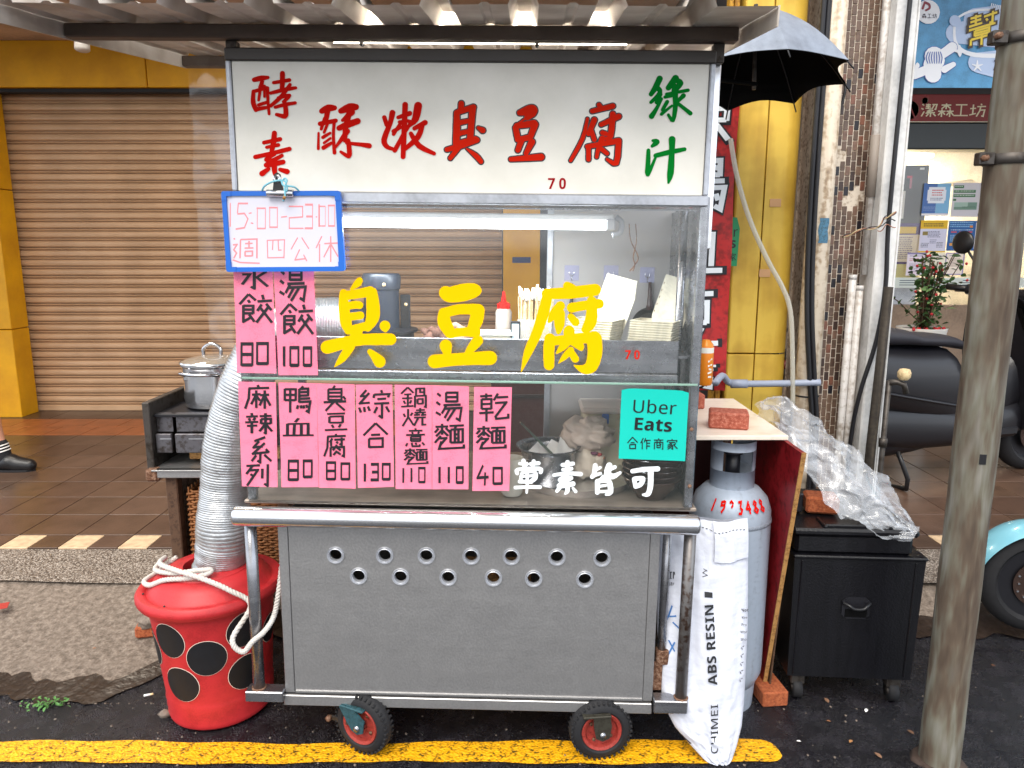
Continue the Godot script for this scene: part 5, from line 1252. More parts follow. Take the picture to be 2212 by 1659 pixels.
		for n in corner.size():
			var e0 = g.call(corner[n]) - oo
			var e1 = g.call(corner[(n + 1) % corner.size()]) - oo
			cm.quad(e0 + Vector3(0, 0, 0.0075), e1 + Vector3(0, 0, 0.0075), e1 - Vector3(0, 0, 0.007), e0 - Vector3(0, 0, 0.007))
		P(wb, "frame_corner", cm, M.blue_plastic)
	var gm = func(p): return g.call(p) - oo
	var hand = [["1", 100, 215, 130, 405, 15.0], ["5", 130, 210, 270, 430, 11.0], ["0", 320, 250, 405, 425, 9.0], ["0", 420, 245, 500, 415, 9.0], ["2", 575, 235, 705, 425, 9.0], ["3", 705, 220, 780, 425, 11.0], ["1", 800, 225, 845, 405, 12.0], ["0", 820, 235, 880, 405, 7.0], ["0", 890, 228, 955, 405, 9.0]]
	for h in hand: P(wb, "digit", glyph(HAN[h[0]], in_box(h[1], h[2], h[3], h[4], gm), h[5] * 100.0 / ((h[3] - h[1]) * 0.5 + (h[4] - h[2]) * 0.5) * (2.2 if h[0] == "1" else 1.0), Vector3(0, 0, 0.00004), 0.0, Vector3(0, 0, 0.0013)), M.faint_red)
	P(wb, "colon_and_dash", glyph("262,298 285,294;278,372 298,380;520,328 568,322;798,322 806,330", gm, 10.0, Vector3(0, 0, 0.00004), 0.0, Vector3(0, 0, 0.0013)), M.faint_red)
	var ch = [[125, 485, 350, 700], [402, 500, 555, 665], [592, 480, 745, 690], [790, 480, 975, 690]]
	for i in 4: P(wb, "character", glyph(HAN["週四公休"[i]], in_box(ch[i][0], ch[i][1], ch[i][2], ch[i][3], gm), 5.5, Vector3(0, 0, 0.00004), 0.0, Vector3(0, 0, 0.0013)), M.faint_red)
	# bulldog clip and tied cord
	var cl = T("bulldog_clip", "black and chrome bulldog clip gripping the whiteboard's top", "clip", S * at(g.call(V(522, 150)) + Vector3(0, 0, 0.006)))
	var m2 = func(x, y): return g.call(V(x, y)) - g.call(V(522, 150))
	P(cl, "jaw", MB.new(true).tube([m2.call(420, 140) + Vector3(0, 0, 0.006), m2.call(626, 140) + Vector3(0, 0, 0.006)], 0.0105, 14), M.chrome)
	P(cl, "handle", MB.new().extrude(PackedVector2Array([V(-0.018, 0), V(0.014, 0), V(0.008, 0.032), V(0.006, 0.05), V(-0.003, 0.056), V(-0.012, 0.05), V(-0.014, 0.03)]), 0.008, 0.0125, m2.call(520, 140)), M.black)
	P(cl, "eyelet", MB.new().lathe([V(0.004, 0), V(0.004, 0.003), V(0.008, 0.004), V(0.0115, 0.002), V(0.0115, -0.002)], 18, m2.call(504, 26) + Vector3(0, 0, 0.013), Basis(Vector3.RIGHT, PI / 2)), M.chrome)
	var cd = T("tied_string", "pale blue string tied through the bulldog clip", "string", S * at(g.call(V(560, 90)) + Vector3(0, 0, 0.022)))
	var m3 = func(x, y, dz): return g.call(V(x, y)) - g.call(V(560, 90)) + Vector3(0, 0, dz)
	for path in [[[375, 118, -0.016], [400, 85, -0.008], [470, 52, 0.0], [550, 40, 0.0], [580, 60, 0.002], [572, 110, 0.004], [575, 165, 0.004], [556, 205, 0.0]], [[550, 45, 0.0], [570, 25, 0.002], [590, 40, 0.004], [585, 80, 0.004], [640, 92, -0.004], [665, 118, -0.016]], [[545, 48, 0.002], [560, 80, 0.004], [590, 90, 0.003], [585, 130, 0.002]]]:
		P(cd, "strand", MB.new(true).tube(smooth_path(path.map(func(e): return m3.call(e[0], e[1], e[2])), 6), 0.0026, 8), mat("7fc4d4", 0.6))
	P(cd, "tape", MB.new(true).tube([m3.call(574, 166, 0.005), m3.call(564, 190, 0.004)], 0.0042, 8), mat("a9793a", 0.6))
# ---- things standing on the cart's shelf
func make_shelf_goods():
	var sy = 1.3092
	var bl = T("exhaust_blower", "black exhaust blower motor standing on the steel shelf", "blower", cart_at(Vector3(-0.338, sy, -0.30)))
	P(bl, "scroll_housing", MB.new().lathe([V(0, 0), V(0.105, 0), V(0.105, 0.034), V(0.118, 0.036), V(0.118, 0.044), V(0.06, 0.047), V(0, 0.047)], 32), M.black_plastic)
	P(bl, "motor", MB.new().lathe([V(0.058, 0.046), V(0.058, 0.175), V(0.062, 0.176), V(0.064, 0.215), V(0.058, 0.226), V(0, 0.228)], 32), mat("2a2f3a", 0.35, 0.1))
	P(bl, "bracket", MB.new().box(Vector3(0.078, 0.10, 0.0), Vector3(0.034, 0.115, 0.006), 0.003), M.black_plastic)
	for q in [[0.02, 0.192, 0.0605], [0.08, 0.125, 0.004]]: P(bl, "screw", MB.new(true).ball(Vector3(q[0], q[1], q[2]), Vector3(0.006, 0.006, 0.004), 10, 6), M.bamboo)
	P(bl, "outlet", MB.new(true).tube([Vector3(-0.05, 0.05, 0), Vector3(-0.11, 0.052, 0)], [0.07, 0.078], 24), M.black_plastic)
	for k in 2:
		var gr = T("ginger_root", ["brown ginger root beside the blower", "pale ginger root with a curled tip on the shelf"][k], "ginger", cart_at(Vector3([-0.165, -0.085][k], sy, -0.27), 30.0 * k))
		var pts = [[Vector3(-0.03, 0.03, 0), Vector3(-0.01, 0.045, 0.0), Vector3(0.01, 0.04, 0.01), Vector3(0.035, 0.02, 0.01)], [Vector3(-0.035, 0.055, 0), Vector3(-0.015, 0.062, 0.0), Vector3(0.005, 0.05, 0.01), Vector3(0.0, 0.02, 0.01), Vector3(0.03, 0.03, 0.0)]][k]
		var pp = smooth_path(pts, 4)
		P(gr, "root", MB.new(true).tube(pp, range(pp.size()).map(func(i): return 0.014 + 0.009 * sin(i * 1.3) * sin(i * 0.5 + 0.4)), 10), [mat("6e4a3c", 0.8, 0, {tex = M.grime, k = 10.0}), mat("b5957a", 0.8, 0, {tex = M.grime, k = 10.0})][k])
		P(gr, "knob", MB.new(true).ball(Vector3(-0.005, 0.02, 0.01), Vector3(0.025, 0.02, 0.018), 12, 8, 0.4, k), [mat("6e4a3c", 0.8), mat("b5957a", 0.8)][k])
	var tr = T("foam_tray", "white foam tray on the shelf below the yellow middle character", "tray", cart_at(Vector3(0.045, sy, -0.20)))
	P(tr, "tray", MB.new().box(Vector3(0, 0.022, 0), Vector3(0.105, 0.044, 0.10), 0.012), M.white_foam)
	P(tr, "rim", MB.new().box(Vector3(0, 0.047, 0), Vector3(0.118, 0.008, 0.112), 0.003), M.white_foam)
	var sb = T("sauce_bottle", "grey squeeze bottle with red nozzle on the shelf", "bottle", cart_at(Vector3(0.066, sy, -0.30)))
	P(sb, "bottle", MB.new().lathe([V(0, 0), V(0.026, 0.0), V(0.027, 0.01), V(0.027, 0.105), V(0.02, 0.118), V(0, 0.118)], 20), mat("a89c92", 0.4))
	P(sb, "nozzle", MB.new().lathe([V(0.022, 0.116), V(0.022, 0.132), V(0.009, 0.138), V(0.004, 0.172), V(0, 0.173)], 16), M.red_ink)
	var ph = T("phone", "small black phone with pale screen leaning on the shelf", "phone", cart_at(Vector3(0.108, sy, -0.17)))
	P(ph, "case", MB.new().box(Vector3(0, 0.045, 0), Vector3(0.032, 0.085, 0.008), 0.003, Basis(Vector3.RIGHT, -0.15)), M.black)
	P(ph, "screen", MB.new().box(Vector3(0.0, 0.045, 0.0052), Vector3(0.022, 0.068, 0.001), 0.0, Basis(Vector3.RIGHT, -0.15)), mat("b9cdd8", 0.2))
	# chopsticks in a clear box
	var cb = T("chopstick_box", "clear box of wooden chopsticks with white paper tops", "chopsticks", cart_at(Vector3(0.168, sy, -0.235)))
	for s in [-1, 1]:
		P(cb, "box_wall", MB.new().box(Vector3(0.053 * s, 0.045, 0), Vector3(0.002, 0.09, 0.07)), M.clear)
		P(cb, "box_wall", MB.new().box(Vector3(0, 0.045, 0.036 * s), Vector3(0.108, 0.09, 0.002)), M.clear)
	P(cb, "label", MB.new().box(Vector3(0.015, 0.04, 0.038), Vector3(0.06, 0.055, 0.001)), mat("c9b394", 0.6, 0, {tex = M.grime, k = 20.0}))
	for i in 13:
		for j in 4:
			var x = -0.046 + 0.0077 * i + rng.randf_range(-0.002, 0.002)
			var z = -0.026 + 0.017 * j
			var lean = Vector3(rng.randf_range(-0.012, 0.012), 0.155 + rng.randf_range(0, 0.012), rng.randf_range(-0.008, 0.008))
			P(cb, "chopstick", MB.new().tube([Vector3(x, 0.003, z), Vector3(x, 0.003, z) + lean], 0.0032, 4), M.bamboo)
	var tip = MB.new(true)
	for i in 46:
		var c = Vector3(rng.randf_range(-0.052, 0.056), rng.randf_range(0.155, 0.178), rng.randf_range(-0.03, 0.03))
		tip.tube([c - Vector3(0, 0.012, 0), c + Vector3(rng.randf_range(-0.006, 0.006), 0.010 + 0.012 * float(i % 7 == 0), 0)], [0.0065, 0.004], 6)
	P(cb, "paper_tops", tip, M.tissue)
	# stacks of folded paper lunch boxes, lids up
	var st = [[0.355, -0.20, -28.0, 9, "left", 0.150], [0.545, -0.19, -26.0, 9, "right", 0.135]]
	for s in st:
		for k in s[3]:
			var last = k == s[3] - 1
			var lab = "paper lunch box %s the %s stack on the shelf" % [["at the bottom of", "second from the bottom of", "third from the bottom of", "fourth from the bottom of", "in the middle of", "fourth from the top of", "third from the top of", "second from the top of", "on top of"][k], s[4]]
			var t = T("paper_lunch_box", lab, "lunch box", cart_at(Vector3(s[0] + 0.0012 * k, sy + 0.0075 * k, s[1] - 0.002 * k), s[2] + rng.randf_range(-1.2, 1.2)), "paper lunch boxes on the shelf")
			var w = s[5]
			var d = 0.105
			var tray = MB.new()
			var lo = [Vector3(-w * 0.44, 0.001, d * 0.42), Vector3(w * 0.44, 0.001, d * 0.42), Vector3(w * 0.44, 0.001, -d * 0.42), Vector3(-w * 0.44, 0.001, -d * 0.42)]
			var up = [Vector3(-w * 0.5, 0.034, d * 0.5), Vector3(w * 0.5, 0.034, d * 0.5), Vector3(w * 0.5, 0.034, -d * 0.5), Vector3(-w * 0.5, 0.034, -d * 0.5)]
			tray.quad(lo[0], lo[1], lo[2], lo[3])
			for i in 4: tray.quad(lo[i], lo[(i + 1) % 4], up[(i + 1) % 4], up[i])
			for i in 4:
				var e0 = up[i]
				var e1 = up[(i + 1) % 4]
				tray.box((e0 + e1) * 0.5 - Vector3(0, 0.001, 0), Vector3(e0.distance_to(e1) + 0.004, 0.002, 0.006) if i % 2 == 0 else Vector3(0.006, 0.002, e0.distance_to(e1) + 0.004), 0.0)
			P(t, "tray", tray, M.paper_box)
			var lb = Basis(Vector3.BACK, -0.22) * Basis(Vector3.RIGHT, -0.30)
			var lid = MB.new().box(Vector3(w * 0.12, 0.034, -d * 0.5) + lb * Vector3(0, 0.07, 0), Vector3(w * 0.72, 0.14, 0.0016), 0.0004, lb)
			var ld = P(t, "lid", lid, M.paper_box)
			if last:
				for i in 10:
					var q = Vector3(-w * 0.33, 0.015 + 0.024 * i, 0.0012) if i < 5 else (Vector3(w * 0.33, 0.015 + 0.024 * (i - 5), 0.0012))
					P(ld, "slot", MB.new().box(Vector3(w * 0.12, 0.034, -d * 0.5) + lb * q, Vector3(0.0022, 0.006, 0.0008), 0.0, lb), M.rust)
	# hooks with hanging tools on the panel
	for k in 3:
		var p = SP([1235, 1320, 1398][k], [590, 590, 594][k], -0.531)
		var h = T("adhesive_hook", ["clear adhesive hook nearest the door edge", "clear adhesive hook holding the wooden handle", "clear adhesive hook holding the dark ladle"][k], "hook", S * at(p), "adhesive hooks")
		P(h, "plate", MB.new().box(Vector3(0, 0, 0), Vector3(0.052, 0.055, 0.002), 0.0006), mat(Color(0.78, 0.78, 0.9), 0.15, 0, {alpha = 0.6}))
		P(h, "hook", MB.new(true).tube(smooth_path([Vector3(-0.008, 0.006, 0.003), Vector3(-0.006, -0.006, 0.005), Vector3(0.006, -0.006, 0.005), Vector3(0.008, 0.006, 0.003)], 4), 0.0015, 6), M.chrome)
		P(h, "stem", MB.new(true).tube([Vector3(0, -0.006, 0.004), Vector3(0, -0.026, 0.010)], 0.0016, 6), M.chrome)
	var q1 = SP(1235, 612, -0.52)
	var sk = T("black_skimmer", "thin black kitchen tool hanging behind the yellow last character", "utensil", S * at(q1))
	P(sk, "handle", MB.new(true).tube([Vector3(0, 0, 0), Vector3(0.0, -0.2, 0.0)], [0.006, 0.009], 10), M.black)
	P(sk, "blade", MB.new().box(Vector3(0, -0.25, 0), Vector3(0.05, 0.10, 0.004), 0.001), M.black)
	var q2 = SP(1321, 612, -0.52)
	var br = T("wooden_brush", "wooden handled brush hanging from the middle hook", "utensil", S * at(q2))
	P(br, "handle", MB.new(true).tube([Vector3(0, 0.0, 0), Vector3(0, -0.02, 0), Vector3(0, -0.09, 0)], [0.004, 0.011, 0.012], 12), mat("7a5744", 0.6, 0, {tex = M.grime, k = 8.0}))
	P(br, "bristles", MB.new().box(Vector3(0, -0.125, 0), Vector3(0.03, 0.07, 0.016), 0.002), mat("3a2a22", 0.9))
	var q3 = SP(1404, 612, -0.52)
	var la = T("black_pan", "round black pan with dark red handle hanging from right hook", "pan", S * at(q3))
	P(la, "handle", MB.new(true).tube([Vector3(0, 0.004, 0), Vector3(0.002, -0.04, 0), Vector3(0.004, -0.075, 0), Vector3(0.004, -0.095, 0)], [0.006, 0.008, 0.012, 0.018], 12), mat("3a1c18", 0.35))
	P(la, "dish", MB.new().lathe([V(0, 0.0), V(0.045, 0.0), V(0.062, 0.018), V(0.064, 0.018), V(0.05, -0.004), V(0, -0.004)], 30, Vector3(0.004, -0.150, -0.008), Basis(Vector3.RIGHT, PI / 2)), mat("5a5048", 0.35, 0.5))
	P(la, "rim", MB.new().lathe([V(0.060, 0.017), V(0.066, 0.019), V(0.066, 0.016)], 30, Vector3(0.004, -0.150, -0.008), Basis(Vector3.RIGHT, PI / 2)), M.steel_dark)

# ---- things on the counter behind the lower glass
func make_counter_goods():
	var cy = 0.8495
	var tr = T("round_tray", "round steel tray on the counter under the pot", "tray", cart_at(Vector3(0.315, cy, -0.255)))
	P(tr, "plate", MB.new().lathe([V(0, 0.004), V(0.175, 0.004), V(0.19, 0.03), V(0.194, 0.03), V(0.178, 0.0), V(0, 0.0)], 44), M.steel_bright)
	var pot = T("steel_pot", "wide rimmed steel pot holding paper packets and tongs", "pot", cart_at(Vector3(0.222, cy + 0.0045, -0.235)))
	P(pot, "bowl", MB.new().lathe([V(0, 0.002), V(0.082, 0.002), V(0.087, 0.01), V(0.090, 0.105), V(0.098, 0.118), V(0.108, 0.124), V(0.108, 0.127), V(0.096, 0.121), V(0.088, 0.106), V(0.084, 0.012), V(0, 0.006)], 40), M.steel)
	var tg = T("plastic_tongs", "clear green plastic tongs leaning in the steel pot", "tongs", cart_at(Vector3(0.222, cy + 0.05, -0.235)))
	for k in 2: P(tg, "arm", MB.new().tube([Vector3(0.05, 0.02, 0.02 + 0.012 * k), Vector3(-0.02, 0.09, 0.03 + 0.014 * k), Vector3(-0.095, 0.165, 0.035 + 0.004 * k)], [0.012, 0.010, 0.008], 6, true, 0.35), mat(Color(0.35, 0.42, 0.36), 0.15, 0, {alpha = 0.7}))
	for k in 3:
		var pk = T("paper_packet", ["large white paper packet sticking up in the steel pot", "small white paper packet at the pot's left rim", "white paper packet lying low in the steel pot"][k], "packet", cart_at(Vector3([0.262, 0.165, 0.225][k], cy + [0.075, 0.07, 0.06][k], [-0.235, -0.215, -0.26][k]), [20, -30, 5][k]), "paper packets")
		P(pk, "packet", MB.new(true).grid(func(a, b): return Basis(Vector3.BACK, -0.6) * Basis(Vector3.RIGHT, -0.35) * Vector3(lerp(-0.035, 0.035, a), lerp(0.0, 0.075, b), 0.006 * sin(a * 5.0 + b * 4.0 + k)), 8, 8), M.tissue)
	var cup = T("frosted_cup", "pale frosted cup standing left of the steel pot", "cup", cart_at(Vector3(0.104, cy, -0.10)))
	P(cup, "cup", MB.new().lathe([V(0, 0.003), V(0.028, 0.003), V(0.034, 0.012), V(0.036, 0.125), V(0.034, 0.125), V(0.032, 0.012), V(0, 0.008)], 28), M.frosted)
	P(cup, "content", MB.new().lathe([V(0, 0.009), V(0.031, 0.012), V(0.033, 0.085), V(0, 0.086)], 24), mat("c8c89a", 0.6))
	var bag = T("plastic_bag", "knotted translucent plastic bag of food behind the white lettering", "bag", cart_at(Vector3(0.355, cy + 0.006, -0.29)))
	P(bag, "bag", MB.new(true).ball(Vector3(0, 0.15, 0), Vector3(0.088, 0.055, 0.06), 30, 20, 0.55, 4), mat("cdbcae", 0.35, 0, {nor = M.film.normal_texture, ns = 1.6, k = 7.0}))
	P(bag, "lower_bulge", MB.new(true).ball(Vector3(0.0, 0.058, 0.01), Vector3(0.062, 0.057, 0.055), 26, 16, 0.3, 9), mat("d6c9b8", 0.35, 0, {nor = M.film.normal_texture, ns = 1.6, k = 7.0}))
	for k in 3: P(bag, "vegetable_bit", MB.new(true).ball(Vector3([0.020, 0.036, 0.046][k], [0.098, 0.092, 0.078][k], [0.052, 0.046, 0.038][k]), Vector3(0.012, 0.006, 0.008), 10, 8, 0.6, k), mat(["6a3a52", "a84040", "b8704a"][k], 0.6))
	var box = T("storage_box", "cream plastic storage box with lid and blue clip on the counter", "box", cart_at(Vector3(0.47, cy, -0.44)))
	P(box, "tub", MB.new().box(Vector3(0, 0.105, 0), Vector3(0.25, 0.21, 0.16), 0.015), mat("cfc6a8", 0.4))
	P(box, "lid", MB.new().box(Vector3(0, 0.222, 0), Vector3(0.268, 0.022, 0.178), 0.008), mat("e6d8cc", 0.4))
	P(box, "clip", MB.new().box(Vector3(-0.05, 0.195, 0.088), Vector3(0.025, 0.035, 0.012), 0.003), M.blue_plastic)
	var bowl = MB.new().lathe([V(0, 0.006), V(0.038, 0.006), V(0.040, 0.0), V(0.046, 0.0), V(0.05, 0.012), V(0.082, 0.045), V(0.093, 0.066), V(0.095, 0.068), V(0.093, 0.070), V(0.078, 0.048), V(0.046, 0.018), V(0, 0.014)], 40).mesh()
	for k in 7:
		var t = T("brown_bowl", "dark brown bowl, %s of the stack behind the glass" % ["lowest", "second lowest", "third lowest", "middle one", "third highest", "second highest", "topmost"][k], "bowl", cart_at(Vector3(0.547 + 0.001 * sin(k * 2.0), cy + 0.0175 * k, -0.115)), "stacked brown bowls")
		P(t, "bowl", bowl, M.bowl)
	# cardboard inside the cart's body
	var cbx = T("cardboard_box", "cardboard box seen through the cart's vent holes", "box", cart_at(Vector3(0.06, 0.2095, -0.14)))
	P(cbx, "carton", MB.new().box(Vector3(0, 0.19, 0), Vector3(0.22, 0.38, 0.16), 0.004), M.card)
	P(cbx, "flap", MB.new().box(Vector3(-0.03, 0.40, 0.06), Vector3(0.14, 0.05, 0.003), 0.0, Basis(Vector3.RIGHT, 0.3)), M.card)
	# cabinet and orange can seen past the cart
	var cab = T("brown_cabinet", "dark red brown cabinet standing in the arcade behind the cart", "cabinet", at(Vector3(0.13, 0.12, -4.7)))
	P(cab, "body", MB.new().box(Vector3(0, 0.45, 0), Vector3(0.52, 0.9, 0.4), 0.006), mat("3c1812", 0.35))
	P(cab, "plinth", MB.new().box(Vector3(0, 0.60, 0.21), Vector3(0.48, 0.02, 0.01), 0.002), mat("241210", 0.4))
	P(cab, "top", MB.new().box(Vector3(0, 0.92, 0), Vector3(0.56, 0.03, 0.44), 0.004), mat("2a1612", 0.4))
	var can = T("orange_can", "orange can with pale lettering beside the cart's right post", "can", at(W(1521, 832, -2.42) + Vector3(0, 0.002, 0)))
	P(can, "can", MB.new().lathe([V(0, 0), V(0.022, 0.0), V(0.026, 0.008), V(0.026, 0.125), V(0.023, 0.136), V(0.012, 0.15), V(0, 0.152)], 24), mat("e8861a", 0.35, 0.1))
	P(can, "white_band", MB.new().lathe([V(0.0263, 0.108), V(0.0263, 0.126)], 24), M.white_foam)
	P(can, "lettering", glyph("0,20 20,10;0,34 20,30;4,44 18,46;0,58 20,54;2,70 18,70", func(p): return Vector3(0.0268 * sin(p.x * 0.03 + 0.1), 0.1 - p.y * 0.001, 0.0268 * cos(p.x * 0.03 + 0.1)), 6.0), M.white_foam)
# ---- left of the cart: bin, duct, stove, pot, basket
func duct_shape(pts, r):
	var path = smooth_path(pts, 40)
	var even = [path[0]]
	var acc = 0.0
	for i in range(1, path.size()):
		acc += path[i].distance_to(path[i - 1])
		if acc >= 0.0022:
			even.append(path[i]); acc = 0.0
	var rr = []
	for i in even.size():
		var t = float(i) / even.size()
		rr.append(r * (1.0 + 0.05 * sin(t * 9.0) + 0.03 * sin(t * 23.0 + 1.0)) + (0.0015 if i % 3 == 0 else -0.0010) + 0.0008 * sin(i * 0.37))
	return MB.new(true).tube(even, rr, 36, false)
func make_left_goods():
	var bc = Vector3(-1.048, 0.0, -2.43)
	var bin = T("red_bin", "red plastic bin with black dots beside the cart's left foot", "bin", at(bc) * Transform3D(Basis(Vector3.BACK, 0.02), Vector3.ZERO))
	var prof = [V(0, 0.004), V(0.165, 0.004), V(0.174, 0.012)]
	for i in 30:
		var y = 0.015 + i * 0.0142
		var r = 0.175 + 0.033 * pow(y / 0.43, 1.3)
		if i in [1, 3, 5]: r += 0.003
		prof.append(V(r, y))
	prof += [V(0.212, 0.432), V(0.215, 0.436), V(0.212, 0.440), V(0.236, 0.440), V(0.238, 0.452)]
	P(bin, "body", MB.new().lathe(prof, 56), M.red_plastic)
	var lid = P(bin, "lid", MB.new().lathe([V(0.238, 0.444), V(0.243, 0.452), V(0.243, 0.466), V(0.234, 0.478), V(0.220, 0.480), V(0.207, 0.472), V(0.198, 0.476), V(0.185, 0.500), V(0.165, 0.520), V(0.140, 0.528), V(0.138, 0.532), V(0.108, 0.535), V(0.106, 0.538), V(0.085, 0.538), V(0.083, 0.50)], 56), M.red_plastic)
	for a in [0.6, 1.9, 2.6, 4.0]: P(lid, "lid_hole", MB.new(true).ball(Vector3(cos(a) * 0.215, 0.480, sin(a) * 0.215), Vector3(0.004, 0.003, 0.004), 8, 6), M.black)
	# dots: angle from the front, height, radius
	var dots = [[-23, 0.348, 0.062], [13, 0.285, 0.064], [-58, 0.285, 0.062], [-17, 0.185, 0.064], [50, 0.355, 0.062], [50, 0.195, 0.062], [-88, 0.36, 0.055], [-84, 0.20, 0.055], [86, 0.30, 0.05], [125, 0.22, 0.05], [-115, 0.27, 0.05], [180, 0.3, 0.05]]
	for d in dots:
		var rim = MB.new(true)
		var disc = MB.new(true)
		var on = func(x, y, off):
			var yy = d[1] + y
			var r = 0.175 + 0.033 * pow(max(yy, 0.0) / 0.43, 1.3) + off
			var a = deg_to_rad(d[0]) + x / r
			return Vector3(sin(a) * r, yy, cos(a) * r)
		for q in [[rim, d[2] + 0.0016, 0.0012], [disc, d[2], 0.0022]]:
			for k in 28:
				var a0 = TAU * k / 28.0
				var a1 = TAU * (k + 1) / 28.0
				for j in 3:
					var r0 = q[1] * j / 3.0
					var r1 = q[1] * (j + 1) / 3.0
					if j == 0: q[0].tri(on.call(0, 0, q[2]), on.call(cos(a0) * r1, sin(a0) * r1, q[2]), on.call(cos(a1) * r1, sin(a1) * r1, q[2]))
					else: q[0].quad(on.call(cos(a0) * r0, sin(a0) * r0, q[2]), on.call(cos(a0) * r1, sin(a0) * r1, q[2]), on.call(cos(a1) * r1, sin(a1) * r1, q[2]), on.call(cos(a1) * r0, sin(a1) * r0, q[2]))
		var dd = P(bin, "dot", disc, M.dot_black)
		P(dd, "dot_outline", rim, M.dot_rim)
	# aluminium duct from the blower down into the bin
	var dz = -2.44
	var pts = [S * Vector3(-0.44, 1.363, -0.30), S * Vector3(-0.54, 1.366, -0.30), S * Vector3(-0.645, 1.345, -0.30), S * Vector3(-0.74, 1.27, -0.30), W(528, 830, dz), W(504, 905, dz), W(491, 985, dz), W(486, 1060, dz), W(483, 1120, dz + 0.01), W(482, 1170, dz + 0.01), W(474, 1220, dz + 0.005), bc + Vector3(0.0, 0.49, 0.0)]
	var dt = T("flexible_duct", "ribbed aluminium duct bending from the cart into the red bin", "duct", at(pts[-1]))
	P(dt, "duct", duct_shape(pts.map(func(p): return p - pts[-1]), 0.083), M.foil)
	# rope looped over the lid and round the guard tube
	var up = Vector3(0, 0.012, 0)
	var lidp = func(a, r, y): return bc + Vector3(cos(a) * r, y, sin(a) * r)
	var rp = [lidp.call(3.5, 0.16, 0.535), lidp.call(3.2, 0.205, 0.497), lidp.call(2.9, 0.222, 0.495), lidp.call(2.65, 0.20, 0.50), lidp.call(2.3, 0.165, 0.532), lidp.call(1.75, 0.14, 0.545), lidp.call(1.35, 0.125, 0.55), lidp.call(1.2, 0.115, 0.56), lidp.call(1.5, 0.12, 0.565), lidp.call(2.1, 0.14, 0.556), lidp.call(2.7, 0.17, 0.540), lidp.call(3.1, 0.195, 0.525), lidp.call(3.3, 0.18, 0.545), lidp.call(2.8, 0.165, 0.560), lidp.call(2.0, 0.15, 0.572), lidp.call(1.35, 0.165, 0.553), lidp.call(0.95, 0.215, 0.520), lidp.call(0.75, 0.262, 0.47), S * Vector3(-0.765, 0.405, 0.028), S * Vector3(-0.732, 0.365, 0.036), S * Vector3(-0.70, 0.40, 0.032), S * Vector3(-0.668, 0.425, 0.012), S * Vector3(-0.648, 0.46, -0.02), S * Vector3(-0.632, 0.54, -0.03), S * Vector3(-0.622, 0.64, -0.05), S * Vector3(-0.618, 0.72, -0.08)]
	var rope = T("white_rope", "white braided rope looped over the red bin's lid", "rope", at(rp[6]))
	var path = smooth_path(rp.map(func(p): return p - rp[6]), 14)
	for k in 3:
		var out = []
		for i in path.size():
			var tn = (path[min(i + 1, path.size() - 1)] - path[max(i - 1, 0)]).normalized()
			var n1 = tn.cross(Vector3(0.3, 1, 0.2)).normalized()
			var n2 = tn.cross(n1)
			var a = i * 1.15 + TAU * k / 3.0
			out.append(path[i] + (n1 * cos(a) + n2 * sin(a)) * 0.0042)
		P(rope, "strand", MB.new(true).tube(out, 0.0052, 7), M.rope)
	# steel stove on legs
	var sx = -1.395
	var so = Vector3(sx, 0.0, -2.75)
	var sv = T("steel_stove", "dark stained steel stove stand behind the red bin", "stove", at(so))
	P(sv, "side_wall", MB.new().box(Vector3(0.0, 0.905, -0.20), Vector3(0.028, 0.275, 0.40), 0.003), M.steel_dark)
	P(sv, "side_wall", MB.new().box(Vector3(0.52, 0.905, -0.20), Vector3(0.028, 0.275, 0.40), 0.003), M.steel_dark)
	P(sv, "back_wall", MB.new().box(Vector3(0.26, 0.905, -0.39), Vector3(0.50, 0.27, 0.01), 0.002), M.steel_dark)
	P(sv, "hob", MB.new().box(Vector3(0.26, 0.985, -0.21), Vector3(0.492, 0.012, 0.36), 0.002), M.black_plastic)
	for k in 2:
		var x = [0.045, 0.120][k]
		var w = [0.062, 0.30][k]
		P(sv, "front_plate", MB.new().box(Vector3(x + w * 0.5 - 0.03, 0.955, -0.05), Vector3(w, 0.075, 0.004), 0.001), M.stove)
		P(sv, "front_plate", MB.new().box(Vector3(x + w * 0.5 - 0.03, 0.876, -0.035), Vector3(w, 0.076, 0.02), 0.003), M.stove)
		P(sv, "plate_slot", MB.new().box(Vector3(x + w * 0.5 - 0.02, 0.895, -0.0235), Vector3(w * 0.7, 0.003, 0.002)), M.alu)
	P(sv, "tray", MB.new().box(Vector3(0.26, 0.782, -0.15), Vector3(0.49, 0.006, 0.36), 0.001), M.steel_panel)
	P(sv, "tray_front", MB.new().box(Vector3(0.27, 0.768, 0.012), Vector3(0.50, 0.034, 0.02), 0.003), M.steel_panel)
	P(sv, "burner_wood", MB.new().box(Vector3(0.30, 0.815, -0.12), Vector3(0.36, 0.03, 0.10), 0.004), M.ply_edge)
	P(sv, "rusty_corner", MB.new().box(Vector3(0.012, 0.762, 0.004), Vector3(0.05, 0.05, 0.045), 0.008), M.rust)
	for q in [[0.07, -0.03], [0.50, -0.03], [0.07, -0.37], [0.50, -0.37]]: P(sv, "leg", MB.new().box(Vector3(q[0], 0.41, q[1]), Vector3(0.045, 0.70, 0.045), 0.004), M.wood_dark)
	P(sv, "leg_board", MB.new().box(Vector3(0.045, 0.40, -0.19), Vector3(0.012, 0.68, 0.30), 0.002), M.wood_old)
	P(sv, "basket_shelf", MB.new().box(Vector3(0.285, 0.25, -0.20), Vector3(0.47, 0.018, 0.38), 0.003), M.wood_dark)
	# stock pot
	var po = Vector3(-1.205, 0.9915, -2.945)
	var pt = T("stock_pot", "shiny stock pot with glass lid on the stove", "pot", at(po))
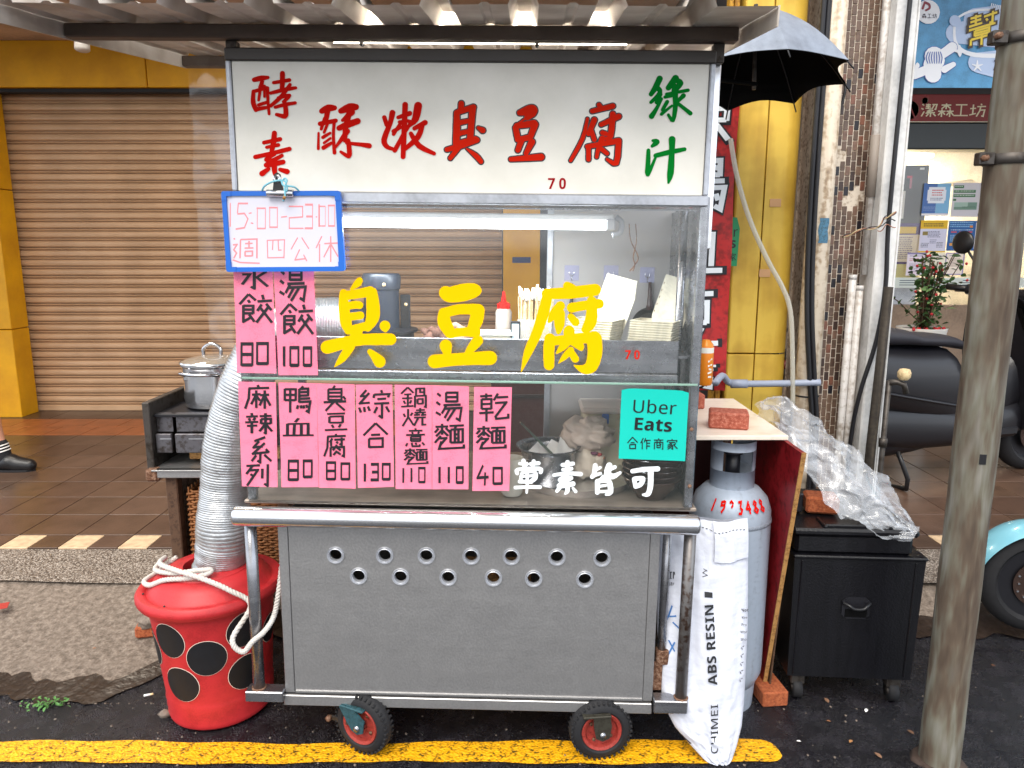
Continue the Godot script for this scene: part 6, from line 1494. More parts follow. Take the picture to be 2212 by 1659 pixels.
	P(pt, "pot", MB.new().lathe([V(0, 0.0), V(0.098, 0.0), V(0.110, 0.008), V(0.116, 0.04), V(0.113, 0.09), V(0.117, 0.165), V(0.124, 0.172), V(0.124, 0.176), V(0.114, 0.172), V(0.110, 0.09), V(0.105, 0.012), V(0, 0.006)], 48), M.steel_bright)
	var ld = P(pt, "lid", MB.new().lathe([V(0.122, 0.178), V(0.120, 0.184), V(0.10, 0.194), V(0.05, 0.205), V(0, 0.207)], 40), mat(Color(0.75, 0.68, 0.6), 0.05, 0, {alpha = 0.5}))
	P(ld, "lid_rim", MB.new().lathe([V(0.124, 0.176), V(0.127, 0.180), V(0.124, 0.186), V(0.119, 0.184)], 40), M.steel_bright)
	P(ld, "lid_handle", MB.new(true).tube(smooth_path([Vector3(-0.035, 0.205, 0), Vector3(-0.032, 0.235, 0), Vector3(0.0, 0.252, 0), Vector3(0.032, 0.235, 0), Vector3(0.035, 0.205, 0)], 5), 0.007, 10), M.chrome)
	P(pt, "side_handle", MB.new(true).tube(smooth_path([Vector3(-0.075, 0.135, 0.088), Vector3(-0.085, 0.15, 0.115), Vector3(-0.02, 0.148, 0.150), Vector3(0.045, 0.148, 0.142), Vector3(0.075, 0.135, 0.088)], 6), 0.006, 10), M.chrome)
	P(pt, "handle_rivet", MB.new().box(Vector3(-0.072, 0.13, 0.088), Vector3(0.022, 0.026, 0.012), 0.003), M.chrome)
	# wicker basket under the stove
	var wk = T("wicker_basket", "brown wicker basket standing under the steel stove", "basket", at(so + Vector3(0.315, 0.26, -0.17)))
	var weave = MB.new(true)
	var hw = 0.19
	var hd = 0.14
	for r in 40:
		var ring = []
		for k in 73:
			var t = float(k % 72) / 72.0 * 4.0
			var f = t - floor(t)
			var c = [Vector3(-hw, 0, hd), Vector3(hw, 0, hd), Vector3(hw, 0, -hd), Vector3(-hw, 0, -hd)]
			var p = c[int(t) % 4].lerp(c[(int(t) + 1) % 4], f)
			var n = Vector3(p.x / hw, 0, p.z / hd)
			n = Vector3(n.x if abs(n.x) > 0.99 else 0.0, 0, n.z if abs(n.z) > 0.99 else 0.0)
			ring.append(p + n * (0.006 * (1.0 if (k + r) % 2 == 0 else -1.0)) + Vector3(0, 0.012 + r * 0.0105 + 0.002 * sin(k * 1.9 + r), 0))
		weave.tube(ring, 0.0052, 6, false)
	P(wk, "weave", weave, M.wicker)
	for k in 36:
		var t = k / 36.0 * 4.0
		var c = [Vector3(-hw, 0, hd), Vector3(hw, 0, hd), Vector3(hw, 0, -hd), Vector3(-hw, 0, -hd)]
		var p = c[int(t) % 4].lerp(c[(int(t) + 1) % 4], t - floor(t))
		P(wk, "stake", MB.new().tube([p, p + Vector3(0, 0.44, 0)], 0.004, 5), M.wicker)
	# lump of concrete and a worn block behind the bin
	var lb = T("worn_block", "worn brown block with mortar lying left behind the red bin", "block", at(G(318, 1368, 0.05), 12))
	P(lb, "block", MB.new().box(Vector3(0.01, 0.018, 0), Vector3(0.10, 0.05, 0.06), 0.008), M.brick_orange)
	P(lb, "mortar", MB.new(true).ball(Vector3(0.02, 0.055, 0), Vector3(0.05, 0.03, 0.04), 14, 10, 0.5, 6), M.concrete)

# ---- right of the cart: table board, gas bottle, sack, rubbish cart
func brick_mesh(): return MB.new().box(Vector3(0, 0.029, 0), Vector3(0.2, 0.058, 0.095), 0.005)
func make_right_goods():
	var tb = T("table_board", "white stone board laid out as a table beside the cart", "table board", at(Vector3(0.678, 0.9825, -2.735)))
	P(tb, "board", MB.new().box(Vector3(0, 0.008, 0), Vector3(0.51, 0.016, 0.63), 0.002), M.marble)
	P(tb, "trestle", MB.new().box(Vector3(0.0, -0.03, -0.26), Vector3(0.46, 0.05, 0.05), 0.004), M.wood_dark)
	P(tb, "back_board", MB.new().box(Vector3(0.0, -0.437, -0.300), Vector3(0.50, 0.87, 0.012), 0.002), mat("3a1512", 0.5))
	for x in [-0.2, 0.2]: P(tb, "trestle_leg", MB.new().box(Vector3(x, -0.49, -0.26), Vector3(0.04, 0.89, 0.04), 0.004), M.wood_dark)
	var bk = brick_mesh().mesh()
	var b1 = T("brick", "red brick on the white board next to the cart's post", "brick", at(Vector3(0.655, 0.999, -2.88), 2), "loose bricks")
	P(b1, "block", bk, M.brick)
	var b2 = T("brick", "red brick near the front corner of the white board", "brick", at(Vector3(0.765, 0.999, -2.55), -14), "loose bricks")
	P(b2, "block", MB.new().box(Vector3(0, 0.029, 0), Vector3(0.135, 0.058, 0.095), 0.006), M.brick)
	var b3 = T("brick", "orange brick on the ground under the red plywood panel", "brick", at(Vector3(0.935, 0.0, -2.50), 96), "loose bricks")
	P(b3, "block", bk, M.brick_orange)
	# red plywood leaning under the board
	var ply = T("red_plywood", "upright red plywood panel with bare tan edge under the board", "plywood panel", at(Vector3(0.927, 0.06, -2.47)))
	var pz = func(y): return lerp(0.0, 0.20, y / 0.92)
	var pb = MB.new()
	var A = [Vector3(-0.007, 0, pz.call(0)), Vector3(-0.007, 0.92, pz.call(0.92)), Vector3(-0.007, 0.92, -0.42), Vector3(-0.007, 0, -0.42)]
	var B = A.map(func(p): return p + Vector3(0.014, 0, 0))
	pb.quad_out(A[0], A[1], A[2], A[3], Vector3(0, 0.4, -0.2))
	pb.quad_out(B[0], B[1], B[2], B[3], Vector3(0, 0.4, -0.2))
	for i in 4: pb.quad_out(A[i], A[(i + 1) % 4], B[(i + 1) % 4], B[i], Vector3(0, 0.4, -0.2))
	P(ply, "sheet", pb, M.ply_red)
	P(ply, "bare_edge", MB.new().box(Vector3(0, 0.46, 0.102), Vector3(0.0144, 0.944, 0.004), 0.0, Basis(Vector3.RIGHT, atan(0.20 / 0.92))), M.ply_edge)
	P(ply, "second_ply", MB.new().box(Vector3(0.014, 0.44, -0.14), Vector3(0.006, 0.86, 0.42), 0.001, Basis(Vector3.RIGHT, 0.12)), M.wood_dark)
	# gas bottle
	var gc = Vector3(0.765, 0.0, -2.47)
	var gb = T("gas_bottle", "pale grey gas bottle with red stencilled number under the board", "gas bottle", at(gc))
	P(gb, "body", MB.new().lathe([V(0.0, 0.055), V(0.07, 0.058), V(0.115, 0.082), V(0.135, 0.13), V(0.137, 0.16), V(0.137, 0.70), V(0.135, 0.735), V(0.122, 0.775), V(0.095, 0.805), V(0.05, 0.822), V(0, 0.826)], 48), M.gas_grey)
	P(gb, "weld_seam", MB.new().lathe([V(0.1365, 0.690), V(0.1395, 0.694), V(0.1395, 0.702), V(0.1365, 0.706)], 48), mat("8f98a6", 0.5, 0.1, {tex = M.grime, k = 12.0}))
	P(gb, "foot_ring", MB.new().lathe([V(0.108, 0.0), V(0.112, 0.0), V(0.118, 0.09), V(0.114, 0.09)], 40), M.gas_grey)
	# collar with grip hole, made of curved strips
	var collar = MB.new(true)
	var strip = func(a0, a1, y0, y1):
		for rr in [0.072, 0.075]:
			collar.grid(func(a, b): return Vector3(sin(lerp(a0, a1, a)) * rr, lerp(y0, y1, b), cos(lerp(a0, a1, a)) * rr), max(2, int(abs(a1 - a0) * 8.0)), 1)
		collar.grid(func(a, b): return Vector3(sin(lerp(a0, a1, a)) * lerp(0.072, 0.075, b), y1, cos(lerp(a0, a1, a)) * lerp(0.072, 0.075, b)), max(2, int(abs(a1 - a0) * 8.0)), 1)
	strip.call(-2.9, 2.9, 0.80, 0.875)
	strip.call(-2.9, 2.9, 0.945, 0.975)
	strip.call(-2.9, -0.75, 0.875, 0.945)
	strip.call(0.72, 2.9, 0.875, 0.945)
	P(gb, "collar", collar, M.gas_grey)
	P(gb, "valve", MB.new(true).tube([Vector3(0, 0.82, 0), Vector3(0, 0.93, 0)], [0.026, 0.024], 14), M.black_plastic)
	P(gb, "valve_wheel", MB.new().lathe([V(0, 0.925), V(0.034, 0.925), V(0.036, 0.932), V(0.034, 0.94), V(0, 0.942)], 18), M.black_plastic)
	var num = ["40,0 20,100", "60,10 20,20 20,45 65,40;65,5 60,60 30,100", "15,20 40,5 65,25;60,30 40,55", "20,10 60,5 45,45;40,48 65,65 50,95 20,95", "55,0 15,60 75,60;55,20 55,100", "40,48 18,28 38,4;38,4 62,22 40,50;40,50 68,74 42,98;42,98 14,76 40,50", "40,48 18,28 38,4;38,4 62,22 40,50;40,50 68,74 42,98;42,98 14,76 40,50"]
	for i in 7:
		var a0 = -0.80 + 0.222 * i
		P(gb, "number", glyph(num[i], func(p):
			var a = a0 + p.x * 0.0021
			var t = clamp(p.y / 100.0, -0.1, 1.1)
			var r = lerp(0.113, 0.1325, t)
			return Vector3(sin(a) * (r + 0.0035), lerp(0.791, 0.751, t), cos(a) * (r + 0.0035)), 20.0, Vector3(0, 0.00008, 0.00006)), M.red_ink)
	make_sack()
	# black wheeled rubbish cart
	var rc = T("rubbish_cart", "black wheeled rubbish cart with front handle", "rubbish bin", at(Vector3(1.225, 0.0, -2.64), -4))
	var fr = [Vector3(-0.215, 0.10, 0.215), Vector3(0.215, 0.10, 0.215), Vector3(0.215, 0.10, -0.22), Vector3(-0.215, 0.10, -0.22)]
	var ft = [Vector3(-0.222, 0.56, 0.225), Vector3(0.222, 0.56, 0.225), Vector3(0.222, 0.56, -0.23), Vector3(-0.222, 0.56, -0.23)]
	var hull = MB.new()
	hull.quad_out(fr[0], fr[1], fr[2], fr[3], Vector3(0, 0.3, 0))
	for i in 4: hull.quad_out(fr[i], fr[(i + 1) % 4], ft[(i + 1) % 4], ft[i], Vector3(0, 0.3, 0))
	P(rc, "body", hull, M.bin_black)
	P(rc, "body_rim", MB.new().box(Vector3(0, 0.563, 0), Vector3(0.455, 0.012, 0.465), 0.004), M.bin_black)
	for x in [-0.195, 0.19]: P(rc, "body_ridge", MB.new().box(Vector3(x, 0.33, 0.222), Vector3(0.006, 0.44, 0.006), 0.002, Basis(Vector3.RIGHT, 0.02)), M.bin_black)
	var lid = P(rc, "lid", MB.new().box(Vector3(-0.02, 0.605, 0.0), Vector3(0.40, 0.075, 0.43), 0.012), M.bin_black)
	P(lid, "lid_top", MB.new().box(Vector3(-0.02, 0.652, 0.0), Vector3(0.425, 0.026, 0.455), 0.008), M.bin_black)
	P(lid, "lid_grip", MB.new().box(Vector3(-0.02, 0.668, 0.19), Vector3(0.20, 0.012, 0.03), 0.004), M.bin_black)
	for x in [-0.12, 0.10]: P(lid, "lid_rib", MB.new().box(Vector3(x, 0.668, 0.17), Vector3(0.012, 0.010, 0.09), 0.003), M.bin_black)
	var hd = P(rc, "handle", MB.new().extrude(PackedVector2Array([V(-0.048, 0.02), V(-0.03, 0.035), V(0.03, 0.035), V(0.048, 0.02), V(0.048, -0.03), V(0.03, -0.045), V(-0.03, -0.045), V(-0.048, -0.03)]), 0.0, 0.006, Vector3(0.0, 0.38, 0.2215)), M.black_plastic)
	P(hd, "grip", MB.new(true).tube(smooth_path([Vector3(-0.046, 0.395, 0.228), Vector3(-0.03, 0.392, 0.245), Vector3(-0.015, 0.383, 0.25), Vector3(0.015, 0.383, 0.25), Vector3(0.03, 0.392, 0.245), Vector3(0.046, 0.395, 0.228)], 4), 0.0055, 8), M.black)
	P(hd, "recess", MB.new().box(Vector3(0, 0.358, 0.229), Vector3(0.075, 0.03, 0.003), 0.001), M.tarp)
	for q in [[-0.17, 0.18], [0.17, 0.18], [-0.17, -0.18], [0.17, -0.18]]:
		var w = P(rc, "caster", MB.new(true).cyl(Vector3(q[0] - 0.015, 0.036, q[1]), Vector3(q[0] + 0.015, 0.036, q[1]), 0.036, 20), M.rubber)
		P(w, "caster_fork", MB.new().box(Vector3(q[0], 0.078, q[1] - 0.005), Vector3(0.05, 0.044, 0.045), 0.004), M.steel_dark)
		P(w, "caster_hub", MB.new(true).cyl(Vector3(q[0] - 0.018, 0.036, q[1]), Vector3(q[0] + 0.018, 0.036, q[1]), 0.014, 12), M.steel_dark)
	var hb = T("half_brick", "broken orange half brick on the rubbish cart's lid", "brick", at(Vector3(1.115, 0.667, -2.60), -12))
	P(hb, "block", MB.new().box(Vector3(0.02, 0.035, 0), Vector3(0.115, 0.062, 0.09), 0.008), M.brick_orange)
	var hb2 = T("black_block", "small black block beside the half brick on the lid", "block", at(Vector3(1.05, 0.667, -2.61), 4))
	P(hb2, "block", MB.new().box(Vector3(-0.01, 0.038, 0), Vector3(0.045, 0.074, 0.07), 0.006), M.black_plastic)
	# clear plastic sheet sliding from the board onto the rubbish cart
	var nz := FastNoiseLite.new()
	nz.seed = 11
	nz.frequency = 1.0
	var spine = [W(1640, 880, -2.75), W(1690, 905, -2.66), W(1745, 955, -2.62), W(1800, 1010, -2.58), W(1850, 1068, -2.52), W(1905, 1105, -2.48), W(1965, 1145, -2.43)]
	var wid = [0.05, 0.075, 0.10, 0.115, 0.10, 0.085, 0.012]
	var sp = smooth_path(spine, 8)
	var sh = T("clear_plastic_sheet", "crumpled clear plastic sheet sliding onto the black rubbish cart", "plastic sheet", at(spine[3]))
	P(sh, "film", MB.new(true).grid(func(a, b):
		var i = b * (sp.size() - 1)
		var i0 = int(min(i, sp.size() - 2))
		var p = sp[i0].lerp(sp[i0 + 1], i - i0)
		var k = b * 6.0
		var k0 = int(min(k, 5))
		var w = lerp(wid[k0], wid[k0 + 1], k - k0)
		var side = Vector3(0.62, 0.60, -0.5)
		var bulge = Vector3(0.1, 0.5, 0.8) * sin(a * PI) * w * 0.55
		var crum = Vector3(nz.get_noise_3d(a * 2.0, b * 4.0, 0), nz.get_noise_3d(a * 2.0, b * 4.0, 20), nz.get_noise_3d(a * 2.0, b * 4.0, 40)) * 0.05 + Vector3(0, 1, 0.5) * abs(nz.get_noise_3d(a * 4.0 + b * 3.0, b * 7.0 - a * 2.0, 3)) * 0.018
		return p - spine[3] + side * (a * 2.0 - 1.0) * w + bulge + crum, 30, 80), M.film)
	P(sh, "folded_film", MB.new(true).grid(func(a, b):
		var i = lerp(0.15, 0.98, b) * (sp.size() - 1)
		var i0 = int(min(i, sp.size() - 2))
		var p = sp[i0].lerp(sp[i0 + 1], i - i0)
		var crum = Vector3(nz.get_noise_3d(a * 2.5, b * 4.0, 60), nz.get_noise_3d(a * 2.5, b * 4.0, 80), nz.get_noise_3d(a * 2.5, b * 4.0, 90)) * 0.035
		return p - spine[3] + Vector3(0.45, 0.35, -0.2) * (a * 2.0 - 1.2) * 0.085 * (0.4 + sin(b * PI)) + Vector3(-0.01, -0.012, 0.045) + crum, 22, 60), M.film)
	P(sh, "raised_corner", MB.new(true).grid(func(a, b):
		var p = W(lerp(lerp(1838.0, 1935.0, a), 1878.0, b), lerp(lerp(1045.0, 1105.0, a), 1015.0, b), -2.47 + 0.03 * sin(a * 4.0 + b * 2.0))
		return p - spine[3], 10, 10), M.film)

func make_sack():
	# outline of the woven sack: centre line, half width and depth from top to bottom
	var base = Vector3(0.64, 0.0, -2.12)
	var sk = T("woven_sack", "white woven resin sack standing against the gas bottle", "sack", at(base))
	var nz := FastNoiseLite.new()
	nz.seed = 21
	nz.frequency = 1.0
	var rows = [[1122, 1427, 1615, -2.27, 0.012], [1160, 1424, 1616, -2.27, 0.035], [1260, 1420, 1616, -2.25, 0.05], [1360, 1420, 1615, -2.22, 0.055], [1450, 1424, 1611, -2.19, 0.055], [1520, 1432, 1607, -2.17, 0.05], [1570, 1458, 1602, -2.15, 0.042], [1610, 1492, 1592, -2.13, 0.03], [1640, 1520, 1582, -2.11, 0.018], [1657, 1538, 1573, -2.10, 0.008]]
	var row = func(t):
		var k = clamp(t, 0.0, 1.0) * (rows.size() - 1)
		var i = int(min(k, rows.size() - 2))
		var f = k - i
		return range(5).map(func(c): return lerp(float(rows[i][c]), float(rows[i + 1][c]), f))
	var face = func(a, t, sgn):
		var r = row.call(t)
		var p = W(lerp(r[1], r[2], a), r[0] + 3.0 * sin(a * 11.0) * (1.0 - t), r[3])
		var fold = 0.010 * nz.get_noise_2d(a * 3.0, t * 6.0) + 0.005 * nz.get_noise_2d(a * 9.0 + t * 3.0, t * 12.0) - 0.012 * exp(-pow((a - 0.33 - 0.1 * t) * 16.0, 2.0)) + 0.006 * exp(-pow((a - 0.78) * 18.0, 2.0))
		var th = pow(max(sin(a * PI), 0.0), 0.6)
		p.y = max(p.y, 0.004)
		return p - base + Vector3(0, 0, sgn * r[4] * th + (fold * th if sgn > 0 else 0.0))
	P(sk, "front", MB.new(true).grid(func(a, b): return face.call(a, b, 1.0), 44, 80), M.sack)
	P(sk, "back", MB.new(true).grid(func(a, b): return face.call(1.0 - a, b, -1.0), 14, 24), M.sack)
	P(sk, "folded_top", MB.new(true).grid(func(a, b):
		var p = face.call(lerp(0.58, 0.985, a), lerp(0.0, 0.16, b), 1.0)
		return p + Vector3(0, 0.004, 0.008 + 0.004 * sin(b * PI)), 12, 10), M.sack)
	# print: lines along the height; p.x across (0..1 of width), p.y along (frame v)
	var put = func(u, v, lift):
		var t = 0.0
		for i in rows.size() - 1:
			if v >= rows[i][0]: t = (i + clamp((v - rows[i][0]) / float(rows[i + 1][0] - rows[i][0]), 0.0, 1.0)) / (rows.size() - 1)
		var r = row.call(t)
		return face.call(clamp((u - r[1]) / (r[2] - r[1]), 0.0, 1.0), t, 1.0) + Vector3(0, 0, lift)
	var bend = func(s, size, u0, v0, u1, v1, bold, called, m):
		# lettering laid along a line on the sack, letter by letter
		var pa = put.call(u0, v0, 0.004)
		var pb2 = put.call(u1, v1, 0.004)
		var pm = put.call((u0 + u1) * 0.5, (v0 + v1) * 0.5, 0.004)
		var ax = (pb2 - pa).normalized()
		var nrm = ax.cross(Vector3(-1, 0, 0.15)).normalized()
		var mid2 = (pa + pb2) * 0.5
		mid2.z = max(mid2.z, pm.z)
		words(sk, s, size, m, mid2 + nrm * 0.002 * sign(nrm.z), Basis(ax, (nrm * sign(nrm.z)).cross(ax), nrm * sign(nrm.z)), bold, false, pa.distance_to(pb2) / (size * s.length() * [0.62, 0.70][int(bold)]), called)
	bend.call("ABS RESIN", 0.030, 1529, 1451, 1521, 1292, true, "black_lettering", M.black)
	bend.call("CHIMEI", 0.024, 1538, 1606, 1533, 1508, false, "black_lettering", M.black)
	var mark = func(s, w, m, called):
		P(sk, called, glyph(s, func(p): return put.call(p.x, p.y, 0.003), w, Vector3(0, 0, 0.00005)), m)
	mark.call("1513,1270 1530,1270;1430,1270 1488,1270", 11.0, M.black, "black_bar")
	mark.call("1519,1220 1510,1226 1520,1230 1509,1234;1512,1218 1520,1222", 1.2, M.black, "black_mark")
	var blue = mat("3a6fae", 0.6)
	mark.call("1447,1295 1440,1320 1436,1330;1448,1330 1462,1342;1484,1290 1482,1310 1476,1325;1470,1320 1484,1338 1476,1340;1442,1320 1455,1316", 3.0, blue, "blue_scribble")
	mark.call("1440,1370 1452,1392;1452,1372 1440,1400;1478,1368 1470,1384;1472,1382 1480,1398 1474,1400;1470,1418 1478,1432", 3.0, blue, "blue_scribble")
	var grey = mat("55555c", 0.6)
	for i in 5: words(sk, ["Not", "Kee", "Pro", "Wor", "Sho"][i], 0.010 if i == 0 else 0.0085, grey, put.call(1604 - i, 1312 + i * 15, 0.006), Basis(), i == 0, false, 1.0, "small_print")
	for i in 5: mark.call("%d,%d %d,%d;%d,%d %d,%d" % [1595 - i, 1388 + i * 17, 1598 - i, 1394 + i * 17, 1598 - i, 1388 + i * 17, 1603 - i, 1388 + i * 17], 1.6, grey, "small_print")
	mark.call("1466,1582 1490,1600", 5.0, mat("4a3a3a", 0.6), "small_print")
	words(sk, "HIM", 0.024, M.black, put.call(1446, 1232, 0.004), Basis(), false, false, 0.9, "black_lettering")
	words(sk, "a step", 0.013, M.black, put.call(1446, 1250, 0.004), Basis(), false, false, 0.9, "black_lettering")
	var st = ""
	for i in 22: st += "%d,%d %d,%d;" % [1432 + i * 8, 1140 + (4 if i < 10 else -2) - int(3 * sin(i * 0.8)), 1436 + i * 8, 1140 + (4 if i < 10 else -2) - int(3 * sin(i * 0.8))]
	P(sk, "stitching", glyph(st, func(p): return put.call(p.x, p.y, 0.015 if p.x > 1528 else 0.003), 1.6, Vector3(0, 0, 0.00005)), M.black)
# ---- scooters
func loft(rows: Array, seg := 20, n := 4) -> MB:
	# rows: [x, y_low, y_high, half_width], rounded cross sections along x
	var b = MB.new(true)
	var rr = []
	for i in rows.size() - 1:
		for k in n:
			var q = []
			for c in 4: q.append(cubic_interpolate(float(rows[i][c]), float(rows[i + 1][c]), float(rows[max(i - 1, 0)][c]), float(rows[min(i + 2, rows.size() - 1)][c]), float(k) / n))
			rr.append(q)
	rr.append(rows[-1])
	var ring = func(q):
		var out = []
		for k in seg:
			var a = TAU * k / seg
			var cx = sign(cos(a)) * pow(abs(cos(a)), 0.7)
			var sy = sign(sin(a)) * pow(abs(sin(a)), 0.7)
			out.append(Vector3(q[0], lerp(q[1], q[2], 0.5 + 0.5 * sy), cx * q[3]))
		return out
	for i in rr.size() - 1:
		var A = ring.call(rr[i])
		var B = ring.call(rr[i + 1])
		for k in seg: b.quad(A[k], A[(k + 1) % seg], B[(k + 1) % seg], B[k])
	for e in [0, rr.size() - 1]:
		var A = ring.call(rr[e])
		var c = Vector3(rr[e][0], (rr[e][1] + rr[e][2]) * 0.5, 0)
		for k in seg: b.tri(c, A[k], A[(k + 1) % seg])
	return b
func make_scooter(label, xf, body, panel):
	var t = T("scooter", label, "scooter", xf)
	var ax = Basis(Vector3.RIGHT, PI / 2)
	for x in [-0.60, 0.62]:
		var prof = [V(0.15, -0.035)]
		for i in 13: prof.append(V(0.165 + 0.055 * sin(PI * i / 12.0), -0.05 * cos(PI * i / 12.0)))
		prof.append(V(0.15, 0.035))
		var w = P(t, "wheel", MB.new().lathe(prof, 48, Vector3(x, 0.22, 0), ax), M.rubber)
		P(w, "rim", MB.new().lathe([V(0, 0.02), V(0.03, 0.02), V(0.035, 0.03), V(0.06, 0.015), V(0.14, 0.018), V(0.152, 0.034), V(0.158, 0.034), V(0.158, -0.034), V(0, -0.03)], 36, Vector3(x, 0.22, 0), ax), mat("1f1f24", 0.4, 0.4))
		if x > 0:
			for s in [-1, 1]:
				P(w, "brake_disc", MB.new().lathe([V(0.055, 0.0), V(0.098, 0.0), V(0.098, 0.004), V(0.055, 0.004)], 40, Vector3(x, 0.22, 0.045 * s), ax), mat("4a3a34", 0.4, 0.7))
				for k in 16:
					var a = TAU * k / 16.0
					P(w, "disc_hole", MB.new().lathe([V(0, 0.0), V(0.0045, 0.0), V(0.0045, 0.0062)], 8, Vector3(x + cos(a) * (0.078 + 0.008 * (k % 2)), 0.22 + sin(a) * (0.078 + 0.008 * (k % 2)), 0.045 * s + 0.004 * s - (0.006 if s > 0 else 0.0) + (0.0012 if s > 0 else -0.0012)), ax), M.chrome)
	P(t, "rear_body", loft([[-0.98, 0.60, 0.70, 0.05], [-0.85, 0.50, 0.76, 0.12], [-0.6, 0.44, 0.76, 0.165], [-0.3, 0.36, 0.74, 0.17], [-0.05, 0.30, 0.72, 0.15], [0.06, 0.28, 0.60, 0.12]]), body)
	P(t, "engine", loft([[-0.72, 0.16, 0.36, 0.07], [-0.5, 0.14, 0.42, 0.11], [-0.2, 0.16, 0.44, 0.12], [-0.05, 0.2, 0.38, 0.1]]), M.black_plastic)
	P(t, "seat", loft([[-0.80, 0.745, 0.80, 0.08], [-0.62, 0.745, 0.845, 0.135], [-0.35, 0.74, 0.825, 0.145], [-0.25, 0.735, 0.80, 0.14], [-0.05, 0.72, 0.785, 0.12], [0.08, 0.70, 0.74, 0.08]]), M.scoot_seat)
	P(t, "grab_rail", MB.new(true).tube(smooth_path([Vector3(-0.65, 0.78, 0.15), Vector3(-0.85, 0.81, 0.13), Vector3(-0.92, 0.82, 0.0), Vector3(-0.85, 0.81, -0.13), Vector3(-0.65, 0.78, -0.15)], 5), 0.012, 8), M.black)
	P(t, "tail_light", MB.new(true).ball(Vector3(-0.955, 0.66, 0), Vector3(0.04, 0.04, 0.07), 14, 10), mat("7a1418", 0.2))
	for s in [-1, 1]:
		P(t, "side_trim", MB.new(true).tube(smooth_path([Vector3(-0.85, 0.60, 0.115 * s), Vector3(-0.5, 0.52, 0.175 * s), Vector3(-0.2, 0.46, 0.172 * s), Vector3(0.0, 0.42, 0.14 * s)], 5), 0.008, 8), panel)
		P(t, "turn_signal", MB.new(true).ball(Vector3(-0.90, 0.64, 0.105 * s), Vector3(0.035, 0.03, 0.02), 12, 8), M.amber)
	P(t, "rear_fender", MB.new(true).grid(func(a, b):
		var q = lerp(0.3, 2.9, a)
		return Vector3(-0.60 + cos(q) * 0.265, 0.22 + sin(q) * 0.265, lerp(-0.075, 0.075, b) + 0.0), 16, 4), M.black_plastic)
	P(t, "side_skirt", loft([[-0.55, 0.20, 0.46, 0.13], [-0.2, 0.18, 0.44, 0.15], [0.15, 0.19, 0.40, 0.15], [0.42, 0.22, 0.46, 0.14], [0.50, 0.30, 0.42, 0.08]]), body)
	P(t, "leg_cover", loft([[-0.08, 0.30, 0.68, 0.13], [0.12, 0.28, 0.60, 0.13], [0.30, 0.30, 0.66, 0.13], [0.40, 0.36, 0.80, 0.15]]), body)
	P(t, "floorboard", MB.new().box(Vector3(0.20, 0.27, 0), Vector3(0.40, 0.07, 0.30), 0.02), body)
	P(t, "apron", MB.new(true).grid(func(a, b):
		var z = lerp(-0.21, 0.21, a)
		return Vector3(0.36 + 0.10 * (1.0 - b) + 0.08 * (1.0 - pow(abs(z) / 0.21, 2.0)) - 0.06 * b, lerp(0.25, 0.92, b), z * (0.75 + 0.35 * sin(b * PI))), 14, 16), body)
	P(t, "inner_shield", MB.new(true).grid(func(a, b):
		var z = lerp(-0.20, 0.20, a)
		return Vector3(0.33 + 0.09 * (1.0 - b) - 0.05 * b, lerp(0.27, 0.90, b), z * (0.75 + 0.35 * sin(b * PI))), 10, 10), M.black_plastic)
	P(t, "front_panel", loft([[0.36, 0.62, 0.98, 0.15], [0.45, 0.55, 0.98, 0.13], [0.53, 0.55, 0.85, 0.09], [0.56, 0.60, 0.72, 0.04]]), panel)
	P(t, "headlight", MB.new(true).ball(Vector3(0.49, 0.86, 0), Vector3(0.06, 0.06, 0.10), 18, 12), mat("d8dde2", 0.08))
	P(t, "front_fender", MB.new(true).grid(func(a, b):
		var q = lerp(-0.15, 2.5, a)
		var z = lerp(-1.0, 1.0, b)
		var r = 0.262 - 0.03 * z * z
		var taper = 0.085 * (0.45 + 0.55 * sin(clamp(a * 1.15, 0.0, 1.0) * PI))
		return Vector3(0.62 + cos(q) * r, 0.22 + sin(q) * r, z * taper), 22, 8), panel)
	for s in [-1, 1]:
		P(t, "fork_leg", MB.new(true).tube([Vector3(0.62, 0.22, 0.085 * s), Vector3(0.52, 0.50, 0.085 * s), Vector3(0.46, 0.66, 0.08 * s)], [0.022, 0.026, 0.022], 12), M.black)
		P(t, "fork_bolt", MB.new(true).cyl(Vector3(0.60, 0.28, 0.105 * s), Vector3(0.60, 0.28, 0.118 * s), 0.011, 8), M.chrome)
		P(t, "grip", MB.new(true).tube([Vector3(0.36, 1.00, 0.21 * s), Vector3(0.32, 1.01, 0.35 * s)], [0.017, 0.019], 12), M.black)
		P(t, "brake_lever", MB.new(true).tube([Vector3(0.40, 0.99, 0.20 * s), Vector3(0.41, 0.985, 0.28 * s), Vector3(0.385, 0.985, 0.36 * s)], 0.006, 8), M.black)
		P(t, "mirror_stalk", MB.new(true).tube(smooth_path([Vector3(0.38, 1.0, 0.19 * s), Vector3(0.40, 1.12, 0.24 * s), Vector3(0.38, 1.22, 0.30 * s)], 4), 0.007, 8), M.black)
		P(t, "mirror", MB.new(true).ball(Vector3(0.375, 1.26, 0.33 * s), Vector3(0.022, 0.065, 0.075), 18, 12), M.black)
	P(t, "handlebar", MB.new(true).tube(smooth_path([Vector3(0.36, 1.0, 0.25), Vector3(0.40, 0.985, 0.1), Vector3(0.40, 0.985, -0.1), Vector3(0.36, 1.0, -0.25)], 4), 0.03, 12), M.black_plastic)
	P(t, "stand", MB.new(true).tube(smooth_path([Vector3(-0.36, 0.2, 0.14), Vector3(-0.33, 0.015, 0.19), Vector3(-0.33, 0.015, -0.19), Vector3(-0.36, 0.2, -0.14)], 3), 0.012, 8), M.black)
	return t
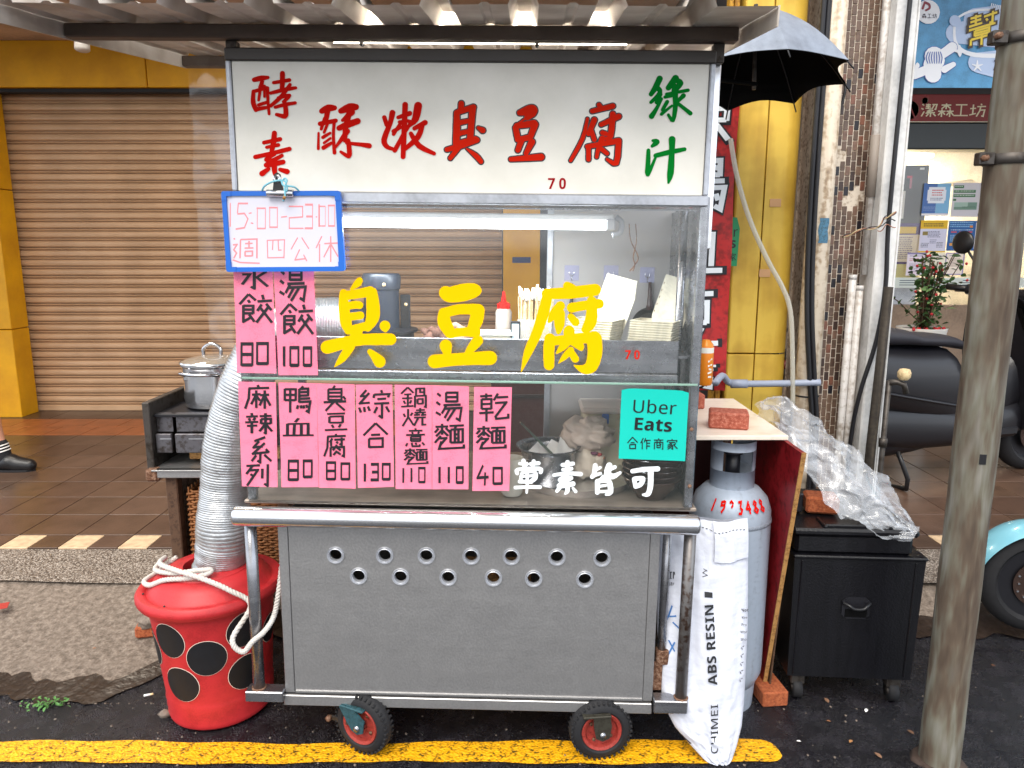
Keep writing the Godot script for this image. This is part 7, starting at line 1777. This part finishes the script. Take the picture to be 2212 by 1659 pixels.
func make_scooters():
	var a = make_scooter("dark grey scooter parked on the arcade tiles behind the post", Transform3D(Basis(Vector3.UP, deg_to_rad(14)) * Basis.from_scale(Vector3.ONE * 1.22), Vector3(2.80, 0.123, -4.75)), M.scoot_dark, M.scoot_dark)
	P(a, "logo_disc", MB.new(true).ball(Vector3(0.40, 0.66, 0.165), Vector3(0.05, 0.028, 0.004), 20, 8), M.white_vinyl)
	words(a, "7", 0.045, M.blue_plastic, Vector3(0.40, 0.66, 0.171), Basis(Vector3.BACK, -0.2), true)
	make_scooter("light blue scooter at the right edge behind the street pole", Transform3D(Basis(Vector3.UP, deg_to_rad(168)), Vector3(2.76, 0.055, -2.72)), M.scoot_blue, M.scoot_blue)

# ---- a passer-by at the left edge
func field_mesh(bones: Array, cell: float, k: float, clip = null) -> ArrayMesh:
	var lo = Vector3(INF, INF, INF)
	var hi = -lo
	for b in bones:
		for e in 2:
			var r = Vector3.ONE * (b[2 + e] + cell * 2.0)
			lo = lo.min(b[e] - r)
			hi = hi.max(b[e] + r)
	var n = Vector3i(((hi - lo) / cell).ceil()) + Vector3i.ONE
	var val := PackedFloat32Array()
	val.resize(n.x * n.y * n.z)
	for z in n.z:
		for y in n.y:
			for x in n.x:
				var p = lo + Vector3(x, y, z) * cell
				var d = 10.0
				for b in bones:
					var ab = b[1] - b[0]
					var t = clamp((p - b[0]).dot(ab) / max(ab.length_squared(), 1e-9), 0.0, 1.0)
					var q = p.distance_to(b[0] + ab * t) - lerp(b[2], b[3], t)
					var h = clamp(0.5 + 0.5 * (d - q) / k, 0.0, 1.0)
					d = lerp(d, q, h) - k * h * (1.0 - h)
				if clip: d = max(d, clip.call(p))
				val[x + n.x * (y + n.y * z)] = d
	var vid := {}
	var pos := []
	var at_ = func(x, y, z): return val[x + n.x * (y + n.y * z)]
	for z in n.z - 1:
		for y in n.y - 1:
			for x in n.x - 1:
				var s = Vector3.ZERO
				var c = 0
				for e in [[0, 0, 0, 1, 0, 0], [0, 1, 0, 1, 1, 0], [0, 0, 1, 1, 0, 1], [0, 1, 1, 1, 1, 1], [0, 0, 0, 0, 1, 0], [1, 0, 0, 1, 1, 0], [0, 0, 1, 0, 1, 1], [1, 0, 1, 1, 1, 1], [0, 0, 0, 0, 0, 1], [1, 0, 0, 1, 0, 1], [0, 1, 0, 0, 1, 1], [1, 1, 0, 1, 1, 1]]:
					var va = at_.call(x + e[0], y + e[1], z + e[2])
					var vb = at_.call(x + e[3], y + e[4], z + e[5])
					if (va < 0.0) != (vb < 0.0):
						s += Vector3(x + e[0], y + e[1], z + e[2]).lerp(Vector3(x + e[3], y + e[4], z + e[5]), va / (va - vb))
						c += 1
				if c:
					vid[x + n.x * (y + n.y * z)] = pos.size()
					pos.append(lo + s / c * cell)
	var b = MB.new(true)
	var q4 = func(i0, i1, i2, i3, flip):
		if vid.has(i0) and vid.has(i1) and vid.has(i2) and vid.has(i3):
			var a = [pos[vid[i0]], pos[vid[i1]], pos[vid[i2]], pos[vid[i3]]]
			if flip: b.quad(a[0], a[1], a[2], a[3])
			else: b.quad(a[3], a[2], a[1], a[0])
	var nx = 1
	var ny = n.x
	var nzz = n.x * n.y
	for z in range(1, n.z - 1):
		for y in range(1, n.y - 1):
			for x in range(1, n.x - 1):
				var i = x + n.x * (y + n.y * z)
				var inside = val[i] < 0.0
				if inside != (val[i + nx] < 0.0): q4.call(i, i - ny, i - ny - nzz, i - nzz, inside)
				if inside != (val[i + ny] < 0.0): q4.call(i, i - nzz, i - nzz - nx, i - nx, inside)
				if inside != (val[i + nzz] < 0.0): q4.call(i, i - nx, i - nx - ny, i - ny, inside)
	return b.mesh()
func make_person():
	# walking in from the left: the leading foot is the only part inside the picture
	var o = Vector3(-3.40, 0.124, -4.87)
	var t = T("person", "passer-by at the left edge in striped black socks and black shoes", "person", at(o))
	var ank = Vector3(-0.06, 0.085, 0.0)
	var knee = Vector3(-0.16, 0.47, 0.0)
	var hip = Vector3(-0.36, 0.86, 0.0)
	var hip2 = Vector3(-0.37, 0.86, -0.17)
	var knee2 = Vector3(-0.42, 0.46, -0.17)
	var ank2 = Vector3(-0.66, 0.15, -0.17)
	var mid = Vector3(-0.365, 0.92, -0.085)
	var chest = Vector3(-0.33, 1.28, -0.085)
	var neck = Vector3(-0.31, 1.42, -0.085)
	var head = Vector3(-0.28, 1.555, -0.085)
	var body = [[hip, knee, 0.075, 0.056], [knee, knee.lerp(ank, 0.3), 0.052, 0.056], [knee.lerp(ank, 0.3), ank, 0.056, 0.036], [ank, Vector3(0.08, 0.045, 0.0), 0.036, 0.028], [hip2, knee2, 0.075, 0.056], [knee2, knee2.lerp(ank2, 0.3), 0.052, 0.056], [knee2.lerp(ank2, 0.3), ank2, 0.056, 0.036], [ank2, ank2 + Vector3(0.09, -0.09, 0), 0.036, 0.026], [mid, chest, 0.125, 0.135], [Vector3(-0.32, 1.36, 0.06), Vector3(-0.32, 1.36, -0.23), 0.06, 0.06], [neck - Vector3(0, 0.06, 0), head - Vector3(0, 0.06, 0), 0.055, 0.052], [head - Vector3(0, 0.03, 0), head + Vector3(0, 0.035, 0), 0.078, 0.088], [head + Vector3(0.075, -0.01, 0), head + Vector3(0.098, -0.025, 0), 0.012, 0.014], [Vector3(-0.32, 1.35, 0.09), Vector3(-0.42, 1.08, 0.13), 0.048, 0.038], [Vector3(-0.42, 1.08, 0.13), Vector3(-0.34, 0.86, 0.14), 0.038, 0.027], [Vector3(-0.34, 0.86, 0.14), Vector3(-0.32, 0.77, 0.14), 0.03, 0.022], [Vector3(-0.32, 1.35, -0.26), Vector3(-0.44, 1.08, -0.30), 0.048, 0.038], [Vector3(-0.44, 1.08, -0.30), Vector3(-0.42, 0.86, -0.29), 0.038, 0.027], [Vector3(-0.42, 0.86, -0.29), Vector3(-0.41, 0.78, -0.28), 0.03, 0.022]]
	P(t, "body", field_mesh(body, 0.024, 0.03), M.skin)
	var grow = func(ids, g): return ids.map(func(i): return [body[i][0], body[i][1], body[i][2] + g, body[i][3] + g])
	P(t, "shorts", field_mesh(grow.call([0, 4, 8], 0.02), 0.026, 0.04, func(p): return max(0.56 - p.y, p.y - 1.0)), mat("2b2f3a", 0.9))
	P(t, "shirt", field_mesh(grow.call([8, 9, 13, 16], 0.014), 0.026, 0.04, func(p): return max(0.94 - p.y, p.y - 1.44)), mat("6a7078", 0.9))
	P(t, "hair", field_mesh([[head + Vector3(-0.02, 0.03, 0), head + Vector3(-0.01, 0.05, 0), 0.094, 0.092]], 0.02, 0.02, func(p): return (head.y - 0.02 - p.y) + (p.x - head.x) * 1.2), M.black)
	var up = (knee - ank).normalized()
	var so = P(t, "sock", field_mesh([[ank - Vector3(0, 0.03, 0), ank + up * 0.095, 0.050, 0.053]], 0.010, 0.02), M.sock)
	for i in 3: P(so, "stripe", MB.new(true).tube([ank + up * (0.050 + 0.020 * i), ank + up * (0.058 + 0.020 * i)], 0.0545, 20), M.stripe)
	var sh = P(t, "shoe", field_mesh([[Vector3(-0.10, 0.045, 0), Vector3(-0.03, 0.062, 0), 0.046, 0.055], [Vector3(-0.03, 0.06, 0), Vector3(0.10, 0.042, 0.0), 0.054, 0.040], [Vector3(0.02, 0.034, 0.0), Vector3(0.11, 0.034, 0.0), 0.044, 0.034]], 0.010, 0.02, func(p): return 0.004 - p.y), M.black)
	P(sh, "sole", MB.new().extrude(PackedVector2Array([V(-0.145, -0.03), V(-0.13, -0.045), V(0.02, -0.048), V(0.10, -0.04), V(0.142, 0.0), V(0.10, 0.04), V(0.02, 0.048), V(-0.13, 0.045), V(-0.145, 0.03)]), 0.0, 0.014, Vector3.ZERO, Basis(Vector3.RIGHT, -PI / 2)), M.rubber)
	var up2 = (knee2 - ank2).normalized()
	P(t, "sock", field_mesh([[ank2 - Vector3(0, 0.02, 0), ank2 + up2 * 0.085, 0.041, 0.043]], 0.014, 0.02), M.sock)
	P(t, "shoe", field_mesh([[ank2 + Vector3(-0.04, -0.03, 0), ank2 + Vector3(0.03, -0.05, 0), 0.042, 0.045], [ank2 + Vector3(0.03, -0.05, 0), ank2 + Vector3(0.11, -0.115, 0), 0.045, 0.03]], 0.014, 0.02), M.black)

# ---- litter and weeds
func make_litter():
	var spots = [[200, 1408, "brown dry leaf on the concrete apron", 0.05], [1870, 1540, "crumpled pale tissue under the black rubbish cart", 0.0], [1905, 1640, "torn brown leaf left of the street pole's foot", 0.0], [1795, 1560, "small orange leaf scrap on the asphalt", 0.0], [1840, 1600, "curled tan leaf near the street pole", 0.0], [1960, 1578, "flat brown leaf close to the street pole", 0.0], [1720, 1602, "pale grey scrap beyond the yellow line's end", 0.0], [1930, 1508, "little tan leaf under the rubbish cart's right wheel", 0.0], [1790, 1520, "tiny tan scrap between rubbish cart and line", 0.0], [2150, 1440, "brown leaf by the light blue scooter", 0.0]]
	for i in spots.size():
		var s = spots[i]
		var p = G(s[0], s[1], s[3])
		if s[3] > 0.0: p.y = 0.062
		var t = T("leaf_scrap", s[2], "litter", at(p + Vector3(0, 0.003, 0), i * 57.0), "litter on the ground")
		var b = MB.new()
		leaf(b, Vector3.ZERO, 0.016 + 0.007 * (i % 3), Basis(Vector3.BACK, 0.12))
		P(t, "leaf", b, M.tissue if i in [1, 6] else mat(["8a5a3a", "a9784a", "7a5a44"][i % 3], 0.8))
	var ci = T("cigarette_butt", "white cigarette butt at the edge of the concrete apron", "cigarette butt", at(G(320, 1503, 0.012) + Vector3(0, 0.004, 0), 20))
	P(ci, "paper", MB.new(true).cyl(Vector3(-0.014, 0, 0), Vector3(0.008, 0, 0), 0.004, 8), M.tissue)
	P(ci, "filter", MB.new(true).cyl(Vector3(0.008, 0, 0), Vector3(0.018, 0, 0), 0.0041, 8), M.bamboo)
	var st = T("small_stone", "small grey stone at the red bin's left foot", "stone", at(G(357, 1548, 0.0)))
	P(st, "stone", MB.new(true).ball(Vector3(0, 0.010, 0), Vector3(0.022, 0.014, 0.016), 12, 8, 0.5, 3), M.concrete)
	for k in 2:
		var p = G([92, 130][k], [1530, 1526][k], 0.0)
		var w = T("weed", ["larger green weed tuft at the asphalt edge", "smaller green weed sprig right of the larger tuft"][k], "weed", at(p + Vector3(0, 0.002, 0)), "weeds at the kerb")
		var b = MB.new()
		for i in [46, 14][k]:
			var a = rng.randf() * TAU
			var d = rng.randf() * [0.06, 0.025][k]
			leaf(b, Vector3(cos(a) * d * 1.4, rng.randf_range(0.004, 0.022), sin(a) * d * 0.7), rng.randf_range(0.012, 0.022), Basis.from_euler(Vector3(rng.randf_range(-0.6, 0.6), rng.randf() * TAU, rng.randf_range(-0.6, 0.6))))
		P(w, "leaves", b, mat("4a7a3a", 0.6))
		P(w, "stem", MB.new(true).tube([Vector3(0, -0.003, 0), Vector3(0.004, 0.015, 0)], 0.003, 6), M.leaf)
	var grit = MB.new(true)
	for i in 420:
		var p = Vector3(rng.randf_range(-2.2, 1.9), 0.0, rng.randf_range(-2.75, -2.0))
		if p.x < -1.2: p.z = max(p.z, -2.42)
		var s = rng.randf_range(0.0015, 0.005)
		grit.ball(p + Vector3(0, s * 0.4, 0), Vector3(s, s * 0.7, s), 5, 4, 0.5, i)
	tag(P(self, "grit", grit, M.concrete), "loose pale grit scattered over the wet asphalt", "grit", "", "stuff")
	var rp = T("red_scrap", "torn red paper scrap at the picture's left edge", "litter", at(G(4, 1312, 0.09) + Vector3(0, 0.006, 0), 25))
	P(rp, "paper", MB.new().box(Vector3.ZERO, Vector3(0.05, 0.002, 0.06), 0.0005), mat("a03028", 0.6))
